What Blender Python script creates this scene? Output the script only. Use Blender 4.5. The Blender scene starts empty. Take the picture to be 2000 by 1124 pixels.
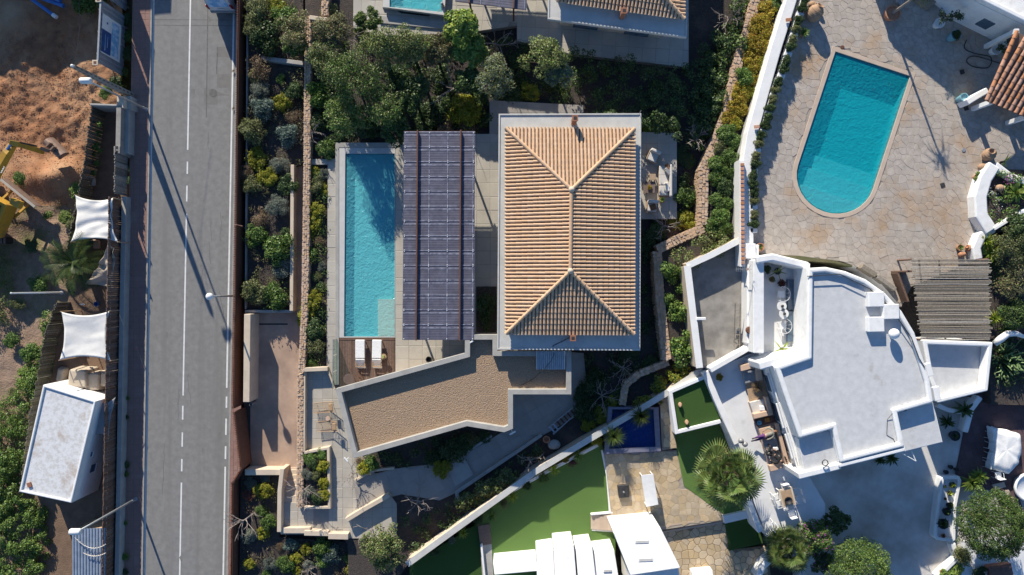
import bpy, bmesh, math, random
import numpy as np
from mathutils import Vector, Matrix

# ------------------------------------------------------------------ camera, sky, sun, exposure
SC = bpy.context.scene
COL = SC.collection
H, S = 49.0, 27.0            # camera height over the road in metres, photo pixels per metre at road level
camd = bpy.data.cameras.new('camera')
camd.sensor_width = 36.0
camd.lens = 36.0 * H / (2000.0 / S)
camd.clip_end = 3000.0
cam = bpy.data.objects.new('camera', camd)
COL.objects.link(cam)
cam.location = (0, 0, H)
SC.camera = cam

SUN_EL, SUN_AZ = math.radians(21.5), math.atan2(-0.345, 0.94)   # azimuth from +Y, clockwise
world = bpy.data.worlds.new('World')
SC.world = world
world.use_nodes = True
wn = world.node_tree.nodes
sky = wn.new('ShaderNodeTexSky')
sky.sky_type = 'NISHITA'
sky.sun_disc = False
sky.sun_elevation = SUN_EL
sky.sun_rotation = SUN_AZ
sky.altitude = 50
sky.air_density, sky.dust_density, sky.ozone_density = 1.0, 0.1, 6.0
bg = wn['Background']
bg.inputs['Strength'].default_value = 0.10
world.node_tree.links.new(sky.outputs[0], bg.inputs['Color'])

sund = bpy.data.lights.new('sun', 'SUN')
sund.energy = 5.0
sund.angle = math.radians(0.53)
sund.color = (1.0, 0.92, 0.78)
sun = bpy.data.objects.new('sun', sund)
COL.objects.link(sun)
sdir = Vector((math.sin(SUN_AZ) * math.cos(SUN_EL), math.cos(SUN_AZ) * math.cos(SUN_EL), math.sin(SUN_EL)))
sun.rotation_euler = sdir.to_track_quat('Z', 'Y').to_euler()
sun.location = (0, 0, 80)

SC.view_settings.view_transform = 'Standard'
SC.view_settings.look = 'None'
SC.view_settings.gamma = 1.0
SC.view_settings.use_curve_mapping = False
SC.view_settings.exposure = 0.65
SC.render.engine = 'CYCLES'
SC.cycles.max_bounces = 6
SC.cycles.transparent_max_bounces = 12
SC.cycles.caustics_reflective = False
SC.cycles.caustics_refractive = False
R = random.Random(7)
NR = np.random.default_rng(11)

# ------------------------------------------------------------------ helpers
def P(px, py, z=0.0):
    """photo pixel seen at height z -> world x, y"""
    k = (H - z) / H / S
    return ((px - 1000.0) * k, (562.0 - py) * k)

def P3(px, py, z=0.0):
    x, y = P(px, py, z)
    return Vector((x, y, z))

def PP(pts, z=0.0):
    return [P(a, b, z) for a, b in pts]

def area2(p):
    return sum(p[i][0] * p[(i + 1) % len(p)][1] - p[(i + 1) % len(p)][0] * p[i][1] for i in range(len(p)))

def ccw(p):
    return list(p) if area2(p) > 0 else list(p)[::-1]

def offset(poly, d):
    """inward offset of a ccw polygon (mitred)"""
    p = ccw(poly); n = len(p); out = []
    for i in range(n):
        a, b, c = Vector(p[i - 1]), Vector(p[i]), Vector(p[(i + 1) % n])
        e1, e2 = (b - a).normalized(), (c - b).normalized()
        n1, n2 = Vector((-e1.y, e1.x)), Vector((-e2.y, e2.x))
        m = n1 + n2
        m = m / max(0.25, m.length_squared) * 2.0
        out.append(tuple(b + m * d))
    return out

def inside(poly, x, y):
    r = False; n = len(poly)
    for i in range(n):
        x1, y1 = poly[i]; x2, y2 = poly[(i + 1) % n]
        if (y1 > y) != (y2 > y) and x < (x2 - x1) * (y - y1) / (y2 - y1) + x1:
            r = not r
    return r

def nearest_on(poly, x, y):
    best = None
    p = Vector((x, y))
    for i in range(len(poly)):
        a, b = Vector(poly[i]), Vector(poly[(i + 1) % len(poly)])
        e = b - a
        t = max(0, min(1, (p - a).dot(e) / max(1e-9, e.length_squared)))
        q = a + e * t
        d = (q - p).length
        if best is None or d < best[0]:
            best = (d, q)
    return best

ORG = {}
def tag(o, label=None, cat=None, group=None, kind=None):
    if label: o['label'] = label
    if cat: o['category'] = cat
    if group: o['group'] = group
    if kind: o['kind'] = kind
    return o

def thing(name, label, cat, loc=(0, 0, 0), rz=0, group=None):
    o = bpy.data.objects.new(name, None)
    o.empty_display_size = 0.2
    COL.objects.link(o)
    o.location = loc
    o.rotation_euler = (0, 0, rz)
    return tag(o, label, cat, group)

def link(name, me, parent=None, world=True):
    o = bpy.data.objects.new(name, me)
    COL.objects.link(o)
    if parent is not None:
        o.parent = parent
        if world:                      # mesh is in world coordinates: cancel the parents' offset
            t = Vector((0, 0, 0)); q = parent
            while q is not None:
                t += Vector(q.location); q = q.parent
            o.location = -t
    return o

class MB:
    def __init__(self):
        self.v, self.f, self.m, self.i = [], [], [], 0
    def add(self, vs, fs, mi=None):
        b = len(self.v)
        self.v.extend([tuple(x) for x in vs])
        self.f.extend([tuple(b + i for i in f) for f in fs])
        self.m.extend([self.i if mi is None else mi] * len(fs))
        return self
    def prism(self, poly, z0, z1, top=None):
        p = ccw(poly); n = len(p)
        t = p if top is None else top
        vs = [(x, y, z0) for x, y in p] + [(x, y, z1) for x, y in t]
        fs = [tuple(range(n))[::-1], tuple(range(n, 2 * n))]
        fs += [(i, (i + 1) % n, n + (i + 1) % n, n + i) for i in range(n)]
        return self.add(vs, fs)
    def ring(self, outer, inner, z0, z1):
        """wall ring between two polygons with matching corner counts (both ccw)"""
        n = len(outer)
        vs = [(x, y, z0) for x, y in outer] + [(x, y, z1) for x, y in outer] + [(x, y, z0) for x, y in inner] + [(x, y, z1) for x, y in inner]
        fs = []
        for i in range(n):
            j = (i + 1) % n
            fs += [(i, j, n + j, n + i), (n + i, n + j, 3 * n + j, 3 * n + i),
                   (2 * n + j, 2 * n + i, 3 * n + i, 3 * n + j), (j, i, 2 * n + i, 2 * n + j)]
        return self.add(vs, fs)
    def rim(self, poly, t, z0, z1):
        p = ccw(poly)
        return self.ring(p, offset(p, t), z0, z1)
    def box(self, c, s, rz=0.0, M=None):
        vs = []
        ca, sa = math.cos(rz), math.sin(rz)
        for dz in (-.5, .5):
            for dx, dy in ((-.5, -.5), (.5, -.5), (.5, .5), (-.5, .5)):
                x, y, z = dx * s[0], dy * s[1], dz * s[2]
                v = Vector((c[0] + x * ca - y * sa, c[1] + x * sa + y * ca, c[2] + z))
                vs.append(M @ v if M else v)
        return self.add(vs, [(3, 2, 1, 0), (4, 5, 6, 7), (0, 1, 5, 4), (1, 2, 6, 5), (2, 3, 7, 6), (3, 0, 4, 7)])
    def bar(self, a, b, w, h):
        """oriented box from a to b, width w sideways, height h"""
        a, b = Vector(a), Vector(b); d = (b - a).normalized()
        up = Vector((0, 0, 1)) if abs(d.z) < .99 else Vector((0, 1, 0))
        s = d.cross(up).normalized(); u = s.cross(d)
        vs = []
        for q in (a, b):
            for i, j in ((-1, -1), (1, -1), (1, 1), (-1, 1)):
                vs.append(q + s * (i * w / 2) + u * (j * h / 2))
        return self.add(vs, [(0, 1, 2, 3), (7, 6, 5, 4), (1, 0, 4, 5), (2, 1, 5, 6), (3, 2, 6, 7), (0, 3, 7, 4)])
    def tube(self, pts, r, n=6):
        pts = [Vector(p) for p in pts]
        rr = r if isinstance(r, (list, tuple)) else [r] * len(pts)
        vs, fs = [], []
        for i, p in enumerate(pts):
            d = (pts[min(i + 1, len(pts) - 1)] - pts[max(i - 1, 0)]).normalized()
            up = Vector((0, 0, 1)) if abs(d.z) < .9 else Vector((1, 0, 0))
            s = d.cross(up).normalized(); u = s.cross(d)
            for k in range(n):
                t = 2 * math.pi * k / n
                vs.append(p + (s * math.cos(t) + u * math.sin(t)) * rr[i])
        for i in range(len(pts) - 1):
            for k in range(n):
                a, b = i * n + k, i * n + (k + 1) % n
                fs.append((a, a + n, b + n, b))
        fs.append(tuple(range(n)))
        fs.append(tuple(range(len(vs) - 1, len(vs) - n - 1, -1)))
        return self.add(vs, fs)
    def lathe(self, prof, c=(0, 0, 0), n=16, sx=1, sy=1, M=None):
        vs, fs = [], []
        for r, z in prof:
            for k in range(n):
                t = 2 * math.pi * k / n
                v = Vector((r * math.cos(t) * sx, r * math.sin(t) * sy, z))
                if M: v = M @ v
                vs.append(v + Vector(c))
        m = len(prof)
        for i in range(m - 1):
            for k in range(n):
                a, b = i * n + k, i * n + (k + 1) % n
                fs.append((a, b, b + n, a + n))
        fs.append(tuple(range(n))[::-1])
        fs.append(tuple(range((m - 1) * n, m * n)))
        return self.add(vs, fs)
    def ball(self, c, r, n=12, sx=1, sy=1, sz=1, M=None):
        m = max(4, n // 2)
        pr = [(max(.001, math.sin(math.pi * i / m)) * r, -math.cos(math.pi * i / m) * r * sz) for i in range(m + 1)]
        return self.lathe(pr, c, n, sx, sy, M)
    def mesh(self, name, mats, smooth=False):
        me = bpy.data.meshes.new(name)
        me.from_pydata([tuple(v) for v in self.v], [], self.f)
        for m in (mats if isinstance(mats, (list, tuple)) else [mats]):
            me.materials.append(m)
        me.polygons.foreach_set('material_index', self.m)
        if smooth: me.polygons.foreach_set('use_smooth', [True] * len(me.polygons))
        me.update()
        return me
    def build(self, name, mats, parent=None, world=True, smooth=False, bevel=0, seg=2):
        o = link(name, self.mesh(name, mats, smooth), parent, world)
        if bevel:
            b = o.modifiers.new('bevel', 'BEVEL')
            b.width = bevel; b.segments = seg; b.limit_method = 'ANGLE'; b.angle_limit = math.radians(40)
        return o

def structure(name, mb, mat, parent=None, **k):
    o = mb.build(name, mat, parent, **k)
    if parent is None: o['kind'] = 'structure'
    return o

def copy_tree(o, parent=None):
    c = o.copy(); COL.objects.link(c); c.parent = parent
    for ch in o.children: copy_tree(ch, c)
    return c

# ------------------------------------------------------------------ materials
MATS = {}
def mat(name, c, rough=.8, c2=None, scale=1.5, detail=6, mix=(.35, .65), bump=0, bscale=30, spec=.3, metal=0,
        stain=None, sscale=.25, smix=(.55, .75), island=0, coat=0, smap=None):
    """procedural surface: base colour with a second tone by noise, an optional larger stain, fine relief"""
    m = bpy.data.materials.new(name); m.use_nodes = True
    nt = m.node_tree; N = nt.nodes; L = nt.links.new
    b = N['Principled BSDF']
    b.inputs['Roughness'].default_value = rough
    b.inputs['Specular IOR Level'].default_value = spec
    b.inputs['Metallic'].default_value = metal
    tc = N.new('ShaderNodeTexCoord')
    def noise(sc, det, mi, ma, mp=None):
        n = N.new('ShaderNodeTexNoise'); n.inputs['Scale'].default_value = sc; n.inputs['Detail'].default_value = det
        n.inputs['Roughness'].default_value = .62
        if mp:
            q = N.new('ShaderNodeMapping'); q.inputs['Scale'].default_value = mp; L(tc.outputs['Object'], q.inputs[0]); L(q.outputs[0], n.inputs['Vector'])
        else: L(tc.outputs['Object'], n.inputs['Vector'])
        r = N.new('ShaderNodeMapRange'); r.inputs[1].default_value = mi; r.inputs[2].default_value = ma
        L(n.outputs[0], r.inputs[0]); return r.outputs[0]
    def mixc(f, a, bb):
        x = N.new('ShaderNodeMix'); x.data_type = 'RGBA'
        L(f, x.inputs[0])
        if isinstance(a, tuple): x.inputs[6].default_value = (*a, 1)
        else: L(a, x.inputs[6])
        if isinstance(bb, tuple): x.inputs[7].default_value = (*bb, 1)
        else: L(bb, x.inputs[7])
        return x.outputs[2]
    if c2 is None: c2 = tuple(x * .82 for x in c)
    col = mixc(noise(scale, detail, *mix), c, c2)
    if stain: col = mixc(noise(sscale, 5, *smix, smap), col, stain)
    if island:
        g = N.new('ShaderNodeNewGeometry'); oi = N.new('ShaderNodeObjectInfo')
        ad = N.new('ShaderNodeMath'); ad.operation = 'ADD'; L(g.outputs['Random Per Island'], ad.inputs[0]); L(oi.outputs['Random'], ad.inputs[1])
        fr = N.new('ShaderNodeMath'); fr.operation = 'FRACT'; L(ad.outputs[0], fr.inputs[0])
        mr = N.new('ShaderNodeMapRange'); mr.inputs[3].default_value = 1 - island; mr.inputs[4].default_value = 1 + island
        L(fr.outputs[0], mr.inputs[0])
        hs = N.new('ShaderNodeHueSaturation'); L(col, hs.inputs['Color']); L(mr.outputs[0], hs.inputs['Value'])
        m2 = N.new('ShaderNodeMath'); m2.operation = 'MULTIPLY'; L(fr.outputs[0], m2.inputs[0]); m2.inputs[1].default_value = 7.31
        f2 = N.new('ShaderNodeMath'); f2.operation = 'FRACT'; L(m2.outputs[0], f2.inputs[0])
        mh = N.new('ShaderNodeMapRange'); mh.inputs[3].default_value = 1 - island; mh.inputs[4].default_value = 1 + island
        L(f2.outputs[0], mh.inputs[0]); L(mh.outputs[0], hs.inputs['Saturation'])
        col = hs.outputs[0]
    L(col, b.inputs['Base Color'])
    if coat: b.inputs['Coat Weight'].default_value = coat
    if bump:
        n = N.new('ShaderNodeTexNoise'); n.inputs['Scale'].default_value = bscale; n.inputs['Detail'].default_value = 4
        L(tc.outputs['Object'], n.inputs['Vector'])
        bp = N.new('ShaderNodeBump'); bp.inputs['Strength'].default_value = min(1, bump); bp.inputs['Distance'].default_value = .03 * max(1, bump)
        L(n.outputs[0], bp.inputs['Height']); L(bp.outputs[0], b.inputs['Normal'])
    MATS[name] = m
    return m

def leafmat(name, c, var=.45, trans=.3, hue=.03):
    m = bpy.data.materials.new(name); m.use_nodes = True
    nt = m.node_tree; N = nt.nodes; L = nt.links.new
    N.remove(N['Principled BSDF'])
    g = N.new('ShaderNodeNewGeometry'); oi = N.new('ShaderNodeObjectInfo')
    mr = N.new('ShaderNodeMapRange'); mr.inputs[3].default_value = 1 - var; mr.inputs[4].default_value = 1 + var
    L(g.outputs['Random Per Island'], mr.inputs[0])
    m1 = N.new('ShaderNodeMapRange'); m1.inputs[3].default_value = .8; m1.inputs[4].default_value = 1.2
    L(oi.outputs['Random'], m1.inputs[0])
    mu = N.new('ShaderNodeMath'); mu.operation = 'MULTIPLY'; L(mr.outputs[0], mu.inputs[0]); L(m1.outputs[0], mu.inputs[1])
    m2 = N.new('ShaderNodeMath'); m2.operation = 'MULTIPLY'; L(g.outputs['Random Per Island'], m2.inputs[0]); m2.inputs[1].default_value = 13.7
    f2 = N.new('ShaderNodeMath'); f2.operation = 'FRACT'; L(m2.outputs[0], f2.inputs[0])
    mh = N.new('ShaderNodeMapRange'); mh.inputs[3].default_value = .5 - hue; mh.inputs[4].default_value = .5 + hue
    L(f2.outputs[0], mh.inputs[0])
    hs = N.new('ShaderNodeHueSaturation'); hs.inputs['Color'].default_value = (*c, 1)
    L(mu.outputs[0], hs.inputs['Value']); L(mh.outputs[0], hs.inputs['Hue'])
    d = N.new('ShaderNodeBsdfDiffuse'); t = N.new('ShaderNodeBsdfTranslucent'); mx = N.new('ShaderNodeMixShader')
    gl = N.new('ShaderNodeBsdfGlossy'); gl.inputs['Roughness'].default_value = .45; gl.inputs['Color'].default_value = (1, 1, 1, 1)
    m3 = N.new('ShaderNodeMixShader'); m3.inputs[0].default_value = .02
    L(hs.outputs[0], d.inputs[0]); L(hs.outputs[0], t.inputs[0])
    mx.inputs[0].default_value = trans
    L(d.outputs[0], mx.inputs[1]); L(t.outputs[0], mx.inputs[2])
    L(mx.outputs[0], m3.inputs[1]); L(gl.outputs[0], m3.inputs[2])
    L(m3.outputs[0], N['Material Output'].inputs[0])
    MATS[name] = m
    return m

def watermat(name, tint, body, bodyf=.2, absorb=(.3, .8, .85), dens=.5, scale=5.0):
    m = bpy.data.materials.new(name); m.use_nodes = True
    nt = m.node_tree; N = nt.nodes; L = nt.links.new
    N.remove(N['Principled BSDF'])
    tc = N.new('ShaderNodeTexCoord')
    n = N.new('ShaderNodeTexNoise'); n.inputs['Scale'].default_value = scale; n.inputs['Detail'].default_value = 3
    n.inputs['Distortion'].default_value = 1.2
    L(tc.outputs['Object'], n.inputs['Vector'])
    bp = N.new('ShaderNodeBump'); bp.inputs['Strength'].default_value = 1; bp.inputs['Distance'].default_value = .11
    L(n.outputs[0], bp.inputs['Height'])
    tr = N.new('ShaderNodeBsdfTransparent'); tr.inputs[0].default_value = (*tint, 1)
    df = N.new('ShaderNodeBsdfDiffuse'); df.inputs[0].default_value = (*body, 1); L(bp.outputs[0], df.inputs['Normal'])
    gl = N.new('ShaderNodeBsdfGlossy'); gl.inputs['Roughness'].default_value = .05; L(bp.outputs[0], gl.inputs['Normal'])
    a = N.new('ShaderNodeMixShader'); a.inputs[0].default_value = bodyf
    L(tr.outputs[0], a.inputs[1]); L(df.outputs[0], a.inputs[2])
    b = N.new('ShaderNodeMixShader'); b.inputs[0].default_value = .02; L(a.outputs[0], b.inputs[1]); L(gl.outputs[0], b.inputs[2])
    L(b.outputs[0], N['Material Output'].inputs[0])
    v = N.new('ShaderNodeVolumeAbsorption'); v.inputs[0].default_value = (*absorb, 1); v.inputs[1].default_value = dens
    L(v.outputs[0], N['Material Output'].inputs[1])
    MATS[name] = m
    return m

def glassmat(name, tint=(.75, .85, .82), f=.25):
    m = bpy.data.materials.new(name); m.use_nodes = True
    nt = m.node_tree; N = nt.nodes; L = nt.links.new
    N.remove(N['Principled BSDF'])
    tr = N.new('ShaderNodeBsdfTransparent'); tr.inputs[0].default_value = (*tint, 1)
    gl = N.new('ShaderNodeBsdfGlossy'); gl.inputs['Roughness'].default_value = .05
    a = N.new('ShaderNodeMixShader'); a.inputs[0].default_value = f
    L(tr.outputs[0], a.inputs[1]); L(gl.outputs[0], a.inputs[2]); L(a.outputs[0], N['Material Output'].inputs[0])
    return m

ASPHALT = mat('asphalt', (.25, .245, .235), .9, (.20, .195, .187), 2.4, 10, bump=.5, bscale=60, stain=(.185, .18, .172), sscale=1.0, smix=(.5, .72), smap=(.9, .035, 1))
PATCH = mat('asphalt_patch', (.17, .165, .155), .9, (.21, .2, .185), 3, bump=.35, bscale=60)
SEAL = mat('tar_seal', (.1, .098, .095), .8, (.17, .16, .15), 3)
PAINT = mat('road_paint', (.72, .72, .7), .7, (.5, .5, .49), 3.5, 8, (.5, .8))
WALK = mat('pavement_red', (.30, .175, .145), .85, (.25, .15, .13), 4, bump=.4, bscale=25, stain=(.34, .24, .2), sscale=.5)
WALKGREY = mat('pavement_grey', (.3, .28, .26), .85, (.22, .2, .19), 4, bump=.4, bscale=25)
SLAB = mat('pale_slab', (.56, .55, .515), .85, (.48, .47, .44), 1.4, 8, bump=.25, bscale=30, stain=(.38, .37, .345), sscale=.9, smix=(.6, .85))
KERB = mat('kerb_concrete', (.36, .34, .32), .85, (.27, .26, .24), 3, bump=.3)
SOIL = mat('dark_soil', (.052, .044, .04), .95, (.09, .073, .063), 6, 9, (.4, .75), bump=1.5, bscale=14, stain=(.125, .092, .072), sscale=.5, smix=(.55, .75))
DIRT = mat('red_dirt', (.36, .17, .082), .95, (.22, .105, .055), 1.4, 10, (.35, .65), bump=1.6, bscale=9, stain=(.42, .26, .155), sscale=.22, smix=(.45, .7))
DIRTPALE = mat('dry_earth', (.36, .25, .18), .95, (.24, .16, .11), 2.2, 10, (.35, .65), bump=1.6, bscale=9, stain=(.16, .15, .07), sscale=.35, smix=(.5, .65))
YARD = mat('yard_earth', (.15, .10, .07), .95, (.21, .14, .095), 1.5, 8, bump=.8, bscale=12)
GROUND = mat('open_ground', (.14, .12, .07), .95, (.08, .09, .04), .5, 8, bump=1, bscale=5)
CONC = mat('concrete', (.40, .385, .355), .85, (.32, .305, .28), 1.2, 8, bump=.25, bscale=40, stain=(.26, .245, .225), sscale=.7, smix=(.58, .8))
CONCD = mat('concrete_weathered', (.32, .30, .27), .85, (.22, .205, .185), 1.5, 8, bump=.3, bscale=40, stain=(.17, .155, .14), sscale=.5)
CREAM = mat('cream_render', (.60, .50, .385), .85, (.53, .435, .33), 1.6, 7, bump=.2, bscale=50, stain=(.45, .37, .29), sscale=.6, smix=(.6, .85))
TERR = mat('terrace_tile', (.46, .425, .365), .65, (.40, .365, .31), 1.0, 6, stain=(.36, .33, .285), sscale=.4, smix=(.55, .8), spec=.4, island=.05)
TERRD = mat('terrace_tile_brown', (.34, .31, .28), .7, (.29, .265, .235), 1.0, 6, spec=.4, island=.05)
GROUT = mat('grout', (.33, .305, .265), .9)
DRIVE = mat('driveway_concrete', (.54, .385, .285), .75, (.43, .30, .22), 1.1, 8, bump=.25, bscale=40, stain=(.30, .215, .165), sscale=.22, smix=(.42, .62), spec=.4)
WHITE = mat('white_limewash', (.80, .79, .77), .8, (.73, .72, .7), 1.3, 7, bump=.35, bscale=18, stain=(.6, .58, .55), sscale=.9, smix=(.66, .9))
WROOF = mat('white_roof_coating', (.58, .585, .59), .8, (.50, .505, .51), 2.2, 10, bump=.3, bscale=14, stain=(.36, .30, .25), sscale=.75, smix=(.60, .80))
WHITEP = mat('white_floor_paint', (.72, .72, .72), .6, (.64, .64, .64), .9, 7, stain=(.5, .49, .47), sscale=.8, smix=(.6, .85))
WSMOOTH = mat('white_smooth_render', (.80, .795, .78), .8, (.72, .715, .70), 2.2, 9, bump=.25, bscale=16, stain=(.60, .58, .545), sscale=1.1, smix=(.58, .82))
ROOFOLD = mat('white_flaking_roof', (.68, .68, .68), .85, (.56, .54, .52), 3.5, 10, (.45, .6), bump=.6, bscale=22, stain=(.38, .27, .18), sscale=.42, smix=(.54, .68))
WOOD = mat('deck_wood', (.19, .125, .095), .7, (.14, .09, .07), 7, 6, island=.22)
WOODRED = mat('red_brown_wood', (.17, .075, .05), .7, (.11, .05, .035), 5, 6, island=.25)
WOODGREY = mat('weathered_reed', (.33, .295, .25), .85, (.21, .185, .155), 9, 6, island=.4)
WOODPALE = mat('pale_wood', (.45, .31, .19), .7, (.36, .24, .15), 8, 6, island=.1)
REED = mat('reed_screen', (.17, .155, .115), .9, (.10, .095, .07), 8, 6, island=.4)
TILE = mat('terracotta_tile', (.625, .42, .265), .85, (.53, .35, .22), 5, 6, island=.06, bump=.15, bscale=40)
TILERED = mat('red_terracotta_tile', (.50, .26, .16), .85, (.40, .20, .12), 5, 6, island=.18, bump=.15, bscale=40)
PAN = mat('terracotta_pan', (.26, .165, .115), .9, (.21, .13, .09), 4)
TERRA = mat('terracotta_pot', (.46, .23, .135), .85, (.37, .18, .1), 5, 6, bump=.15)
TERRAW = mat('old_terracotta', (.40, .26, .165), .9, (.30, .19, .12), 4, 7, bump=.2)
CHIM = mat('chimney_clay', (.33, .15, .09), .85, (.25, .11, .07), 5)
GRAVEL = mat('roof_gravel', (.40, .285, .19), .95, (.28, .195, .13), 22, 8, (.35, .65), bump=2.2, bscale=13, stain=(.33, .23, .155), sscale=.5)
STONE = mat('wall_stone', (.55, .395, .275), .9, (.46, .325, .225), 4, 7, island=.16, bump=.5, bscale=20)
FLAG = mat('pale_flagstone', (.46, .405, .35), .8, (.37, .32, .275), 2.6, 10, island=.07, bump=.25, bscale=25, stain=(.40, .27, .165), sscale=.3, smix=(.5, .72))
FLAGY = mat('ochre_flagstone', (.52, .41, .275), .8, (.44, .34, .22), 2.5, 8, island=.14, bump=.25, bscale=25)
MORTAR = mat('mortar', (.25, .20, .155), .9, (.32, .26, .2), 4)
MORTARD = mat('dark_mortar', (.17, .125, .085), .9, (.24, .18, .12), 4)
COPING = mat('pool_coping', (.52, .41, .32), .8, (.46, .36, .28), 2, 6, island=.06)
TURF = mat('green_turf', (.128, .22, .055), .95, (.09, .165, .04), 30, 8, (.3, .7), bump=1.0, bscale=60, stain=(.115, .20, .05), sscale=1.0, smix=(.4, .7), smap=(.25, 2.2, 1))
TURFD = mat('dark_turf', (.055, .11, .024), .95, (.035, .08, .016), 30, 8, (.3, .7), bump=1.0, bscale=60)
POLY = mat('pergola_sheet', (.085, .082, .112), .45, (.12, .115, .145), 3, 8, (.4, .7), spec=.5, stain=(.15, .15, .2), sscale=1.2, smix=(.5, .8))
POLYL = mat('pergola_sheet_lap', (.40, .41, .50), .45, (.12, .125, .18), 4, spec=.5)
RUST = mat('rusty_steel', (.16, .07, .045), .7, (.10, .05, .035), 6, 6)
STEEL = mat('galvanised_steel', (.45, .46, .47), .45, (.36, .37, .38), 4, metal=.6)
GREYM = mat('grey_metal', (.33, .33, .33), .5, (.27, .27, .27), 4, metal=.3)
DARK = mat('black_metal', (.03, .03, .032), .5, (.05, .05, .05), 4)
WMETAL = mat('white_metal', (.75, .75, .74), .4, (.68, .68, .67), 3, spec=.5)
CLOTH = mat('white_cloth', (.80, .80, .79), .9, (.74, .74, .73), 4, bump=.3, bscale=8)
SAIL = mat('shade_sail', (.74, .72, .68), .9, (.66, .64, .60), 2, bump=.2, bscale=6)
CANVAS = mat('beige_canvas', (.50, .42, .33), .9, (.42, .35, .27), 2.5, bump=.4, bscale=7)
CUSH = mat('light_cushion', (.62, .59, .55), .9, (.55, .52, .48), 3, bump=.15, bscale=30)
CUSHG = mat('grey_cushion', (.30, .30, .31), .9, (.26, .26, .27), 3, bump=.15, bscale=30)
PEACH = mat('peach_cushion', (.58, .41, .30), .9, (.52, .36, .26), 3, bump=.15, bscale=30)
BROWNC = mat('brown_cushion', (.24, .12, .06), .9)
YELL = mat('digger_yellow', (.52, .29, .03), .5, (.42, .23, .03), 3, 6, spec=.5, stain=(.22, .14, .06), sscale=.9)
BUCKET = mat('worn_steel', (.27, .19, .15), .6, (.20, .13, .10), 5, metal=.3)
BLUEP = mat('blue_paint', (.05, .16, .42), .5, (.04, .13, .36), 3)
NAVY = mat('navy_print', (.02, .05, .15), .5, (.03, .09, .26), 2.5)
SKYB = mat('light_blue_print', (.16, .38, .60), .5, (.55, .65, .75), 2.2, 6, (.45, .6))
CORR = mat('corrugated_steel', (.40, .43, .47), .45, (.31, .34, .38), 3, metal=.4)
CORRB = mat('blue_grey_corrugated', (.36, .42, .50), .5, (.28, .33, .40), 2.5, metal=.3)
POOLT = mat('pool_mosaic', (.32, .52, .54), .6, (.26, .45, .48), 4.5, 6, (.3, .7))
POOLD = mat('deep_pool_mosaic', (.09, .36, .40), .6, (.07, .30, .34), 4.5, 6, (.3, .7))
POOLB = mat('navy_mosaic', (.03, .15, .40), .6, (.02, .11, .32), 4.5)
POOLK = mat('blue_violet_tile', (.19, .185, .25), .6, (.15, .15, .21), 5, island=.2)
POOLSTEP = mat('pool_step', (.66, .63, .50), .7, (.60, .57, .46), 3)
RIMW = mat('pool_rim_white', (.55, .54, .52), .6, (.49, .48, .46), 2)
WATER = watermat('pool_water', (1, 1, 1), (.14, .58, .66), .34, (.0, .88, .93), .5, 3.0)
WATER2 = watermat('pool_water_deep', (1, 1, 1), (.012, .46, .55), .32, (.0, .90, .94), .85, 3.0)
WATERB = watermat('pool_water_navy', (.35, .55, .85), (.02, .08, .26), .2, (.2, .4, .8), .4, 3)
GLASS = glassmat('balustrade_glass', (.80, .88, .84), .18)
PANE = mat('window_glass', (.06, .10, .15), .08, (.09, .14, .19), 1, spec=.8)
BARK = mat('bark', (.16, .12, .09), .9, (.10, .075, .06), 8, bump=.5)
TWIG = mat('pale_bark', (.31, .26, .23), .9, (.22, .185, .165), 8)
SKIN = mat('skin', (.48, .29, .21), .6, (.44, .26, .19), 4)
HAIRD = mat('dark_hair', (.035, .022, .016), .6)
HAIRR = mat('auburn_hair', (.20, .09, .045), .6)
RUBBER = mat('rubber', (.025, .025, .025), .8)
CARW = mat('van_paint', (.62, .62, .61), .3, (.58, .58, .57), 2, spec=.5, coat=.5)
MAROON = mat('maroon_tile', (.12, .075, .078), .75, (.09, .058, .062), 1.2, 7, bump=.3, bscale=20, island=.12)
FLAGBED = mat('pale_mortar', (.40, .35, .295), .9, (.30, .255, .21), 4)
COURT = mat('limewashed_court', (.62, .60, .57), .85, (.44, .41, .38), .45, 9, (.38, .66), bump=.4, bscale=12, stain=(.33, .27, .22), sscale=.22, smix=(.46, .72))
BLACKC = mat('black_fabric', (.018, .018, .02), .9)
KHAKI = mat('khaki_fabric', (.30, .28, .23), .9, (.22, .21, .17), 9)
PURPLE = mat('purple_fabric', (.13, .05, .17), .9)
BLUEC = mat('blue_ceramic', (.10, .30, .38), .4, (.3, .5, .55), 6, spec=.5)

LEAF = {
 'olive': leafmat('leaf_olive', (.175, .19, .075)), 'silver': leafmat('leaf_silver', (.19, .215, .17), .3),
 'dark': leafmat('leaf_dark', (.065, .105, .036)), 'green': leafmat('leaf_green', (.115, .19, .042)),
 'yellow': leafmat('leaf_yellow', (.30, .30, .03), .4), 'gold': leafmat('leaf_gold', (.34, .26, .03), .55, .3, .05),
 'bright': leafmat('leaf_bright', (.19, .27, .06)), 'dry': leafmat('leaf_dry', (.23, .165, .10)),
 'red': leafmat('leaf_red', (.17, .07, .055)), 'palm': leafmat('leaf_palm', (.07, .105, .028), .35),
 'fan': leafmat('leaf_fan', (.115, .16, .042), .45), 'pink': leafmat('petal_pink', (.42, .10, .36), .3),
 'cactus': leafmat('leaf_cactus', (.20, .25, .10), .3, .05), 'blue': leafmat('leaf_blue', (.13, .18, .15), .3),
 'lime': leafmat('leaf_lime', (.30, .36, .05), .35), 'white': leafmat('petal_white', (.75, .75, .7), .1)}
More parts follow.
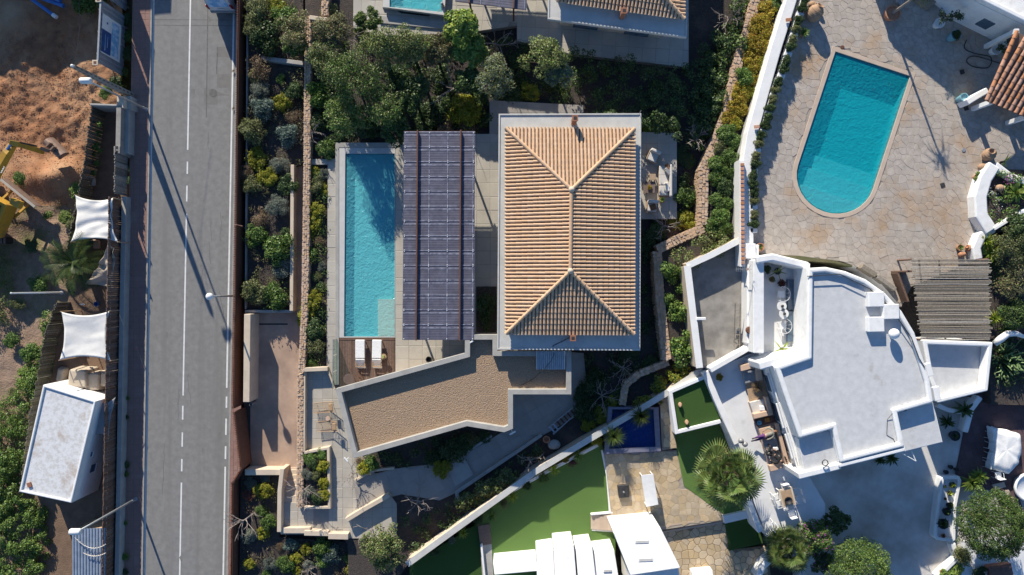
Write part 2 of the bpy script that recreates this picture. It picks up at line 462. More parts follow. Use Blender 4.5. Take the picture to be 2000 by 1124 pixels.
# ------------------------------------------------------------------ foliage tools
def quads_mesh(name, Q, mats, mi=None, extra=None):
    """Q: (n,4,3) array of quads; extra: MB whose faces use the material after the leaves"""
    n = len(Q)
    V = Q.reshape(-1, 3); nv = len(V); sizes = [4] * n; loops = list(range(nv)); midx = list(mi) if mi is not None else [0] * n
    if extra and extra.v:
        V = np.vstack([V, np.array(extra.v)])
        for f, m in zip(extra.f, extra.m):
            sizes.append(len(f)); loops.extend(nv + i for i in f); midx.append(m)
    me = bpy.data.meshes.new(name)
    me.vertices.add(len(V)); me.vertices.foreach_set('co', V.astype(np.float32).ravel())
    me.loops.add(len(loops)); me.loops.foreach_set('vertex_index', np.array(loops, dtype=np.int32))
    me.polygons.add(len(sizes))
    st = np.concatenate([[0], np.cumsum(sizes)[:-1]]).astype(np.int32)
    me.polygons.foreach_set('loop_start', st)
    me.polygons.foreach_set('loop_total', np.array(sizes, dtype=np.int32))
    for m in mats: me.materials.append(m)
    me.polygons.foreach_set('material_index', np.array(midx, dtype=np.int32))
    me.update(calc_edges=True)
    return me

def unit(a):
    return a / np.maximum(1e-9, np.linalg.norm(a, axis=1, keepdims=True))

def leaf_quads(C, N, L, W, rng, droop=0):
    """rhombic leaves at C with normals N, length L, width W"""
    n = len(C)
    t = unit(np.cross(N, unit(rng.normal(size=(n, 3)))))
    s = np.cross(N, t)
    L = (L * rng.uniform(.65, 1.25, n))[:, None]; W = (W * rng.uniform(.7, 1.2, n))[:, None]
    return np.stack([C - t * L / 2, C + s * W / 2, C + t * L / 2, C - s * W / 2], axis=1)

def clump_leaves(centres, radii, per, L, W, rng, flat=.75, upward=.5):
    out = []
    for c, r in zip(centres, radii):
        n = max(8, int(per * (r / np.mean(radii)) ** 2))
        d = unit(rng.normal(size=(n, 3)))
        d[:, 2] = np.where(rng.random(n) < .7, np.abs(d[:, 2]), d[:, 2])
        rr = r * rng.uniform(.45, 1.05, n)[:, None] ** .6
        p = np.array(c) + d * rr * np.array([1, 1, flat])
        nn = unit(d + rng.normal(size=(n, 3)) * .75 + np.array([0, 0, upward]))
        out.append(leaf_quads(p, nn, L, W, rng))
    return np.concatenate(out)

KINDS = {  # leaf length, width, clump count, clump radius, leaves per clump, flatness, height
 'olive': (.17, .075, 26, .36, 95, .75, .85), 'silver': (.15, .05, 24, .34, 110, .7, .75), 'dark': (.19, .12, 24, .38, 80, .75, .85),
 'green': (.20, .12, 24, .38, 85, .75, .85), 'yellow': (.16, .09, 34, .27, 75, .7, .75), 'gold': (.15, .09, 34, .27, 75, .7, .7),
 'bright': (.26, .16, 24, .38, 60, .75, .9), 'dry': (.14, .06, 20, .36, 50, .75, .8), 'red': (.16, .08, 22, .34, 70, .7, .6),
 'blue': (.17, .09, 24, .36, 85, .75, .8), 'lime': (.24, .14, 22, .36, 60, .7, .7)}
SH = {}
def shrub_mesh(kind, var):
    if (kind, var) in SH: return SH[kind, var]
    rng = np.random.default_rng(100 * var + sum(map(ord, kind)))
    L, W, nc, cr, per, flat, hh = KINDS[kind]; L *= .74; W *= .74; per = int(per * 1.6)
    cs, rs = [], []
    sx, sy = rng.uniform(.8, 1.05), rng.uniform(.8, 1.05)
    for i in range(nc):
        a = rng.uniform(0, 2 * np.pi); el = np.arcsin(rng.uniform(.0, 1)); r = rng.uniform(.45, .86) if i > 4 else rng.uniform(0, .4)
        cs.append((sx * r * np.cos(a) * np.cos(el), sy * r * np.sin(a) * np.cos(el), hh * (.35 + .62 * r * np.sin(el))))
        rs.append(cr * rng.uniform(.65, 1.2))
    Q = clump_leaves(cs, rs, per, L, W, rng, flat)
    # a few loose sprays that break the outline
    k = 90
    d = unit(rng.normal(size=(k, 3))); d[:, 2] = np.abs(d[:, 2])
    C = d * rng.uniform(.85, 1.2, k)[:, None] * np.array([sx, sy, hh * .9]) + np.array([0, 0, .15])
    Q = np.concatenate([Q, leaf_quads(C, unit(rng.normal(size=(k, 3)) + np.array([0, 0, .6])), L, W, rng)])
    st = MB(); st.i = 1
    for c in cs[::2]:
        st.tube([(c[0] * .1, c[1] * .1, -.1), (c[0] * .5, c[1] * .5, c[2] * .4), c], [.03, .022, .008], 4)
    SH[kind, var] = quads_mesh('shrub_' + kind, Q, [LEAF[kind], BARK], None, st)
    return SH[kind, var]

ORD = ['first', 'second', 'third', 'fourth', 'fifth', 'sixth', 'seventh', 'eighth', 'ninth', 'tenth', 'eleventh', 'twelfth', 'thirteenth', 'fourteenth', 'fifteenth', 'sixteenth']
DESC = {'olive': 'grey-green olive-leaved shrub', 'silver': 'silver-leaved shrub', 'dark': 'dark green shrub', 'green': 'green shrub', 'yellow': 'yellow-green mounded shrub',
        'gold': 'golden flowering shrub', 'bright': 'pale green large-leaved shrub', 'dry': 'dry brown shrub', 'red': 'reddish low shrub', 'blue': 'blue-green shrub', 'lime': 'lime green rosette shrub'}
def bed(where, z, rows, group=None):
    """rows of (px, py, radius px, kind[, height factor]); labels count shrubs of a kind from the top of the photo"""
    cnt = {}
    tot = {}
    for r in rows: tot[r[3]] = tot.get(r[3], 0) + 1
    for r in sorted(rows, key=lambda q: q[1]):
        px, py, rad, kind = r[:4]; hf = r[4] if len(r) > 4 else 1.0
        k = cnt.get(kind, 0); cnt[kind] = k + 1
        h = rad / S * .6 * hf
        o = link('shrub', shrub_mesh(kind, R.randrange(3)))
        x, y = P(px, py, z + h)
        o.location = (x, y, z)
        s = rad / S * 1.08
        o.scale = (s * R.uniform(.92, 1.08), s * R.uniform(.92, 1.08), s * hf * R.uniform(.9, 1.1))
        o.rotation_euler = (0, 0, R.uniform(0, 6.28))
        lab = DESC[kind] + ' ' + where if tot[kind] == 1 else '%s %s from the top %s' % (ORD[k], DESC[kind], where)
        tag(o, lab, 'shrub', group or 'shrubs ' + where)

def branch_tree(mb, base, h, spread, levels=4, r0=.07, seed=1, kids=(3, 5), lean=(0, 0), first=.35):
    rng = random.Random(seed); tips = []
    def grow(p, d, ln, r, lv):
        q = p + d * ln
        mid = p + d * (ln * .5) + Vector((rng.uniform(-1, 1), rng.uniform(-1, 1), rng.uniform(-1, 1))) * ln * .08
        mb.tube([p, mid, q], [max(r, .022), max(r * .85, .02), max(r * .65, .014)], 5 if lv < 2 else 3)
        tips.append((q, lv))
        if lv >= levels: return
        for _ in range(rng.randint(*kids)):
            s = Vector((rng.gauss(0, 1), rng.gauss(0, 1), rng.gauss(0, .5))).normalized()
            nd = (d * .75 + s * spread + Vector((0, 0, .12))).normalized()
            grow(p + (q - p) * rng.uniform(.55, 1), nd, ln * rng.uniform(.55, .85), r * .6, lv + 1)
    grow(Vector(base), Vector((lean[0], lean[1], 1)).normalized(), h * first, r0, 0)
    return tips

def bare_tree(px, py, z, h, label, seed, spread=.95, r0=.07, levels=4, lean=(0, 0), rad=None):
    h *= 1.1; r0 *= 1.0
    x, y = P(px, py, z + h * .7)
    t = thing('bare_tree', label, 'tree', (x, y, z), group='leafless trees')
    mb = MB(); rng = random.Random(seed); top = Vector((lean[0] * h * .3, lean[1] * h * .3, h * .42))
    for i in range(11):                               # crooked limbs fanning out, each forking twice
        a = i * 2.4 + rng.uniform(-.4, .4); el = rng.uniform(.15, 1.1); ln = h * rng.uniform(.38, .62)
        d = Vector((math.cos(a) * math.cos(el) + lean[0] * .6, math.sin(a) * math.cos(el) + lean[1] * .6, math.sin(el))).normalized(); p = top * rng.uniform(.7, 1)
        pts = [p]
        for k in range(4):
            d = (d + Vector((rng.gauss(0, .22), rng.gauss(0, .22), rng.gauss(0, .15)))).normalized(); pts.append(pts[-1] + d * ln / 4)
        mb.tube(pts, [r0 * .55, r0 * .42, r0 * .34, r0 * .26, .012], 4)
        for k in (2, 3, 3, 4):
            e = (d + Vector((rng.gauss(0, .7), rng.gauss(0, .7), rng.gauss(0, .4)))).normalized(); q = pts[k] + e * ln * rng.uniform(.2, .42)
            mb.tube([pts[k], pts[k].lerp(q, .5) + Vector((rng.gauss(0, .02), rng.gauss(0, .02), 0)), q], [r0 * .26, .016, .01], 3)
    tr = MB(); tr.tube([(0, 0, -.1), top * .55, top], [r0 * 1.1, r0 * .9, r0 * .7], 7)
    tr.build('trunk', TWIG, t, world=False); mb.build('branches', TWIG, t, world=False)
    return t

def leafy_tree(px, py, rad, z, h, kind, label, seed=1, leaf=(.15, .08), nc=46, per=110, ck=.30, flat=.8, group='garden trees', mixk=None, sparse=1.0, lean=(0, 0), name='tree', dome=False):
    """px,py: middle of the crown in the photo, rad: crown radius in photo pixels, h: height of crown middle over z"""
    x, y = P(px, py, z + h)
    R0 = rad / S * (H - z - h) / H
    rng = np.random.default_rng(seed)
    t = thing(name, label, 'tree', (x, y, z), group=group)
    cs, rs = [], []
    for i in range(nc):
        d = unit(rng.normal(size=(1, 3)))[0]
        d[2] = abs(d[2]) * .9 - .25
        r = rng.uniform(.35, .92) ** .8
        if dome:
            g = (i + .5) / nc; el = math.asin(1.12 * g - .12); d = np.array([math.cos(i * 2.4) * math.cos(el), math.sin(i * 2.4) * math.cos(el), math.sin(el)]); r = rng.uniform(.70, .92)
        cs.append((d[0] * r * R0, d[1] * r * R0, h + d[2] * r * R0 * flat)); rs.append(R0 * ck * rng.uniform(.8, 1.1) if dome else R0 * ck * rng.uniform(.55, 1.2))
    Q = clump_leaves(cs, rs, per * sparse, leaf[0], leaf[1], rng, .75)
    mi = None; mats = [LEAF[kind]]
    if mixk:
        mats.append(LEAF[mixk]); mi = (rng.random(len(Q)) < (.1 if mixk == 'pink' else .3)).astype(int).tolist()
    me = quads_mesh('crown', Q, mats, mi)
    link('crown', me, t, world=False)
    mb = MB()
    top = h - R0 * .2
    mb.tube([(0, 0, -.1), (lean[0] * .1, lean[1] * .1, top * .5), (0, 0, top)], [.05 + R0 * .05, .04 + R0 * .04, .03 + R0 * .025], 7)
    for c in cs[::2]:
        mb.tube([(0, 0, top * .6), (c[0] * .45, c[1] * .45, (top * .7 + c[2]) / 2), c], [.03 + R0 * .015, .025, .008], 4)
    mb.build('trunk', BARK, t, world=False)
    return t

def hedge(name, path, w, z, h, kind, label, seed, leaf=(.14, .09), dens=1.0, kind2=None, cat='hedge', group=None, amp=1.0, lumps=3.2, per=85):
    """clipped or loose hedge along a photo polyline: one leafy mass with its stems"""
    rng = np.random.default_rng(seed)
    pts = [P3(a, b, z + h * .6) for a, b in path]
    cs, rs = [], []
    for a, b in zip(pts[:-1], pts[1:]):
        ln = (b - a).length; e = (b - a).normalized(); s = Vector((-e.y, e.x, 0))
        for _ in range(int(ln * w * lumps * dens) + 1):
            q = a + e * rng.uniform(0, ln) + s * rng.uniform(-w / 2, w / 2)
            cs.append((q.x, q.y, z + h * rng.uniform(.35, .8) * rng.uniform(1 - .3 * amp, 1 + .25 * amp))); rs.append(rng.uniform(.22, .42) * min(1.2, max(.6, w)))
    Q = clump_leaves(cs, rs, per, leaf[0], leaf[1], rng, .75)
    mats, mi = [LEAF[kind]], None
    if kind2:
        mats.append(LEAF[kind2])
        mi = (rng.random(len(Q)) < .22).astype(int).tolist()
    o = link(name, quads_mesh(name, Q, mats + [BARK], mi))
    return tag(o, label, cat, group)

def cover(name, poly, z, h, kind, label, seed, leaf=(.14, .09), dens=2.6, kind2=None, per=80, cat='ground cover', stuff=True):
    """planting that reads as one mass over an area"""
    rng = np.random.default_rng(seed)
    pw = PP(poly, z + h * .5)
    xs = [p[0] for p in pw]; ys = [p[1] for p in pw]
    cs, rs = [], []
    n = int((max(xs) - min(xs)) * (max(ys) - min(ys)) * dens)
    for _ in range(n):
        x, y = rng.uniform(min(xs), max(xs)), rng.uniform(min(ys), max(ys))
        if not inside(pw, x, y): continue
        cs.append((x, y, z + h * rng.uniform(.2, .85))); rs.append(rng.uniform(.22, .45))
    Q = clump_leaves(cs, rs, per, leaf[0], leaf[1], rng, .7)
    mats, mi = [LEAF[kind]], None
    if kind2:
        mats.append(LEAF[kind2]); mi = (rng.random(len(Q)) < .25).astype(int).tolist()
    o = link(name, quads_mesh(name, Q, mats, mi))
    return tag(o, label, cat, kind='stuff' if stuff else None)

def spiky(mb_Q, c, n, L, W, rng, up=.2, curve=.15):
    """rosette of stiff leaves: each leaf two quads"""
    for _ in range(n):
        a = rng.uniform(0, 2 * np.pi); el = rng.uniform(up - .5, 1.35)
        d = np.array([np.cos(a) * np.cos(el), np.sin(a) * np.cos(el), np.sin(el)])
        s = np.array([-np.sin(a), np.cos(a), 0]); l = L * rng.uniform(.75, 1.1)
        p0 = np.array(c); p1 = p0 + d * l * .55; p2 = p0 + d * l + np.array([0, 0, -curve * l * np.cos(el)])
        mb_Q.append([p0 - s * W / 2, p0 + s * W / 2, p1 + s * W * .45, p1 - s * W * .45])
        mb_Q.append([p1 - s * W * .45, p1 + s * W * .45, p2 + s * W * .04, p2 - s * W * .04])

def rosette(px, py, z, r, label, kind='blue', n=140, name='yucca', cat='yucca', W=.05, trunk=.5, group=None, seed=3, up=.1):
    rng = np.random.default_rng(seed)
    x, y = P(px, py, z + trunk)
    t = thing(name, label, cat, (x, y, z), group=group)
    Q = []; spiky(Q, (0, 0, trunk), n, r, W, rng, up)
    link('leaves', quads_mesh('leaves', np.array(Q), [LEAF[kind]]), t, world=False)
    m = MB(); m.tube([(0, 0, -.05), (0, 0, trunk)], [.09, .07], 8); m.build('trunk', BARK, t, world=False)
    return t

def feather_palm(px, py, z, h, r, label, seed=5, n=46):
    rng = np.random.default_rng(seed)
    x, y = P(px, py, z + h)
    t = thing('date_palm', label, 'palm', (x, y, z))
    Q = []
    mb = MB()
    for i in range(n):
        a = i * 2.399 + rng.uniform(-.2, .2); el = np.interp(i, [0, n - 1], [1.25, -.15]) + rng.uniform(-.12, .12)
        L = r * rng.uniform(.85, 1.15) * (1.0 if i > 8 else .75)
        pts = []
        for s in np.linspace(0, 1, 15):
            e = el - 1.0 * s ** 1.6
            if not pts: pts.append(np.array([0, 0, h - .1])); continue
            pts.append(pts[-1] + np.array([np.cos(a) * np.cos(e), np.sin(a) * np.cos(e), np.sin(e)]) * L / 14)
        mb.tube([tuple(p) for p in pts[::2]], [.03 * (1 - .8 * k / 7) for k in range(8)], 3)
        side = np.array([-np.sin(a), np.cos(a), 0])
        for k in range(2, 15):
            d = pts[k] - pts[k - 1]; d /= np.linalg.norm(d)
            ll = .42 * r / 2 * np.sin(np.pi * min(1, .18 + k / 15 * .8)) + .1
            for sg in (-1, 1):
                for u in (0, .5):
                    p = pts[k] - d * u * L / 14
                    v = d * .55 + side * sg * .8 + np.array([0, 0, .18 - .1 * u]); v /= np.linalg.norm(v)
                    w = np.cross(v, np.array([0, 0, 1.])); w = w / max(1e-6, np.linalg.norm(w)) * .022
                    q = p + v * ll * rng.uniform(.8, 1.1)
                    Q.append([p - w, p + w, q + w * .3, q - w * .3])
    link('fronds', quads_mesh('fronds', np.array(Q), [LEAF['palm']]), t, world=False)
    mb.build('frond_stalks', LEAF['palm'], t, world=False)
    m = MB(); m.tube([(0, 0, -.2), (.04, .02, h * .5), (0, 0, h)], [.28, .24, .2], 10); m.build('trunk', BARK, t, world=False)
    return t

def fan_palm(px, py, z, h, r, label, seed=5, n=44, skirt=14):
    rng = np.random.default_rng(seed)
    x, y = P(px, py, z + h)
    t = thing('fan_palm', label, 'palm', (x, y, z))
    Q = []; mi = []; mb = MB()
    for i in range(n + skirt):
        a = i * 2.399 + rng.uniform(-.25, .25)
        dead = i >= n
        el = np.interp(min(i, n), [0, n], [1.3, -.05]) + rng.uniform(-.1, .1) if not dead else rng.uniform(-1.2, -.6)
        pl = r * .58 * rng.uniform(.75, 1.2) * (.6 if dead else 1)
        d = np.array([np.cos(a) * np.cos(el), np.sin(a) * np.cos(el), np.sin(el)])
        c = np.array([0, 0, h]) + d * pl + np.array([0, 0, -.1 * pl])
        mb.tube([(0, 0, h - .05), tuple(c)], [.03, .018], 3)
        side = np.array([-np.sin(a), np.cos(a), 0]); up = np.cross(d, side); nrm = np.cross(d, side)
        fl = r * .46 * rng.uniform(.8, 1.15)
        m = 22
        for k in range(m):
            th = (k / (m - 1) - .5) * 3.9
            v = d * np.cos(th) + side * np.sin(th) + nrm * (.12 * np.cos(3 * th)) + np.array([0, 0, -.12])
            v /= np.linalg.norm(v)
            w = np.cross(v, nrm); w = w / max(1e-6, np.linalg.norm(w)) * fl * .05
            p1 = c + v * fl * .62; tip = c + v * fl * rng.uniform(.9, 1.08) + np.array([0, 0, -.22 * fl])
            Q.append([c - w * .1, c + w * .1, p1 + w, p1 - w]); Q.append([p1 - w, p1 + w, tip + w * .1, tip - w * .1])
            mi += [1 if dead else 0] * 2
    link('fronds', quads_mesh('fronds', np.array(Q), [LEAF['fan'], LEAF['dry']], mi), t, world=False)
    mb.build('frond_stalks', LEAF['fan'], t, world=False)
    m = MB(); m.tube([(0, 0, -.2), (.03, .05, h * .5), (0, 0, h)], [.26, .2, .17], 10); m.build('trunk', BARK, t, world=False)
    return t

# ------------------------------------------------------------------ roof tiles
def unit_tile(smooth=True):
    mb = MB(); n = 6; vs = []
    for x, k in ((0, 1.06), (1, .9)):
        for i in range(n + 1):
            a = math.pi * i / n
            vs.append((x, -math.cos(a) * .5 * k, math.sin(a) * .5 * k))
    fs = [(i, i + 1, n + 2 + i, n + 1 + i) for i in range(n)]
    fs = [f[::-1] for f in fs]
    mb.add(vs, fs)
    # lower lip, so that each course shows an edge
    vs2 = [(0, -math.cos(math.pi * i / n) * .53, math.sin(math.pi * i / n) * .53) for i in range(n + 1)] + [(0, -math.cos(math.pi * i / n) * .40, math.sin(math.pi * i / n) * .40) for i in range(n + 1)]
    mb.add(vs2, [(i, i + 1, n + 2 + i, n + 1 + i) for i in range(n)])
    return mb
TM = {}
def tile_mesh(m):
    if m.name not in TM: TM[m.name] = unit_tile().mesh('roof_tile', m)
    return TM[m.name]

def face_tiles(poly, up_hint, pitch=.238, expo=.38, hgt=.62):
    """poly: 3D eave corners A, B then upper corners; returns matrices of barrel tiles laid up the slope"""
    A, B = Vector(poly[0]), Vector(poly[1])
    w = (B - A).normalized()
    n = (B - A).cross(Vector(poly[2]) - A).normalized()
    if n.z < 0: n = -n
    u = n.cross(w)
    if (Vector(poly[2]) - A).dot(u) < 0: u = -u
    q = [((Vector(p) - A).dot(w), (Vector(p) - A).dot(u)) for p in poly]
    W = (B - A).length; rows = max(1, round(W / pitch)); pt = W / rows
    out = []
    for i in range(rows):
        t = (i + .5) * pt
        hits = []
        for k in range(len(q)):
            (t1, u1), (t2, u2) = q[k], q[(k + 1) % len(q)]
            if (t1 - t) * (t2 - t) < 0: hits.append(u1 + (u2 - u1) * (t - t1) / (t2 - t1))
        if len(hits) < 2: continue
        u0, u1 = min(hits), max(hits)
        k = 0; s = u0 - .05
        while s < u1 - .08:
            l = min(expo * 1.14, u1 - s)
            c = A + w * (t + R.uniform(-.006, .006)) + u * s + n * .035
            X = (u * l - n * .03); Y = w * pt * .72; Z = n * pt * hgt
            out.append((c, X, Y, Z)); s += expo; k += 1
    return out

def place_tiles(parent, tiles, m, limit, centre, name='roof_tile'):
    """the nearest tiles as single objects, the remainder joined"""
    c = Vector(centre)
    tiles = sorted(tiles, key=lambda t: (t[0] - c).length)
    off = Vector((0, 0, 0)); q = parent
    while q is not None: off += Vector(q.location); q = q.parent
    me = tile_mesh(m)
    for o_, X, Y, Z in tiles[:limit]:
        o = bpy.data.objects.new(name, me); COL.objects.link(o); o.parent = parent
        M = Matrix(((X.x, Y.x, Z.x, o_.x - off.x), (X.y, Y.y, Z.y, o_.y - off.y), (X.z, Y.z, Z.z, o_.z - off.z), (0, 0, 0, 1)))
        o.matrix_local = M
    rest = tiles[limit:]
    if rest:
        base = unit_tile(); mb = MB()
        for o_, X, Y, Z in rest:
            mb.add([o_ + X * v[0] + Y * v[1] + Z * v[2] for v in base.v], base.f)
        o = mb.build('outer_roof_tiles', m, parent); o['kind'] = 'stuff'

def cap_line(parent, a, b, m, r=.15, ln=.42, name='ridge_tile'):
    a, b = Vector(a), Vector(b); d = b - a; k = max(1, round(d.length / ln)); d = d / k
    off = Vector((0, 0, 0)); q = parent
    while q is not None: off += Vector(q.location); q = q.parent
    dn = d.normalized(); s = Vector((-dn.y, dn.x, 0)).normalized(); n = dn.cross(s)
    if n.z < 0: n = -n
    me = tile_mesh(m)
    for i in range(k):
        o = bpy.data.objects.new(name, me); COL.objects.link(o); o.parent = parent
        c = a + d * i - off + n * .05; X = d * 1.1 - n * .03; Y = s * r * 2; Z = n * r * 2
        o.matrix_local = Matrix(((X.x, Y.x, Z.x, c.x), (X.y, Y.y, Z.y, c.y), (X.z, Y.z, Z.z, c.z), (0, 0, 0, 1)))

# ------------------------------------------------------------------ paving
def clip_half(poly, p, n):
    out = []
    m = len(poly)
    for i in range(m):
        a, b = poly[i], poly[(i + 1) % m]
        da = (a[0] - p[0]) * n[0] + (a[1] - p[1]) * n[1]; db = (b[0] - p[0]) * n[0] + (b[1] - p[1]) * n[1]
        if da <= 0: out.append(a)
        if da * db < 0:
            t = da / (da - db); out.append((a[0] + (b[0] - a[0]) * t, a[1] + (b[1] - a[1]) * t))
    return out

def voronoi(x0, x1, y0, y1, sp, rng):
    nx, ny = int((x1 - x0) / sp) + 2, int((y1 - y0) / sp) + 2
    pts = {(i, j): (x0 + (i + rng.uniform(-.42, .42)) * sp, y0 + (j + rng.uniform(-.42, .42)) * sp) for i in range(-2, nx + 2) for j in range(-2, ny + 2)}
    for i in range(nx):
        for j in range(ny):
            c = pts[i, j]
            poly = [(c[0] - 2 * sp, c[1] - 2 * sp), (c[0] + 2 * sp, c[1] - 2 * sp), (c[0] + 2 * sp, c[1] + 2 * sp), (c[0] - 2 * sp, c[1] + 2 * sp)]
            for a in range(-2, 3):
                for b in range(-2, 3):
                    if a or b:
                        q = pts.get((i + a, j + b))
                        if q: poly = clip_half(poly, ((c[0] + q[0]) / 2, (c[1] + q[1]) / 2), (q[0] - c[0], q[1] - c[1]))
            yield c, poly

def stone_prism(mb, poly, z, t, rng, bev=.012):
    p = ccw(poly)
    c = (sum(a for a, _ in p) / len(p), sum(b for _, b in p) / len(p))
    top = [(c[0] + (x - c[0]) * .95, c[1] + (y - c[1]) * .95) for x, y in p]
    dz = rng.uniform(-.006, .008)
    n = len(p)
    vs = [(x, y, z - t) for x, y in p] + [(x, y, z - .01 + dz) for x, y in p] + [(x, y, z + dz) for x, y in top]
    fs = [(i, (i + 1) % n, n + (i + 1) % n, n + i) for i in range(n)] + [(n + i, n + (i + 1) % n, 2 * n + (i + 1) % n, 2 * n + i) for i in range(n)]
    fs.append(tuple(range(2 * n, 3 * n)))
    mb.add(vs, fs)

def flagging(parent, zone, holes, sp, z, m, seed, limit=300, gap=.022, centre=None, name='paving_stone'):
    """crazy paving: irregular stones with recessed joints; the largest-showing ones single"""
    rng = random.Random(seed)
    xs = [p[0] for p in zone]; ys = [p[1] for p in zone]
    cells = []
    for c, poly in voronoi(min(xs), max(xs), min(ys), max(ys), sp, rng):
        if not inside(zone, *c) or any(inside(h, *c) for h in holes): continue
        cc = (sum(a for a, _ in poly) / len(poly), sum(b for _, b in poly) / len(poly))
        q = []
        for x, y in poly:
            d = math.hypot(x - cc[0], y - cc[1]); f = max(.3, 1 - gap / max(.01, d))
            x, y = cc[0] + (x - cc[0]) * f, cc[1] + (y - cc[1]) * f
            if not inside(zone, x, y): _, v = nearest_on(zone, x, y); x, y = v
            for h in holes:
                if inside(h, x, y): _, v = nearest_on(h, x, y); x, y = v
            q.append((x, y))
        a = abs(area2(q)) / 2
        if a > .008: cells.append((a, q, cc))
    if centre is not None: cells.sort(key=lambda c: math.hypot(c[2][0] - centre[0], c[2][1] - centre[1]))
    else: cells.sort(key=lambda c: -c[0])
    for a, q, _ in cells[:limit]:
        mb = MB(); stone_prism(mb, q, z, .035, rng); mb.build(name, m, parent)
    if cells[limit:]:
        mb = MB()
        for a, q, _ in cells[limit:]: stone_prism(mb, q, z, .035, rng)
        mb.build('outer_paving_stones', m, parent)['kind'] = 'stuff'

def slabs(parent, zone, sx, sy, z, m, rz=0.0, holes=(), limit=300, gap=.012, name='paving_slab', org=(0, 0)):
    """rectangular slabs with open joints, cut to the zone"""
    ca, sa = math.cos(rz), math.sin(rz)
    loc = [((x - org[0]) * ca + (y - org[1]) * sa, -(x - org[0]) * sa + (y - org[1]) * ca) for x, y in zone]
    i0, i1 = int(min(p[0] for p in loc) // sx), int(max(p[0] for p in loc) // sx)
    j0, j1 = int(min(p[1] for p in loc) // sy), int(max(p[1] for p in loc) // sy)
    done = []
    cv = ccw(loc); convex = all((Vector(cv[k]) - Vector(cv[k - 1])).cross(Vector(cv[(k + 1) % len(cv)]) - Vector(cv[k])) >= -1e-6 for k in range(len(cv)))
    for i in range(i0, i1 + 1):
        for j in range(j0, j1 + 1):
            q = [(i * sx + gap, j * sy + gap), ((i + 1) * sx - gap, j * sy + gap), ((i + 1) * sx - gap, (j + 1) * sy - gap), (i * sx + gap, (j + 1) * sy - gap)]
            if convex:
                for k in range(len(cv)):
                    a, b = cv[k], cv[(k + 1) % len(cv)]
                    q = clip_half(q, a, (b[1] - a[1], -(b[0] - a[0])))
                    if len(q) < 3: break
            else:
                q2 = []
                if sum(inside(loc, *v) for v in q) < 2: continue
                for v in q:
                    q2.append(v if inside(loc, *v) else tuple(nearest_on(loc, *v)[1]))
                q = q2
            if len(q) < 3 or abs(area2(q)) < .02: continue
            w = [(org[0] + x * ca - y * sa, org[1] + x * sa + y * ca) for x, y in q]
            c = (sum(a for a, _ in w) / len(w), sum(b for _, b in w) / len(w))
            if any(inside(h, *c) for h in holes): continue
            done.append(w)
    for w in done[:limit]:
        mb = MB(); stone_prism(mb, w, z, .03, R); mb.build(name, m, parent)
    if done[limit:]:
        mb = MB()
        for w in done[limit:]: stone_prism(mb, w, z, .03, R)
        mb.build('outer_' + name + 's', m, parent)['kind'] = 'stuff'

def stone_wall(name, label, path, w, z0, z1, seed, stone=.15, m=STONE, taper=0.08):
    """dry stone wall along a photo polyline: mortar core and a skin of uneven stones"""
    rng = random.Random(seed)
    pts = [P3(a, b, z1) for a, b in path]
    t = thing(name, label, 'wall', (pts[0].x, pts[0].y, z0))
    core = MB(); st = MB()
    for a, b in zip(pts[:-1], pts[1:]):
        a2, b2 = a.copy(), b.copy(); a2.z = b2.z = (z0 + z1 - .05) / 2
        core.bar(a2, b2, w * .9, z1 - z0 - .05)
        e = (b - a).normalized(); s = Vector((-e.y, e.x, 0)); ln = (b - a).length
        k = max(1, int(ln / stone))
        rows = max(2, int(w / stone + .5))
        for i in range(k):
            for j in range(rows):
                c = a + e * ((i + .5 + rng.uniform(-.25, .25)) * ln / k) + s * ((j + .5) / rows - .5 + rng.uniform(-.04, .04)) * w
                st.box((c.x, c.y, z1 - .06 + rng.uniform(-.025, .03)), (ln / k * rng.uniform(.75, 1.1), w / rows * rng.uniform(.75, 1.0), .12), math.atan2(e.y, e.x) + rng.uniform(-.3, .3))
            for sd in (-1, 1):
                nz = int((z1 - z0) / .22)
                for q in range(nz):
                    c = a + e * ((i + .5 + rng.uniform(-.25, .25)) * ln / k) + s * sd * (w * .5 - .02)
                    st.box((c.x, c.y, z0 + (q + .5) * (z1 - z0) / nz), (ln / k * rng.uniform(.7, 1.02), .1 + rng.uniform(0, .05), .2 * rng.uniform(.75, 1.05)), math.atan2(e.y, e.x) + rng.uniform(-.1, .1))
    core.build('core', m, t)
    st.build('stones', m, t)['kind'] = 'stuff'
    return t

def wall(name, label, path, w, z0, z1, m, cat='wall', bevel=.03, cap=None, group=None, z1b=None):
    """rendered wall along a photo polyline (pixels read at its top)"""
    pts = [P(a, b, z1) for a, b in path]
    L_, R_ = [], []
    for i, p in enumerate(pts):
        p = Vector(p)
        e1 = (p - Vector(pts[i - 1])).normalized() if i else None
        e2 = (Vector(pts[i + 1]) - p).normalized() if i < len(pts) - 1 else None
        e1 = e1 or e2; e2 = e2 or e1
        n = Vector((-e1.y, e1.x)) + Vector((-e2.y, e2.x)); n = n / max(.3, n.length_squared) * 2
        L_.append(tuple(p + n * w / 2)); R_.append(tuple(p - n * w / 2))
    mb = MB(); mb.prism(L_ + R_[::-1], z0, z1)
    if z1b is not None:                    # sloping top: last point at z1b
        n = len(mb.v) // 2; k = len(pts)
        for i in range(n, 2 * n):
            x, y, z = mb.v[i]
            d = [(Vector((x, y)) - Vector(p)).length for p in pts]; j = d.index(min(d)); f = j / (k - 1)
            mb.v[i] = (x, y, z1 + (z1b - z1) * f)
    o = mb.build(name, m, bevel=bevel)
    tag(o, label, cat, group)
    if cap:
        c = MB(); c.prism(offset(L_ + R_[::-1], -.03), z1 + .002, z1 + .05); c.build('coping', cap, o)
    return o
from mathutils import noise as mnoise
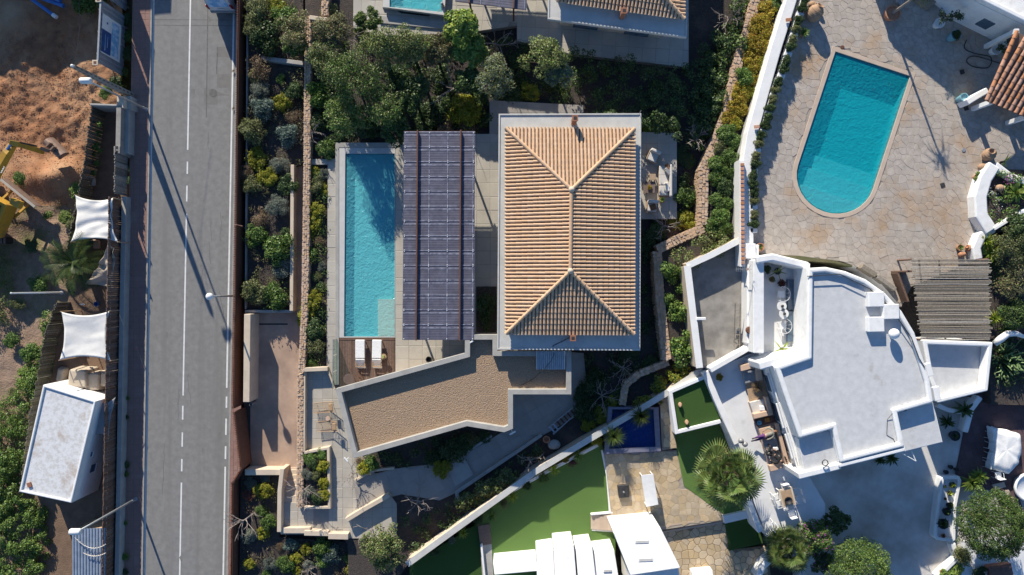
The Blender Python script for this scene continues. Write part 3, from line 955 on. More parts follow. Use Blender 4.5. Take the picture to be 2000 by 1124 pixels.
# ------------------------------------------------------------------ large setting
mb = MB(); mb.add([(-400, -400, -2.2), (400, -400, -2.2), (400, 400, -2.2), (-400, 400, -2.2)], [(0, 1, 2, 3)])
structure('ground', mb, GROUND)

LX = lambda y: 300 - .0165 * y      # left edge line of the road, in photo pixels
CX = lambda y: 372 - .0187 * y      # centre line
RX = lambda y: 457 - .0187 * y      # right edge line
SLX = lambda y: 259 - .0187 * y     # outer edge of the left pavement
FRX = lambda y: 481 - .0125 * y     # outer edge of the right pavement
Y0, Y1 = -260, 1390
def strip(fa, fb, z, y0=Y0, y1=Y1):
    return PP([(fa(y0), y0), (fb(y0), y0), (fb(y1), y1), (fa(y1), y1)], z)

road = structure('road', MB().prism(strip(lambda y: LX(y) - 3, lambda y: RX(y) + 6, 0), -2, 0), ASPHALT)
def marking(fc, w, y0, y1, z=.004):
    o = MB().prism(strip(lambda y: fc(y) - w, lambda y: fc(y) + w, z, y0, y1), z - .003, z).build('road_marking', PAINT, road)
marking(LX, 1.9, Y0, Y1)
for a, b in ((Y0, 293), (316, 340), (363, 394), (418, 773), (793, 820), (845, 873), (897, 921), (943, Y1)): marking(CX, 1.35, a, b)
for a, b in ((Y0, 758), (775, 797), (818, 850), (872, 897), (912, Y1)): marking(RX, 1.5, a, b)
def patch(poly, m=PATCH, z=.0025, nm='road_patch'):
    MB().prism(PP(poly, z), z - .002, z).build(nm, m, road)
patch([(423, 92), (452, 92), (452, 112), (423, 112)], z=.002); patch([(424, 145), (449, 145), (449, 172), (424, 172)], z=.0022)
patch([(398, 171), (449, 187), (425, 187), (425, 205), (398, 205)], z=.0024)
for y in (38, 49): patch([(300, y), (450, y + 1), (450, y + 2), (300, y + 1)], SEAL, .0031, 'tar_seam')
patch([(405, 5), (407, 5), (404, 230), (402, 230)], SEAL, .0032, 'tar_seam'); patch([(424, 92), (426, 92), (424, 145), (422, 145)], SEAL, .0033, 'tar_seam')
rk = random.Random(12)
for k in range(9):                                  # wandering cracks
    x, y = rk.uniform(305, 440), rk.uniform(20, 1100); mb = MB(); w = .35; L_, R_ = [], []
    for i in range(rk.randint(6, 14)):
        L_.append((x - w, y)); R_.append((x + w, y)); x += rk.uniform(-2.4, 2.2); y += rk.uniform(4, 10)
    patch(L_ + R_[::-1], SEAL, .0036 + .0002 * k, 'road_crack')
for k in range(10):
    x, y, r_ = rk.uniform(310, 440), rk.uniform(20, 1100), rk.uniform(1.5, 5); patch([(x + r_ * rk.uniform(.5, 1.2) * math.cos(a * .7), y + r_ * 1.8 * rk.uniform(.5, 1.2) * math.sin(a * .7)) for a in range(9)], PATCH, .0056 + .0002 * k, 'oil_stain')
c = P3(416, 182, .009)
MB().lathe([(.3, -.003), (.3, 0), (.26, .001), (.001, .001)], c, 20).build('manhole_cover', SEAL, road)

lp = structure('pavement_left', MB().prism(strip(SLX, lambda y: LX(y) - 6, .12), -2, .12), MORTARD)
kb = MB().prism(strip(lambda y: LX(y) - 6, lambda y: LX(y) - 3, .14), -1, .14); kb.build('kerb', KERB, lp)
slabs(lp, strip(lambda y: SLX(y), lambda y: LX(y) - 6.2, .125, -20, 1150), .42, .42, .128, WALK, .0, limit=0, gap=.008)
rp = structure('pavement_right', MB().prism(strip(lambda y: RX(y) + 9, FRX, .12), -2, .12), MORTARD)
MB().prism(strip(lambda y: RX(y) + 6, lambda y: RX(y) + 9, .14), -1, .14).build('kerb', KERB, rp)
slabs(rp, strip(lambda y: RX(y) + 9.2, lambda y: FRX(y) - .3, .125, -20, 1150), .3, .3, .128, WALK, .0, limit=0, gap=.006)
for x, y in ((455, 139), (455, 212)):
    c = P3(x, y, .12)
    w = link('roadside_weed', shrub_mesh('dry', 0)); w.location = (c.x, c.y, .05); w.scale = (.16, .16, .14)
    tag(w, 'small dry weed at the kerb, %s of the two' % ('upper' if y < 180 else 'lower'), 'weed', 'kerb weeds')

# dug earth of the building plot: one sheet with mounds, ruts and a pit
def dirt_sheet():
    mb = MB(); st = .14
    x0, y0 = P(-420, 1420, -1); x1, y1 = P(236, -330, -1)
    nx, ny = int((x1 - x0) / st), int((y1 - y0) / st)
    def bump(x, y, px, py, r, h):
        cx, cy = P(px, py, -1); d = ((x - cx) ** 2 + (y - cy) ** 2) / (r * r); return h * math.exp(-d)
    def height(x, y):
            v = Vector((x * .45, y * .45, 3.3)); z = -1.15
            up = 1.0 if y > P(0, 430)[1] else .45
            z += up * (.20 * mnoise.noise(v) + .10 * mnoise.noise(v * 2.7))
            rut = Vector(((x * .8 + y * .5) * 1.4, (x * .5 - y * .8) * .3, 1.0))
            if y > P(0, 300)[1]: z += .08 * mnoise.noise(rut * 1.3) + .07 * mnoise.noise(Vector((x * 1.6, y * 1.6, 7))) + .06 * mnoise.noise(Vector(((x * .55 - y * .85) * 2.1, (x * .85 + y * .55) * .3, 4))) + .08 * mnoise.noise(Vector((x * 3, y * 3, 2)))
            z += bump(x, y, 118, 345, 1.1, .9) + bump(x, y, 70, 345, 1.2, .5) - bump(x, y, 105, 300, 1.2, .55) - bump(x, y, 50, 460, 1.6, .5)
            return z
    global DIRTH
    DIRTH = height
    for j in range(ny + 1):
        for i in range(nx + 1): mb.v.append((x0 + i * st, y0 + j * st, height(x0 + i * st, y0 + j * st)))
    for j in range(ny):
        for i in range(nx):
            a = j * (nx + 1) + i
            cx, cy = x0 + i * st, y0 + j * st
            ppy = 562 - cy * S
            mb.f.append((a, a + 1, a + nx + 2, a + nx + 1))
            mb.m.append(0 if ppy + 90 * mnoise.noise(Vector((cx * .5, cy * .5, 0))) < 400 else 1)
    return structure('excavated_earth', mb, [DIRT, DIRTPALE], smooth=True)
dirt_sheet()
structure('yard', MB().prism(PP([(208, 205), (SLX(205) - 4, 205), (SLX(1150) - 4, 1150), (60, 1150), (75, 820), (118, 650), (160, 470), (185, 320)], -.55), -1.8, -.55), YARD)

# ------------------------------------------------------------------ left boundary
def reed_fence(name, label, path, z0, z1, m=REED, sp=.09, seed=1, rails=True, group=None, w=.05, jit=.12):
    rng = random.Random(seed)
    pts = [P3(a, b, z0) for a, b in path]
    t = thing(name, label, 'fence', pts[0], group=group)
    mb = MB(); rl = MB()
    for a, b in zip(pts[:-1], pts[1:]):
        e = (b - a); k = int(e.length / sp); an = math.atan2(e.y, e.x)
        for i in range(k):
            c = a + e * (i + .5) / k
            h = (z1 - z0) * rng.uniform(1 - jit, 1)
            mb.box((c.x + rng.uniform(-.02, .02), c.y, z0 + h / 2), (sp * rng.uniform(.75, 1.1), w * rng.uniform(.6, 1.3), h), an + rng.uniform(-.2, .2))
        for q in (.25, .8):
            p0, p1 = a.copy(), b.copy(); p0.z = p1.z = z0 + (z1 - z0) * q
            rl.bar(p0, p1, .03, .06)
    o = mb.build('reeds', m, t); o['kind'] = 'stuff'
    if rails: rl.build('rails', WOODGREY, t)
    return t
reed_fence('reed_fence', 'long weathered reed screen between the dug earth and the narrow yard, upper run', [(212, 208), (203, 270), (193, 340), (176, 430), (160, 500)], -.8, 1.2, seed=2)
reed_fence('reed_fence', 'weathered reed screen beside the green scrub, lower run beside the white roofed shed', [(142, 590), (120, 650), (104, 740), (92, 800), (72, 950)], -.8, 1.1, seed=3)
wall('concrete_wall', 'tall grey concrete wall beside the shaded pavement, with a gate pier', [(232, 206), (230, 296)], .35, -.6, 1.4, CONCD)
wall('concrete_wall', 'low second leaf of concrete wall, between the tall grey wall and the pavement', [(247, 200), (245, 300)], .4, -.6, .9, CONC)
t = thing('gate_pier', 'pale block gate pier at the foot of the tall lamp post', 'pier', P3(250, 205, 0))
b = MB(); b.prism(PP([(228, 188), (242, 188), (242, 211), (228, 211)], 1.35), 0, 1.35); b.build('pier_block', CREAM, t, bevel=.02)
b = MB(); b.prism(PP([(242.5, 188), (256, 188), (256, 214), (242.5, 214)], .95), 0, .95); b.build('meter_box', CONC, t, bevel=.02)
wall('concrete_wall', 'thin white wall end across the yard below the utility pole', [(176, 204), (228, 206)], .14, -.7, 1.3, CONC)
wall('concrete_wall', 'long low pale concrete wall edging the shaded pavement, below the sails', [(SLX(384) - 10, 384), (SLX(1150) - 10, 1150)], .34, -.6, .75, CONC)
reed_fence('slat_gate', 'grey slatted gate between the block piers of the yard', [(SLX(300) - 4, 300), (SLX(384) - 4, 384)], 0, 1.7, WOODGREY, .11, 4)
reed_fence('slat_fence', 'long brown slatted fence behind the low pale concrete wall', [(SLX(392) - 3, 392), (SLX(1150) - 3, 1150)], -.3, 2.0, WOOD, .14, 5, jit=.03)
b = MB(); b.prism(PP([(222, 286), (234, 286), (234, 300), (222, 300)], 1.5), -.6, 1.5)
o = b.build('wall_pier', CONCD, bevel=.02); tag(o, 'dark block pier with two hollow cells on the yard wall', 'pier')
for dy in (-.16, .16):
    q = P3(228, 293, 1.5); h = MB(); h.box((q.x, q.y + dy, 1.506), (.2, .2, .01)); h.build('cell_shade', DARK, o)  # flat dark plates imitate the shade inside the cells of a solid pier

# advertising hoarding on corrugated sheets
def hoarding(label, y0, y1, dx, printed):
    a, b_ = P3(238 + dx, y0, 0), P3(232 + dx, y1, 0)
    t = thing('hoarding', label, 'hoarding', (a + b_) / 2, group='roadside hoardings')
    e = (b_ - a).normalized(); n = Vector((-e.y, e.x, 0))
    if n.x < 0: n = -n
    ln = (b_ - a).length
    k = int(ln / .32)
    for i in range(k):                              # vertical corrugated sheets
        c = a + e * (i + .5) * ln / k
        m = MB(); m.bar(Vector((c.x, c.y, -.5)), Vector((c.x, c.y, 2.75)), .02, ln / k)
        m = MB(); m.box((c.x, c.y, .95), (.03, ln / k * .98, 2.9), math.atan2(e.y, e.x) - math.pi / 2)
        m.box((c.x + n.x * .03, c.y + n.y * .03, .95), (.05, ln / k * .45, 2.9), math.atan2(e.y, e.x) - math.pi / 2)
        m.build('corrugated_sheet', CORR, t)
    m = MB()
    for q in (.15, .5, .85):
        c = a + e * ln * q - n * .12
        m.bar((c.x, c.y, -1), (c.x, c.y, 2.4), .1, .1)
        m.bar((c.x - n.x * 1.0, c.y - n.y * 1.0, -1), (c.x, c.y, 2.0), .06, .06)
    m.build('frame', STEEL, t)
    m = MB(); m.bar(Vector((*(a - n * .05).xy, 2.42)), Vector((*(b_ - n * .05).xy, 2.42)), .12, .08); m.build('top_rail', STEEL, t)
    if printed:
        for q in (a, b_):
            m = MB(); m.box((q.x - .18, q.y, 2.46), (.4, .36, .1)); ec = m.build('end_cap', CREAM, t, bevel=.02); m = MB(); m.box((q.x - .18, q.y, 2.513), (.2, .18, .01)); m.build('flue_opening', RUST, ec)
        def panel(f0, f1, z0, z1, m_, d=.075):
            p, q = a + e * ln * f0 + n * d, a + e * ln * f1 + n * d
            mm = MB(); mm.add([(p.x, p.y, z0), (q.x, q.y, z0), (q.x, q.y, z1), (p.x, p.y, z1)], [(0, 1, 2, 3)]); return mm.build('printed_panel', m_, t)
        panel(.2, .82, .1, 2.36, WMETAL); panel(.2, .44, 1.3, 2.33, SKYB, .08).data.materials[0] = WMETAL
        panel(.44, .80, 1.25, 2.34, NAVY, .085); panel(.24, .78, .35, 1.22, SKYB, .09); panel(.3, .33, 1.7, 1.85, NAVY, .095)
        panel(.50, .76, 1.9, 1.96, SKYB, .095); panel(.52, .70, 1.65, 1.69, SKYB, .095)
    return t
hoarding('roadside hoarding of corrugated steel with a blue and white printed panel', 28, 145, 0, True)
hoarding('partly visible corrugated hoarding at the top edge, above the printed one', -60, 16, 6, False)
# poles and lamps
def lamp(px, py, h, label, head='drum', hx=-.35):
    c = P3(px, py, .1)
    t = thing('street_lamp', label, 'street lamp', c)
    m = MB(); m.tube([(0, 0, 0), (0, 0, h * .5), (0, 0, h)], [.085, .07, .05], 10); m.build('pole', STEEL, t, world=False, smooth=True)
    m = MB(); m.lathe([(.16, 0), (.16, .04), (.1, .06), (.1, .5), (.085, .52)], n=12); m.build('base', STEEL, t, world=False)
    m = MB()
    if head == 'drum':
        m.lathe([(.05, -.36), (.17, -.34), (.2, -.28), (.2, .28), (.17, .34), (.05, .36)], (hx * .35, 0, h + .05), 16, M=Matrix.Rotation(math.pi / 2, 3, 'Y'))
    else: m.ball((0, 0, h + .16), .24, 18)
    m.build('lamp_head', WMETAL, t, world=False, smooth=True)
    m = MB(); m.lathe([(.06, h - .12), (.09, h - .08), (.09, h - .02), (.05, h)], n=10); m.build('collar', GREYM, t, world=False)
lamp(286, 214, 6.7, 'tall street lamp with a white drum head by the block gate pier')
lamp(265, 975, 6.5, 'street lamp with a white drum head beside the blue corrugated roof')
lamp(462, 578, 4.2, 'lamp post with a round white globe on the right pavement', 'globe')
def concrete_pole(px, py, h):
    c = P3(px, py, -.3)
    t = thing('utility_pole', 'tall tapering concrete utility pole with a row of holes', 'pole', c)
    m = MB(); m.prism([(-.27, -.17), (.27, -.17), (.27, .17), (-.27, .17)], 0, h, [(-.13, -.09), (.13, -.09), (.13, .09), (-.13, .09)])
    m.build('shaft', CONCD, t, world=False, bevel=.02)
    h_ = MB()
    for i in range(14):
        z = .8 + i * .45; f = 1 - .5 * z / h
        for s in (-1, 1):
            h_.box((0, s * (.17 * (1 - z / h) + .09 * z / h + .002), z), (.13 * f, .012, .2)); h_.box((s * (.27 * (1 - z / h) + .13 * z / h + .002), 0, z), (.012, .10 * f, .2))
    h_.build('hole_shade', DARK, t, world=False)['kind'] = 'stuff'  # dark plates on the shaft stand in for the shade inside its holes
    m = MB(); m.lathe([(.09, 0), (.09, .1), (.02, .14)], (0, 0, h), 10); m.build('cap', WMETAL, t, world=False)
    m = MB(); m.tube([(.05, 0, h - .1), (-.1, 3.0, h - .9), (0, 12, h)], .012, 4); m.build('cable', DARK, t, world=False)
concrete_pole(262, 190, 6.9)
c = P3(121, 572, -.6); t = thing('post', 'thin white post standing by the date palm', 'post', c)
m = MB(); m.tube([(0, 0, 0), (0, 0, 5.0)], [.07, .05], 8); m.build('shaft', WMETAL, t, world=False)
m = MB(); m.ball((0, 0, 5.03), .07, 8); m.build('cap', WMETAL, t, world=False)
m = MB(); m.lathe([(.14, 0), (.14, .04), (.08, .06)], n=10); m.build('foot', STEEL, t, world=False)

# ------------------------------------------------------------------ sails, tarp and yard things
def sail(name, label, cs, zs, m, sag=.25, pinch=.17, wr=.05, seed=0, posts=True, n=22):
    W4 = [P3(a, b, z) for (a, b), z in zip(cs, zs)]
    t = thing(name, label, 'shade sail', (W4[0] + W4[2]) / 2 * 1.0)
    mb = MB()
    for j in range(n + 1):
        for i in range(n + 1):
            u, v = i / n, j / n
            ue = u + pinch * (1 - 2 * u) * 4 * v * (1 - v) * .5; ve = v + pinch * (1 - 2 * v) * 4 * u * (1 - u) * .5
            p = W4[0] * (1 - ue) * (1 - ve) + W4[1] * ue * (1 - ve) + W4[2] * ue * ve + W4[3] * (1 - ue) * ve
            p = p.copy(); p.z += -sag * 16 * u * (1 - u) * v * (1 - v) * .5 + wr * mnoise.noise(Vector((u * 2 + v * 6 + seed, (u - v) * 1.5, seed)))
            mb.v.append(tuple(p))
    for j in range(n):
        for i in range(n):
            a = j * (n + 1) + i; mb.f.append((a, a + 1, a + n + 2, a + n + 1)); mb.m.append(0)
    o = mb.build('cloth', m, t, smooth=True)
    sd = o.modifiers.new('thick', 'SOLIDIFY'); sd.thickness = .012
    if posts:
        for w in W4:
            ps = MB(); ps.tube([(w.x, w.y, -.8), (w.x, w.y, w.z + .05)], .035, 6); ps.build('post', WOODPALE, t)
    return t
sail('shade_sail', 'upper white shade sail with folds, above the date palm', [(146, 381), (221, 387), (230, 473), (139, 473)], [1.5, 1.9, 1.7, 1.6], SAIL, wr=.12, seed=2)
sail('shade_sail', 'lower white shade sail with a palm shadow, above the canvas covered furniture', [(119, 609), (214, 608), (216, 705), (116, 704)], [1.7, 1.9, 1.8, 1.6], SAIL, wr=.05, seed=5)
sail('collapsed_tarp', 'crumpled beige tarpaulin sagging beside the date palm', [(216, 470), (224, 486), (226, 568), (168, 556)], [1.8, 1.7, .9, .7], CANVAS, sag=.3, pinch=.1, wr=.35, seed=9, posts=False)
feather_palm(144, 513, -.6, 1.6, 2.3, 'date palm with arching fronds between the two white shade sails', n=34)

# white roofed shed
def leaning_box(name, label, roof, z1, z0, rimh, mroof, mwall, cat='building', rimw=.14):
    pw = ccw(PP(roof, z1)); cx = sum(p[0] for p in pw) / len(pw); cy = sum(p[1] for p in pw) / len(pw)
    t = thing(name, label, cat, (cx, cy, z0))
    MB().prism(pw, z0, z1 - rimh).build('wall', mwall, t)
    MB().prism(offset(pw, rimw * .8), z1 - rimh + .004, z1 - rimh + .02).build('roof', mroof, t)
    MB().ring(pw, offset(pw, rimw), z1 - rimh + .004, z1).build('parapet', WSMOOTH, t, bevel=.04)
    return t, pw
t, pw = leaning_box('white_shed', 'small white shed with a flaking white flat roof beside the road wall', [(84, 752), (187, 784), (139, 983), (37, 961)], 2.5, -.8, .12, ROOFOLD, WHITE)
a, b_ = P3(186, 790, 2.5), P3(140, 980, 2.5)
e = (b_ - a).normalized(); n = Vector((-e.y, e.x, 0))
if n.x < 0: n = -n
for f, z, w, h in ((.72, .9, .55, .5), (.55, 1.5, .3, .15)):
    c = a + e * (b_ - a).length * f + n * .012
    m = MB(); m.bar(Vector((c.x, c.y, z - h / 2)), Vector((c.x, c.y, z + h / 2)), .05, w)
    m = MB(); m.box((c.x, c.y, z), (.05, w, h), math.atan2(e.y, e.x) - math.pi / 2); wd = m.build('window', PANE, t)
    m = MB(); m.box((c.x + n.x * .02, c.y + n.y * .02, z - h / 2 - .03), (.1, w + .1, .05), math.atan2(e.y, e.x) - math.pi / 2); m.build('sill', WHITE, wd)
c = P3(58, 947, 2.42); m = MB(); m.box((c.x, c.y, c.z + .02), (.28, .32, .1), .3); m.build('roof_brick', CHIM, t)
sail('side_awning', 'small grey awning between the white shed and the slatted fence', [(188, 786), (226, 776), (212, 858), (182, 850)], [1.7, 1.6, 1.5, 1.6], CUSHG, sag=.1, wr=.1, seed=3, posts=False)

def covered(label, poly, h, m=CANVAS, z=-.55, name='covered_furniture'):
    pw = ccw(PP(poly, z + h)); me = MB()
    n = 9
    A = [Vector(p) for p in pw]
    t = thing(name, label, 'furniture cover', (A[0].x, A[0].y, z))
    k = len(A); me.prism(offset(pw, -.12), z, z + h, offset(pw, 0))
    o = me.build('cover', m, t, bevel=.12, seg=3)
    f = MB()
    for i in range(k):
        p, q = Vector(pw[i]), Vector(pw[(i + 1) % k])
        for j in range(4):
            s = p.lerp(q, (j + .5) / 4); f.tube([(s.x, s.y, z + h * .9), (s.x * 1.0 + (s.x - A[0].lerp(A[2 % k], .5).x) * .12, s.y + (s.y - A[0].lerp(A[2 % k], .5).y) * .12, z)], [.02, .05], 4)
    f.build('folds', m, t)
covered('canvas covered furniture stack under the lower sail, widest piece', [(134, 722), (166, 724), (168, 758), (131, 757)], 1.5)
covered('canvas covered rounded stack between the wide cover and the narrow cover', [(170, 730), (193, 730), (191, 762), (164, 763)], 1.25)
covered('narrow canvas cover standing against the slatted fence', [(196, 728), (214, 729), (213, 756), (195, 754)], 1.1)
covered('flat canvas bundle lying by the reed screen under the lower sail', [(112, 720), (124, 722), (120, 746), (108, 744)], .5)
m = MB(); c = P3(176, 718, 1.0); branch_tree(m, (0, 0, 0), 1.0, 1.2, 2, .05, 4, (2, 4)); o = m.build('driftwood', TWIG); o.location = c; o.rotation_euler = (1.2, 0, 1.2)
tag(o, 'grey dead branches thrown on top of the canvas covers', 'driftwood')
for i, (px, py, mt) in enumerate(((183, 356, CONC), (192, 478, PEACH))):
    c = P3(px, py, -.4); m = MB(); m.box((0, 0, .22), (.42, .6, .08)); m.box((0, 0, .09), (.36, .5, .18)); m.box((0, .27, .45), (.42, .08, .45))
    o = m.build('yard_seat', mt, bevel=.02); o.location = c; tag(o, ('pale low seat by the upper reed screen' if i == 0 else 'low peach seat in the shade under the upper sail'), 'seat')
c = P3(192, 594, -.5); m = MB(); m.lathe([(.12, 0), (.17, .25), (.18, .27), (.15, .27), (.1, .05)], n=14); o = m.build('bucket', BLUEP); o.location = c; tag(o, 'blue bucket on the yard floor above the lower sail', 'bucket')
c = P3(157, 595, -.5); m = MB(); m.lathe([(.05, 0), (.06, .3), (.03, .36), (.03, .4)], M=Matrix.Rotation(1.5, 3, 'Y'), n=10); o = m.build('bottle', WMETAL); o.location = c + Vector((0, 0, .06)); tag(o, 'white bottle lying on the yard floor above the lower sail', 'bottle')

# corrugated roof at the bottom
t = thing('corrugated_shed', 'shed with a pale blue corrugated roof at the bottom edge', 'shed', P3(175, 1100, -.6))
cr = PP([(143, 1032), (208, 1030), (204, 1250), (140, 1250)], 1.7)
MB().prism(offset(cr, .12), -.6, 1.6).build('wall', WOODPALE, t)
A, B, C_, D = [Vector(p) for p in cr]; n = 11
for i in range(n):                               # each sheet fold a strip of its own
    m = MB(); f0, f1 = i / n, (i + 1) / n
    prof = [(0, 0), (.3, 0), (.4, .05), (.6, .05), (.7, 0), (1, 0)]
    vs = []
    for (p, q) in ((A, B), (D, C_)):
        for u, dz in prof:
            v = p.lerp(q, f0 + (f1 - f0) * u * .995); vs.append((v.x, v.y, 1.7 + dz + (.12 if p is A else -.1)))
    k = len(prof); m.add(vs, [(a, a + 1, a + 1 + k, a + k)[::-1] for a in range(k - 1)]); m.build('roof_sheet', CORRB, t)
for k, (a, b_, sg) in enumerate((((146, 1050), (207, 1063), .25), ((162, 1080), (207, 1080), .12))):
    p, q = P3(*a, 2.0), P3(*b_, 2.0); m = MB()
    pts = [p.lerp(q, i / 12) + Vector((0, -sg * 4 * (i / 12) * (1 - i / 12) * 2, .0)) for i in range(13)]
    m.tube(pts, .012, 4); o = m.build('light_string', WMETAL); bl = MB()
    for s in pts[1:-1]: bl.ball(s + Vector((0, 0, -.03)), .05, 6)
    bl.build('bulbs', CREAM, o)['kind'] = 'stuff'; tag(o, '%s string of bulbs hanging over the blue corrugated roof' % ('upper curved' if k == 0 else 'lower straight'), 'string lights', 'light strings')

# ------------------------------------------------------------------ excavator
def excavator():
    z = -1.0
    t = thing('excavator', 'yellow excavator with grading bucket and dozer blade, cut by the left edge', 'excavator', P3(-40, 400, z))
    def q(px, py, h): return P3(px, py, h)
    m = MB()                                            # slewing body
    m.prism(PP([(-100, 345), (-38, 372), (12, 400), (-16, 462), (-70, 470), (-120, 420)], 1.3), .05, 1.3); m.build('body', YELL, t, bevel=.1)
    m = MB(); m.prism(PP([(-90, 372), (-52, 386), (-70, 430), (-108, 414)], 1.9), 1.3, 1.9); cb = m.build('cab', YELL, t, bevel=.08)
    m = MB(); m.prism(PP([(-50, 386), (-47, 388), (-66, 430), (-69, 428)], 1.85), 1.4, 1.8); m.build('cab_window', PANE, cb)
    m = MB(); m.prism(PP([(-22, 392), (2, 402), (-6, 420), (-28, 408)], 1.33), 1.28, 1.42); m.build('engine_hatch', DARK, t, bevel=.03)
    m = MB(); m.prism(PP([(22, 386), (41, 394), (34, 408), (18, 398)], 1.6), 1.2, 1.62); m.build('fuel_tank', YELL, t, bevel=.04)
    for a, b in (((-80, 470), (20, 470)), ((-100, 350), (-10, 350))):      # crawler tracks
        p0, p1 = q(*a, -.55), q(*b, -.55); tr = MB(); tr.bar(p0, p1, .5, .8); to = tr.build('track', RUBBER, t, bevel=.15, seg=3)
        sh = MB()
        for i in range(16): c = p0.lerp(p1, (i + .5) / 16); sh.box((c.x, c.y, -.13), (.12, .52, .05))
        sh.build('track_shoes', BUCKET, to)['kind'] = 'stuff'
    # dozer blade, arms
    a, b = q(10, 353, -.35), q(76, 406, -.35); e = (b - a).normalized(); s = Vector((-e.y, e.x, 0))
    m = MB(); n = 8
    for i in range(n):
        th = -.6 + 1.2 * i / (n - 1); off = .22 * math.cos(th) - .12; zz = -.7 + .75 * i / (n - 1)
        m.v += [tuple(Vector((a.x, a.y, zz)) + s * off), tuple(Vector((b.x, b.y, zz)) + s * off)]
        if i: k = len(m.v); m.f.append((k - 4, k - 3, k - 1, k - 2)); m.m.append(0)
    o = m.build('dozer_blade', BUCKET, t); sd = o.modifiers.new('t', 'SOLIDIFY'); sd.thickness = .06
    m = MB(); m.bar(a + Vector((0, 0, .42)), b + Vector((0, 0, .42)), .16, .07); m.build('blade_edge', CONC, o)
    for f in (.25, .75):
        c = a.lerp(b, f); d = c - s * 1.6 if (c - s * 1.6).x < c.x else c + s * 1.6
        m = MB(); m.bar((c.x, c.y, -.5), (d.x, d.y, -.1), .14, .16); m.build('blade_arm', YELL, t)
    # boom, stick, cylinders, bucket
    def beam(nm, pts, w, hs, mt):
        m = MB(); pts = [Vector(p) for p in pts]; vs = []
        d = (pts[-1] - pts[0]); sd = Vector((-d.y, d.x, 0)).normalized()
        for p, h in zip(pts, hs):
            for i, j in ((-1, -1), (1, -1), (1, 1), (-1, 1)): vs.append(p + sd * (i * w / 2) + Vector((0, 0, j * h / 2)))
        fs = []
        for k in range(len(pts) - 1):
            for i in range(4): fs.append((4 * k + i, 4 * k + (i + 1) % 4, 4 * k + 4 + (i + 1) % 4, 4 * k + 4 + i))
        fs += [(3, 2, 1, 0), tuple(4 * (len(pts) - 1) + i for i in range(4))]
        m.add(vs, fs); return m.build(nm, mt, t, bevel=.02)
    bo = beam('boom', [q(-28, 398, 1.2), q(-8, 340, 2.7), q(14, 300, 3.0), q(25, 284, 2.9)], .4, [.5, .6, .5, .35], YELL)
    beam('stick', [q(22, 280, 3.1), q(42, 284, 2.7), q(84, 297, 1.0)], .36, [.4, .6, .3], YELL)
    beam('boom_cylinder', [q(-4, 318, 2.6), q(20, 284, 3.3)], .13, [.13, .13], BLUEP); beam('piston_rod', [q(-14, 334, 2.4), q(-4, 318, 2.6)], .07, [.07, .07], STEEL)
    beam('stick_cylinder', [q(40, 279, 3.1), q(72, 286, 1.9)], .12, [.12, .12], DARK); beam('bucket_link', [q(80, 290, 1.4), q(96, 296, .9)], .24, [.2, .2], BUCKET)
    for k in range(3):                                     # worn white letters on the boom
        p = q(4 + k * 2.2, 337 - k * 4.2, 3.02); m = MB(); m.box((p.x, p.y, 3.06), (.16, .05, .006), .6); m.box((p.x + .02, p.y + .05, 3.06), (.05, .12, .006), .6); m.build('lettering', WMETAL, bo)
    # grading bucket: curved shell, cheeks
    a, b = q(90, 274, .35), q(121, 304, .35); e = (b - a).normalized(); s = Vector((e.y, -e.x, 0)) * -1
    m = MB(); n = 9
    for i in range(n):
        th = math.pi * (.05 + .95 * i / (n - 1)); off = s * (-.38 * math.cos(th)) + Vector((0, 0, .45 * math.sin(th) - .2 - .25 * i / n))
        m.v += [tuple(a + off), tuple(b + off)]
        if i: k = len(m.v); m.f.append((k - 4, k - 3, k - 1, k - 2)); m.m.append(0)
    for sd in (0, 1): m.f.append(tuple(2 * i + sd for i in range(n))); m.m.append(0)
    bk = m.build('bucket', BUCKET, t); sdm = bk.modifiers.new('t', 'SOLIDIFY'); sdm.thickness = .05
    m = MB()
    for f in (.38, .62): c = a.lerp(b, f); m.box((c.x, c.y, c.z + .3), (.1, .4, .35), math.atan2(e.y, e.x))
    m.build('coupler', BUCKET, bk)
excavator()

# stack of blue pipes, top left
t0 = [((58, -4), (110, 34)), ((66, -8), (124, 12)), ((78, -12), (118, 2))]
for i, (a, b_) in enumerate(t0):
    p, q = P3(*a, -.5), P3(*b_, -.5 + .1 * i); m = MB(); m.tube([p, p.lerp(q, .5), q], .13, 10); o = m.build('pipe', BLUEP)
    e = MB(); d = (q - p).normalized(); e.tube([q - d * .3, q + d * .02], .15, 10); e.build('pipe_socket', WMETAL if i == 0 else BLUEP, o)
    tag(o, ['blue pipe with a white end on the dug earth', 'middle plain blue pipe of the three on the dug earth', 'topmost plain blue pipe on the dug earth'][i], 'pipe', 'blue pipes')

# unseen house added beyond the top left corner to shade the dug earth
hp = PP([(-420, -560), (215, -590), (200, -250), (-60, -225), (-420, -195)], 3.2)
t = thing('white_house', 'unseen flat roofed white house added beyond the top left edge to shade the dug earth', 'house', (hp[0][0], hp[0][1], -1))
MB().prism(hp, -1.2, 3.2).build('wall', WHITE, t); MB().rim(hp, .3, 3.204, 3.5).build('parapet', WSMOOTH, t, bevel=.05)
for k in range(4):
    a = Vector(hp[3]).lerp(Vector(hp[4]), .15 + .22 * k); m = MB(); m.box((a.x, a.y - .02, 1.2), (1.1, .08, 1.3), .08); w = m.build('window', PANE, t); m = MB(); m.box((a.x, a.y - .08, .5), (1.3, .2, .08), .08); m.build('sill', WHITE, w)

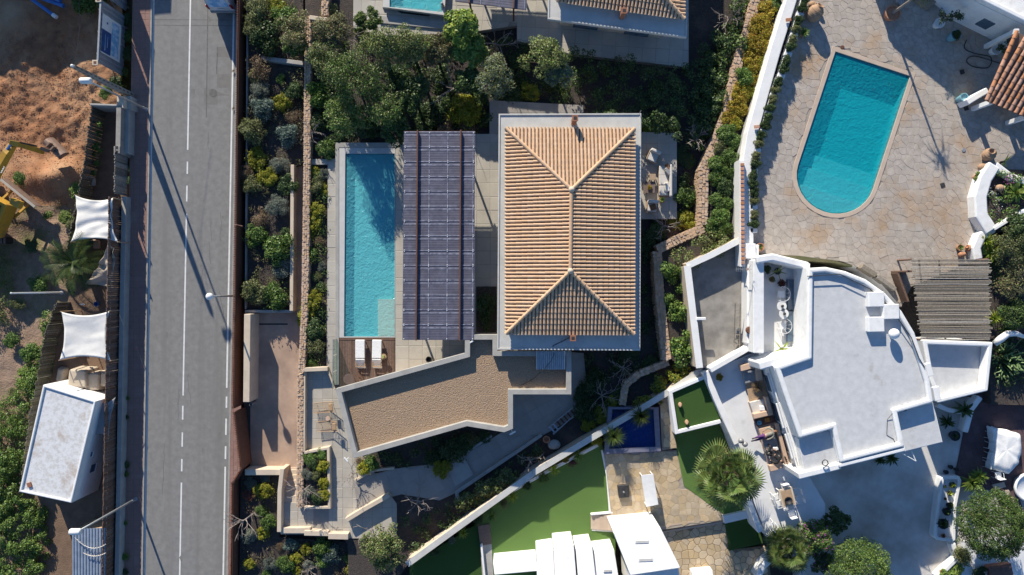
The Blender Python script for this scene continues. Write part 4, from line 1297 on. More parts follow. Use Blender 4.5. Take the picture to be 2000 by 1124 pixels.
# ------------------------------------------------------------------ van at the top edge
def van():
    x, y = P(437.5, 24, .4)
    t = thing('van', 'pale silver van driving off the top edge, seen from its rear', 'van', (x, y + 2.35, 0))
    body = MB()
    prof = [(-2.3, .35), (-2.35, .7), (-2.3, 1.15), (-2.05, 1.95), (.6, 2.0), (1.35, 1.35), (2.2, 1.1), (2.35, .7), (2.3, .35)]
    vs, n = [], len(prof)
    for sx, k in ((-1, .86), (-1, 1), (1, 1), (1, .86)):
        for yy, zz in prof:
            w = .94 - max(0, zz - 1.0) * .12
            if k < 1: vs.append((sx * (w - .12) , yy * .985, zz + (.03 if zz > 1.2 else 0)))
            else: vs.append((sx * w, yy, zz))
    fs = []
    for r_ in range(3):
        for i in range(n): j = (i + 1) % n; fs.append((r_ * n + i, r_ * n + j, (r_ + 1) * n + j, (r_ + 1) * n + i))
    vs2 = vs; body.add(vs2, fs); body.f.append(tuple(range(n))); body.m.append(0); body.f.append(tuple(range(4 * n - 1, 3 * n - 1, -1))); body.m.append(0)
    b = body.build('body', CARW, t, world=False, bevel=.05, seg=3)
    m = MB(); m.add([(-.72, -2.312, 1.2), (.72, -2.312, 1.2), (.62, -2.095, 1.88), (-.62, -2.095, 1.88)], [(0, 1, 2, 3)]); m.build('rear_window', SKYB, t, world=False)
    m = MB(); m.add([(-.74, 1.37, 1.40), (.74, 1.37, 1.40), (.66, .66, 2.02), (-.66, .66, 2.02)], [(0, 1, 2, 3)]); m.build('windscreen', PANE, t, world=False)
    m = MB(); m.box((0, -2.38, .5), (1.8, .12, .24)); m.build('bumper', GREYM, t, world=False, bevel=.04)
    m = MB(); m.box((0, -2.375, .92), (.52, .02, .12)); m.build('number_plate', WMETAL, t, world=False)
    for s in (-1, 1):
        m = MB(); m.box((s * .84, -2.29, 1.15), (.14, .14, .5)); m.build('tail_light', mat('tail_light_red', (.35, .02, .02), .3), t, world=False, bevel=.03)
        m = MB(); m.box((s * .62, -.6, 2.05), (.05, 2.2, .05)); m.build('roof_rail', DARK, t, world=False)
        m = MB(); m.box((s * 1.03, 1.0, 1.25), (.2, .1, .16)); m.build('wing_mirror', DARK, t, world=False, bevel=.03)
        for yy in (-1.45, 1.5):
            m = MB(); m.lathe([(.2, -.11), (.33, -.11), (.34, 0), (.33, .11), (.2, .11)], (s * .82, yy, .34), 18, M=Matrix.Rotation(math.pi / 2, 3, 'Y')); w = m.build('wheel', RUBBER, t, world=False)
            m = MB(); m.lathe([(.02, -.12), (.2, -.12), (.2, .12), (.02, .12)], (s * .82, yy, .34), 14, M=Matrix.Rotation(math.pi / 2, 3, 'Y')); m.build('rim', STEEL, w, world=False)
van()

# scrub on the left
clod = MB()
for _ in range(11000):
    px, py = R.uniform(-5, 188), R.uniform(60, 500)
    if R.random() > (1.0 if py < 400 else .35) * (.35 + .65 * (mnoise.noise(Vector((px * .02, py * .02, 5))) > 0)): continue
    s = R.uniform(.02, .075); x, y = P(px, py, -1); z = -1.05; a = R.uniform(0, 3)
    hit = DIRTH(x, y)
    clod.add([(x + s * R.uniform(.6, 1.3) * math.cos(a + k * 1.57), y + s * R.uniform(.6, 1.3) * math.sin(a + k * 1.57), hit - .03) for k in range(4)] + [(x, y, hit + s * R.uniform(.4, 1))], [(0, 1, 4), (1, 2, 4), (2, 3, 4), (3, 0, 4)])
o = clod.build('earth_clods', DIRT); o['kind'] = 'stuff'; tag(o, 'loose clods scattered over the dug red earth', 'earth')
cover('scrub', [(95, 600), (112, 640), (96, 720), (80, 800), (52, 900), (30, 960), (0, 960), (-60, 960), (-60, 860), (30, 760), (72, 660)], -.95, .8, 'green', 'green scrub growing up against the lower reed screen', 4, leaf=(.12, .075), kind2='bright', dens=6.5, per=75)
cover('scrub', [(-60, 860), (20, 830), (48, 900), (38, 960), (95, 1010), (95, 1060), (70, 1150), (-60, 1150)], -.9, 1.3, 'green', 'dense green scrub filling the bottom left corner', 5, leaf=(.13, .085), dens=5.5, kind2='bright', per=110)
cover('scrub', [(-60, 470), (10, 480), (24, 560), (10, 640), (-60, 660)], -.95, .7, 'olive', 'patch of scrub at the left edge level with the date palm', 6, leaf=(.12, .06), kind2='green', dens=6)
bed('on the dug earth beside the reed screen', -.95, [(38, 350, 14, 'green', .6), (150, 375, 16, 'bright', .7), (130, 425, 14, 'bright', .6), (92, 420, 8, 'bright'), (75, 553, 20, 'green', .7), (35, 592, 16, 'olive', .7), (22, 665, 18, 'green', .7), (95, 645, 16, 'green'),
    (60, 690, 22, 'green'), (48, 737, 20, 'bright', .6), (24, 770, 14, 'olive', .6), (112, 400, 10, 'dry'), (140, 440, 12, 'olive'), (60, 480, 14, 'dark', .5), (165, 8, 26, 'green'), (195, -6, 22, 'green')], 'scrub bushes')
bed('behind the printed hoarding', -.6, [(246, 40, 13, 'dark', .8), (248, 70, 12, 'green', .6), (246, 105, 14, 'dark', .7), (240, 140, 12, 'green', .6), (225, 165, 16, 'dark', .9), (205, 180, 14, 'green', .8), (247, 330, 8, 'dark', .6), (250, 352, 7, 'green', .5)], 'weeds by the hoarding')
hedge('climber', [(200, 225), (190, 300), (180, 350)], .55, -.5, 1.2, 'green', 'green climber spilling over the upper reed screen', 9, dens=1.2, per=60, cat='climber')
# ------------------------------------------------------------------ villa plot: soil, drive, walls
structure('hillside', MB().prism(PP([(484, -330), (2500, -330), (2500, 1500), (472, 1500)], .2), -2, .2), SOIL)
structure('garden_soil', MB().prism(PP([(598, -230), (1500, -230), (1470, 300), (1440, 480), (1340, 520), (1350, 720), (800, 1098), (700, 1240), (680, 1200), (680, 1066), (640, 1000), (594, 900), (594, 664), (776, 664), (776, 284), (594, 284)], 1.0), -1, 1.0), SOIL)
structure('garden_soil', MB().prism(PP([(594, 284.5), (660, 284.5), (660, 663.5), (594, 663.5)], .98), -1, .98), SOIL)
structure('upper_garden_soil', MB().prism(PP([(1490, -140), (1590, -140), (1480, 330), (1462, 470), (1352, 520), (1362, 722), (1312, 704), (1292, 490), (1382, 440), (1382, 330), (1422, 240), (1452, 110)], 2.0), .5, 2.0), SOIL)
structure('driveway', MB().prism(PP([(489, 608), (592, 608), (582, 920), (489, 920)], .22), -1, .22), DRIVE)
structure('ramp', MB().prism(PP([(572, 322), (592, 322), (592, 612), (572, 612)], .26), -1, .26), DRIVE)
structure('roadside_bed', MB().prism(PP([(484, -200), (592, -200), (592, 320), (568, 330), (567, 606), (478, 606)], .55), -1, .55), SOIL)
structure('lower_bed', MB().prism(PP([(470, 925), (544, 925), (546, 1050), (690, 1060), (780, 1004), (812, 1086), (700, 1230), (466, 1230)], .5), -1, .5), SOIL)
wall('garden_wall', 'narrow grey wall crossing the roadside bed near the top', [(510, 113), (592, 124)], .3, .3, 1.0, CONC)
wall('garden_wall', 'cream wall between the roadside bed and the sunken ramp', [(571, 322), (569, 608)], .25, -.5, 1.05, CREAM)
wall('garden_wall', 'pale wall across the lower end of the roadside bed above the driveway', [(478, 608.5), (570, 608.5)], .2, -.5, .9, CONC)
wall('garden_wall', 'pale wall inside the slatted fence beside the driveway', [(483, 614), (481, 786)], .45, -.5, 1.85, CREAM)
wall('garden_wall', 'thin grey wall inside the fence along the roadside bed', [(483.5, -100), (479, 604)], .1, .1, .8, CONC)
def slat_run(name, label, y0, y1, dx0=0, dx1=0, h=1.5, m=WOODRED, sp=.125, cat='fence', back=True):
    a, b = P3(FRX(y0) + dx0, y0, 0), P3(FRX(y1) + dx1, y1, 0)
    t = thing(name, label, cat, a)
    e = b - a; k = max(2, int(e.length / sp)); an = math.atan2(e.y, e.x)
    base = MB(); base.box((0, 0, 0), (sp * .5, .09, h), an); me = base.mesh('slat', m)
    for i in range(k + 1):
        c = a + e * i / k - a
        o = link('slat', me, t, world=False); o.location = (c.x, c.y, h / 2 + .05)
    r = MB()
    for q in (.25, h - .1):
        p0, p1 = a.copy(), b.copy(); p0.z = p1.z = q; r.bar(p0 + Vector((.06, 0, 0)), p1 + Vector((.06, 0, 0)), .05, .06)
    if back:
        p0, p1 = a.copy(), b.copy(); p0.z = p1.z = h / 2; r.bar(p0 + Vector((.1, 0, 0)), p1 + Vector((.1, 0, 0)), .02, h)
    r.build('rails', RUST, t)
    for i in (0, 1):
        c = a if i == 0 else b; m_ = MB(); m_.box((c.x + .05, c.y, h / 2), (.12, .12, h + .06), an); m_.build('post', RUST, t)
    return t
slat_run('slat_fence', 'dark red-brown slatted fence along the roadside bed, top stretch', -30, 440)
slat_run('slat_fence', 'red-brown slatted fence beside the driveway wall', 446, 788, 3, 3, h=1.8)
slat_run('slat_gate', 'red-brown slatted driveway gate folded into the entrance', 796, 900, 8, 22, h=2.1, cat='gate')
slat_run('slat_fence', 'short red-brown slatted fence angled in below the driveway gate', 900, 930, 20, 2)
slat_run('slat_fence', 'dark red-brown slatted fence along the lower bed', 932, 1160)
c = P3(491, 790, .9); m = MB(); m.box((c.x, c.y, .6), (.22, .22, .8)); o = m.build('intercom_post', GREYM, bevel=.02); h = MB(); h.box((c.x, c.y, 1.02), (.14, .14, .03)); h.build('lens_cap', DARK, o); tag(o, 'small grey intercom post at the driveway gate', 'post')
structure('drain', MB().prism(PP([(492, 632), (562, 632), (562, 635), (492, 635)], .228), .1, .228), DARK)

stone_wall('stone_wall', 'long straight pale stone wall left of the villa pool, upper part', [(601, 32), (599, 330), (595, 600), (588, 728)], .4, .4, 1.6, 3)
stone_wall('stone_wall', 'pale stone wall between the driveway and the lower terrace', [(586, 732), (586, 850), (585, 992)], .4, .3, 1.5, 4)
stone_wall('stone_wall', 'short pale stone wall running off the top edge above the bare tree', [(636, -60), (634, 30)], .42, .5, 1.7, 5)
wall('garden_wall', 'short cream wall joining the two stone walls near the top', [(604, 34), (650, 40)], .3, .5, 1.7, CREAM)
stone_wall('stone_wall', 'winding dry stone wall right of the villa from the top edge to the corner', [(1486, -40), (1462, 60), (1440, 130), (1422, 215), (1400, 275), (1375, 335), (1373, 440)], .62, .5, 2.25, 6, stone=.2)
stone_wall('stone_wall', 'dry stone wall stretch angled down towards the villa corner', [(1375, 446), (1330, 466), (1284, 488)], .55, .5, 2.2, 7, stone=.2)
stone_wall('stone_wall', 'dry stone wall stretch beside the long green hedge', [(1284, 492), (1290, 590), (1303, 704)], .55, .5, 2.2, 8, stone=.2)
stone_wall('stone_wall', 'curved low stone wall below the villa corner', [(1306, 708), (1250, 730), (1222, 752), (1216, 792)], .4, .5, 1.7, 9, stone=.2)

# ------------------------------------------------------------------ terraces and pool
def paved(name, poly, z, m, sx, sy, base=GROUT, rz=0.0, limit=300, holes=(), z0=-.5, sl=None, gap=.006):
    pw = PP(poly, z)
    o = structure(name, MB().prism(pw, z0, z - .008), base)
    if sl is None: sl = pw
    slabs(o, sl, sx, sy, z, m, rz, holes, limit, gap, org=(pw[0][0], pw[0][1]))
    return o
paved('pool_terrace', [(640, 310), (656, 310), (656, 754), (638, 722)], 1.25, TERR, .62, .9)
paved('pool_terrace', [(606, 311), (640, 311), (640, 322), (606, 322)], 1.245, TERR, .62, .9)
TZ = 1.5
tp = paved('villa_terrace', [(772.3, 279), (800, 279), (800, 262), (990, 262), (990, 720), (772.3, 735)], TZ, TERR, .95, .95, limit=200)
paved('villa_terrace', [(956, 196), (1140, 206), (1140, 262), (956, 262)], TZ + .004, TERRD, .9, .9)
paved('east_patio', [(1240, 258), (1322, 260), (1322, 428), (1240, 428)], TZ + .006, TERR, .8, .8)
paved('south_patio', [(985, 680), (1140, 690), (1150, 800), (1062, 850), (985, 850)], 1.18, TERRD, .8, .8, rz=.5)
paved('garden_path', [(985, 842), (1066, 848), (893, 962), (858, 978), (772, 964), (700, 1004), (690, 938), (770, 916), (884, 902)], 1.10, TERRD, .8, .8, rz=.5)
lt = paved('lower_terrace', [(592, 722), (672, 722), (700, 880), (775, 985), (775, 1052), (642, 1052), (642, 985), (592, 900)], 1.06, TERR, .7, .7)

def pool(name, label_water, frame, water, zc, depth, m_cop, m_water, m_basin, steps=(), copw=None, cop_name='coping'):
    """basin with floor and walls, coping ring, water body; photo polygons"""
    outer, inner = ccw(PP(frame, zc)), ccw(PP(water, zc))
    bs = MB(); inn = ccw(PP(water, zc))
    n = len(inn); vs = [(x, y, zc - .05) for x, y in inn] + [(x, y, zc - depth) for x, y in inn]
    bs.add(vs, [(i, n + i, n + (i + 1) % n, (i + 1) % n) for i in range(n)] + [tuple(range(n, 2 * n))])
    b = structure(name + '_basin', bs, m_basin)
    cp = MB().ring(outer, inner, zc - .3, zc).build(cop_name, m_cop, b, bevel=.015)
    for k, (poly, d, mt) in enumerate(steps):
        MB().prism(PP(poly, zc - d), zc - depth + .01, zc - d).build('pool_step', mt, b)
    w = structure(name + '_water', MB().prism(offset(inn, -.03), zc - depth - .12, zc - .1), m_water)
    return b
pool('pool', '', [(662.5, 289), (772, 289), (772, 660), (662.5, 660)], [(674.5, 300.5), (771, 300.5), (771, 658), (672, 658)], TZ - .02, .62, RIMW, WATER, POOLT,
     steps=[([(738, 585), (770.5, 585), (770.5, 657.5), (738, 657.5)], .2, POOLSTEP)])
pw_o, pw_i = ccw(PP([(655, 279), (786, 279), (786, 288.6), (662, 288.6), (662, 752), (655, 752)], TZ)), None
structure('pool_kerb', MB().prism(pw_o, 0, TZ), CONC, bevel=.01)
# timber deck: single planks
dk = structure('deck', MB().prism(PP([(662.5, 660.5), (771.6, 660.5), (771.6, 757), (662.5, 757)], TZ - .05), .2, TZ - .05), DARK)
d0, d1 = P(663, 661, TZ), P(771, 757, TZ)
nk = 34
for i in range(nk):
    w = (d1[0] - d0[0]) / nk; m = MB(); m.box((d0[0] + (i + .5) * w, (d0[1] + d1[1]) / 2, TZ - .02), (w * .88, abs(d1[1] - d0[1]), .04)); m.build('plank', WOOD, dk)
m = MB(); m.box(((d0[0] + d1[0]) / 2, d0[1] - .06, TZ + .012), (d1[0] - d0[0], .12, .02)); m.build('plank', WOOD, dk)
a, b = P3(658, 661, TZ), P3(657, 755, TZ)
t = thing('glass_balustrade', 'glass balustrade along the left side of the timber deck', 'balustrade', a)
for k in range(3):
    p, q = a.lerp(b, k / 3 + .01), a.lerp(b, (k + 1) / 3 - .01); m = MB(); m.bar((p.x, p.y, TZ + .5), (q.x, q.y, TZ + .5), .02, 1.0); m.build('pane', GLASS, t)
m = MB(); m.bar((a.x, a.y, TZ + 1.02), (b.x, b.y, TZ + 1.02), .05, .04); m.build('handrail', STEEL, t)

def lounger(px, py, z, label, rz=0.0):
    x, y = P(px, py, z + .35)
    t = thing('sun_lounger', label, 'sun lounger', (x, y, z), rz, group='deck loungers')
    m = MB()
    for s in (-1, 1): m.box((s * .31, .1, .27), (.05, 1.9, .06))
    for yy in (-.8, .1, 1.0): m.box((0, yy, .27), (.62, .05, .05))
    m.build('frame', WOODPALE, t, world=False)
    for sx in (-1, 1):
        for sy in (-.75, .95): l = MB(); l.box((sx * .3, sy, .12), (.05, .05, .24)); l.build('leg', WOODPALE, t, world=False)
    m = MB(); m.box((0, .42, .36), (.66, 1.3, .12)); m.build('seat_cushion', CLOTH, t, world=False, bevel=.05, seg=3)
    M = Matrix.Translation((0, -.25, .33)) @ Matrix.Rotation(math.radians(32), 4, 'X')
    m = MB(); m.box((0, -.39, .05), (.64, .8, .11), M=M); m.build('back_cushion', CLOTH, t, world=False, bevel=.05, seg=3)
    m = MB(); m.box((.0, -.42, -.02), (.6, .78, .03), M=M); m.build('backrest', WOODPALE, t, world=False)
    return t
lounger(703.5, 694, TZ, 'left white cushioned sun lounger on the timber deck'); lounger(736, 694, TZ, 'right white cushioned sun lounger on the timber deck', -.02)
def small_table(px, py, z, h, r, label, m=WOOD, n=20, leg=True):
    x, y = P(px, py, z + h); t = thing('side_table', label, 'table', (x, y, z))
    MB().lathe([(r, h - .04), (r, h), (.001, h)], n=n).build('table_top', m, t, world=False)
    for k in range(3):
        a = k * 2.1; q = MB(); q.tube([(r * .8 * math.cos(a), r * .8 * math.sin(a), 0), (r * .4 * math.cos(a), r * .4 * math.sin(a), h - .03)], .02, 5); q.build('leg', m, t, world=False)
    return t
small_table(681, 741, TZ, .5, .38, 'round brown table on the deck by the parapet', WOOD)
small_table(749, 697, TZ, .4, .2, 'small wooden table beside the right deck lounger', WOODPALE)
c = P3(749, 697, TZ + .4); m = MB(); m.box((0, 0, .06), (.16, .22, .1)); o = m.build('towel', mat('green_towel', (.30, .36, .12), .9), bevel=.02); o.location = (c.x, c.y, TZ + .4); tag(o, 'small green folded towel on the table beside the deck lounger', 'towel')
def deck_chair(px, py, z, rz, label):
    x, y = P(px, py, z + .4); t = thing('deck_chair', label, 'chair', (x, y, z), rz)
    m = MB(); m.box((0, 0, .38), (.5, .5, .05)); m.build('seat', WOOD, t, world=False)
    m = MB(); m.box((0, -.25, .65), (.5, .04, .5)); m.build('backrest', WOOD, t, world=False)
    for sx in (-1, 1):
        for sy in (-1, 1): l = MB(); l.box((sx * .22, sy * .22, .18), (.04, .04, .36)); l.build('leg', WOOD, t, world=False)
deck_chair(697, 736, TZ, 2.3, 'brown folding chair beside the round deck table')

# pergola with ribbed sheets
def pergola(label, poly, z, zb, rows, beams, posts, slope=.0, scr=True, light=False):
    pw = [Vector(p) for p in PP(poly, z)]; A, B, C_, D = pw       # tl, tr, br, bl
    t = thing('pergola', label, 'pergola', (*((A + C_) / 2), zb))
    for i in range(rows):
        f0, f1 = i / rows, (i + 1) / rows
        a, b, c, d = A.lerp(D, f0), B.lerp(C_, f0), B.lerp(C_, f1 + .006), A.lerp(D, f1 + .006)
        m = MB(); zz = z + (.006 if i % 2 else 0); k = 12
        vs = []
        for j in range(k + 1):                       # shallow ribs across each sheet
            p, q = a.lerp(d, j / k), b.lerp(c, j / k); dz = (.005 if j % 2 else 0) + zz
            vs += [(p.x, p.y, dz), (q.x, q.y, dz)]
        m.add(vs, [(2 * j, 2 * j + 1, 2 * j + 3, 2 * j + 2)[::-1] for j in range(k)])
        sh = m.build('roof_sheet', POLY, t)
        for g0, g1 in ((.02, .06), (.2, .235), (.27, .29)):
            m = MB(); p, q, p2, q2 = a.lerp(d, g0), b.lerp(c, g0), a.lerp(d, g1), b.lerp(c, g1)
            m.add([(p.x, p.y, zz + .03), (q.x, q.y, zz + .03), (q2.x, q2.y, zz + .03), (p2.x, p2.y, zz + .03)], [(0, 1, 2, 3)[::-1]]); m.build('overlap_strip', POLYL, sh)
        for g0 in (.355, .615, .97):
            m = MB(); p, q = a.lerp(b, g0), a.lerp(b, g0 + .008); p2, q2 = d.lerp(c, g0), d.lerp(c, g0 + .008)
            m.add([(p.x, p.y, zz + .027), (q.x, q.y, zz + .027), (q2.x, q2.y, zz + .027), (p2.x, p2.y, zz + .027)], [(0, 1, 2, 3)[::-1]]); m.build('overlap_strip', POLYL, sh)
        if scr:
            for fx in (.02, .36, .62, .98):
                for fy in (.1, .93):
                    s = a.lerp(b, fx).lerp(d.lerp(c, fx), fy); m = MB(); m.lathe([(.035, 0), (.03, .02), (.002, .025)], (s.x, s.y, zz + .034), 6); m.build('screw', WMETAL, sh)
    for f in beams:
        a, b = A.lerp(B, f), D.lerp(C_, f); e = (b - a).normalized()
        m = MB(); m.bar((a.x - e.x * .05, a.y - e.y * .05, z + .13), (b.x + e.x * .1, b.y + e.y * .1, z + .13), .09, .2); m.build('beam', RUST, t)
        m = MB(); m.bar((a.x, a.y, z - .12), (b.x, b.y, z - .12), .1, .16); m.build('beam', RUST, t)
        for g in posts:
            p = a.lerp(b, g); m = MB(); m.box((p.x, p.y, (zb + z - .2) / 2), (.12, .12, z - .2 - zb)); m.build('post', RUST, t)
    n = 8
    for i in range(n + 1):
        a, b = A.lerp(D, i / n), B.lerp(C_, i / n); m = MB(); m.bar((a.x, a.y, z - .06), (b.x, b.y, z - .06), .05, .07); m.build('rafter', RUST, t)
    return t
pergola('pergola with dark blue ribbed roof sheets and two rusty beams between pool and villa', [(789, 257), (928, 257), (926, 662), (786, 662)], 4.15, TZ, 14, (.195, .80), (.04, .5, .96))

# ------------------------------------------------------------------ villa
def hip_roof(parent, c4, ridge, ze, zr, m, limit, focus, cap_r=.12):
    """c4: eave corners tl,tr,br,bl; ridge: two pixels (upper, lower); heights given"""
    tl, tr, br, bl = [P3(*p, ze) for p in c4]; r0, r1 = [P3(*p, zr) for p in ridge]
    base = MB(); base.add([tl, tr, br, bl, r0, r1], [(0, 4, 1), (1, 4, 5, 2), (2, 5, 3), (3, 5, 4, 0), (0, 1, 2, 3)])
    rf = base.build('roof', PAN, parent)
    tiles = []
    for poly in ((tr, tl, r0), (br, tr, r0, r1), (bl, br, r1), (tl, bl, r1, r0)): tiles += face_tiles(poly, None)
    place_tiles(rf, tiles, m, limit, focus)
    for a, b in ((tl, r0), (tr, r0), (bl, r1), (br, r1)): cap_line(rf, a, b, m, cap_r)
    cap_line(rf, r0 - (r1 - r0) * .02, r1, m, cap_r * 1.05)
    for p in (r0, r1):
        k = MB(); k.ball(p + Vector((0, 0, .12)), .2, 10, sz=.7); k.build('hip_cap', CREAM, rf, smooth=True)
    return rf
def villa(label, slab, hip, ridge, ze, zr, zs, zf, limit, focus, wall_in=.9):
    pw = ccw(PP(slab, zs)); cx, cy = sum(p[0] for p in pw) / 4, sum(p[1] for p in pw) / 4
    t = thing('villa', label, 'house', (cx, cy, zf))
    MB().prism(offset(pw, wall_in), zf - .5, zs - .25).build('wall', CREAM, t)
    s = MB().prism(pw, zs - .25, zs).build('roof_slab', SLAB, t, bevel=.02)
    MB().ring(pw, offset(pw, .09), zs + .003, zs + .06).build('slab_edge', SLAB, s)
    MB().prism(offset(PP(hip, ze - .06), .12), zs + .004, ze - .03).build('roof_kerb', CREAM, t)
    rf = hip_roof(t, hip, ridge, ze, zr, TILE, limit, focus)
    q = offset(pw, wall_in)
    for i in range(len(q)):                              # tall glazed openings in each wall, frame and panes
        a, b = Vector(q[i]), Vector(q[(i + 1) % len(q)]); e = (b - a); ln = e.length; e.normalize(); nn = Vector((e.y, -e.x))
        k = max(2, int(ln / 3))
        for j in range(k):
            c = a + e * ln * (j + .5) / k + nn * .02
            f = MB(); f.box((c.x, c.y, zf + 1.15), (1.7, .08, 2.2), math.atan2(e.y, e.x)); w = f.build('window', DARK, t)
            for s_ in (-.42, .42):
                p = MB(); p.box((c.x + e.x * s_ + nn.x * .035, c.y + e.y * s_ + nn.y * .035, zf + 1.15), (.76, .04, 2.06), math.atan2(e.y, e.x)); p.build('pane', PANE, w)
    return t, rf
t, rf = villa('villa with a hipped barrel tiled roof on a pale concrete slab', [(974, 223), (1252, 222), (1250, 685), (971, 683)], [(988, 251), (1239, 252), (1238, 653), (988, 652)], [(1116, 371), (1114, 530)], 5.12, 6.3, 4.72, TZ, 300, (4, 3, 5.5))
def chimney(parent, px, py, z, h, label_z, lean=0):
    c = P3(px, py, z); m = MB(); m.box((c.x, c.y, z + h / 2), (.3, .3, h)); o = m.build('chimney', CHIM, parent, bevel=.015)
    m = MB(); m.box((c.x, c.y, z + h + .05), (.38, .38, .06)); m.build('chimney_cap', CHIM, o); m = MB(); m.box((c.x, c.y, z + h + .085), (.2, .2, .012)); m.build('flue', DARK, o)
chimney(t, 1120, 240, 4.72, 1.15, 0); chimney(t, 1117, 659, 4.72, .75, 0)
m = MB(); pts = [P3(1112, 660, 4.78), P3(1096, 668, 4.76), P3(1080, 676, 4.74), P3(1079, 686, 4.6)]; m.tube(pts, .025, 5); m.build('cable', DARK, t)
m = MB(); m.tube([P3(1249, 222, 4.8), P3(1252, 216, 5.6)], .02, 5); m.build('lightning_rod', STEEL, t)
structure('planter_soil', MB().prism(PP([(930, 560), (970, 560), (970, 650), (930, 650)], TZ + .05), 1, TZ + .05), SOIL)

# ------------------------------------------------------------------ gravel roofed annex
ann = [(655, 760), (908, 690), (908, 654), (972, 654), (972, 686), (1116, 686), (1116, 771), (1002, 771), (1002, 838), (985, 845), (912, 833), (690, 896)]
GZ = 4.15
pa = ccw(PP(ann, GZ)); ca = (sum(p[0] for p in pa) / len(pa), sum(p[1] for p in pa) / len(pa))
t = thing('annex', 'flat gravel roofed annex with a concrete parapet below the villa', 'building', (*ca, 1))
MB().prism(offset(pa, .7), .8, GZ - .55).build('wall', CREAM, t)
MB().prism(offset(pa, .05), GZ - .6, GZ - .5).build('roof_slab', CONC, t)
MB().prism(offset(pa, .3), GZ - .498, GZ - .46).build('gravel', GRAVEL, t)
MB().ring(pa, offset(pa, .34), GZ - .498, GZ).build('parapet', CONC, t, bevel=.015)
peb = MB()                                              # loose pebbles over the gravel
inn = offset(pa, .45)
xs = [p[0] for p in inn]; ys = [p[1] for p in inn]
for _ in range(7000):
    x, y = R.uniform(min(xs), max(xs)), R.uniform(min(ys), max(ys))
    if inside(inn, x, y):
        s = R.uniform(.018, .04); a = R.uniform(0, 3)
        q = [(x + s * R.uniform(.7, 1.2) * math.cos(a + k * 1.57), y + s * R.uniform(.7, 1.2) * math.sin(a + k * 1.57), GZ - .462) for k in range(4)]
        peb.add(q + [(x, y, GZ - .462 + s * R.uniform(.5, .9))], [(0, 1, 4), (1, 2, 4), (2, 3, 4), (3, 0, 4)])
peb.build('pebbles', mat('pebble', (.42, .30, .20), .9, (.33, .235, .16), 6, island=.35), t)['kind'] = 'stuff'
A, B = P3(1047, 686, GZ + .05), P3(1104, 722, GZ + .05)
tb = thing('canopy', 'small corrugated metal canopy at the corner of the gravel roof', 'canopy', (A.x, A.y, GZ - .5))
n = 15
for i in range(n):
    x0, x1 = A.x + (B.x - A.x) * i / n, A.x + (B.x - A.x) * (i + 1) / n; xm = (x0 + x1) / 2
    m = MB(); m.add([(x0, A.y, GZ + .1), (xm, A.y, GZ + .15), (x1, A.y, GZ + .1), (x0, B.y, GZ + .02), (xm, B.y, GZ + .07), (x1, B.y, GZ + .02)], [(0, 3, 4, 1), (1, 4, 5, 2)]); m.build('corrugation', CORR, tb)
m = MB()
m.box(((A.x + B.x) / 2, A.y - .06, GZ - .2), (B.x - A.x - .1, .06, .5)); m.build('back_board', CONC, tb)
for sx in (A.x + .1, B.x - .1): m = MB(); m.box((sx, B.y + .1, GZ - .22), (.06, .06, .5)); m.build('post', STEEL, tb)
m = MB(); m.tube([P3(1083, 690, GZ + .35), P3(1076, 706, GZ + .2), P3(1062, 722, GZ + .1), P3(1040, 742, GZ - .4), P3(1012, 756, GZ - .42)], .02, 5); o = m.build('roof_cable', DARK); tag(o, 'dark cable trailing over the canopy onto the gravel', 'cable')
def floodlight(px, py, z, label, rz, scale=1.0):
    c = P3(px, py, z); t = thing('floodlight', label, 'floodlight', c, rz)
    m = MB(); m.box((0, 0, 0), (.28 * scale, .1, .1)); m.build('housing', WMETAL, t, world=False, bevel=.02)
    m = MB(); m.box((0, -.06, 0), (.22 * scale, .02, .07)); m.build('lens', GLASS, t, world=False)
    m = MB(); m.tube([(0, .02, -.02), (0, .2, -.12)], .02, 5); m.build('bracket', WMETAL, t, world=False)
floodlight(1001, 846, 3.9, 'white twin floodlight on the lower right corner of the annex', .5, 1.6); floodlight(676, 898, 3.9, 'white floodlight on the lower left corner of the annex', -.9, 1.3); floodlight(921, 668, 4.1, 'white floodlight in the parapet notch near the pergola', .5)
c = P3(838, 702, TZ + .1); m = MB(); m.lathe([(.16, 0), (.2, .3), (.22, .32), (.17, .32), (.14, .05)], n=14); o = m.build('pot', DARK); o.location = (c.x, c.y, TZ); tag(o, 'dark round pot on the terrace below the pergola', 'pot')

# ------------------------------------------------------------------ lower terrace, stairs, planters
def wire_lounger(px, py, z, label, rz):
    x, y = P(px, py, z + .3); t = thing('wire_lounger', label, 'sun lounger', (x, y, z), rz, group='wire loungers')
    fr = MB(); W_, L_ = .72, 1.55
    pr = [(-L_ / 2, .3), (.1, .27), (L_ / 2, .62)]
    for s in (-1, 1): fr.tube([(u, s * W_ / 2, v) for u, v in pr], .026, 5)
    fr.build('frame', WOODPALE, t, world=False)
    me = MB(); me.box((0, 0, 0), (.024, W_, .02)); bar = me.mesh('wire', WOODPALE)
    for i in range(22):
        u = -L_ / 2 + L_ * i / 21; v = np.interp(u, [p[0] for p in pr], [p[1] for p in pr]); o = link('wire', bar, t, world=False); o.location = (u, 0, v)
    for u, v in ((-.6, .3), (.5, .48)):
        for s in (-1, 1): l = MB(); l.tube([(u, s * .32, 0), (u, s * .34, v)], .014, 5); l.build('leg', WOODPALE, t, world=False)
    m = MB(); m.box((L_ / 2 - .25, 0, .56), (.26, .5, .08)); m.build('head_cushion', WOODPALE, t, world=False, bevel=.03)
wire_lounger(633, 796, 1.06, 'upper wire sun lounger on the lower terrace', .1); wire_lounger(640, 833, 1.06, 'lower wire sun lounger on the lower terrace', .05)
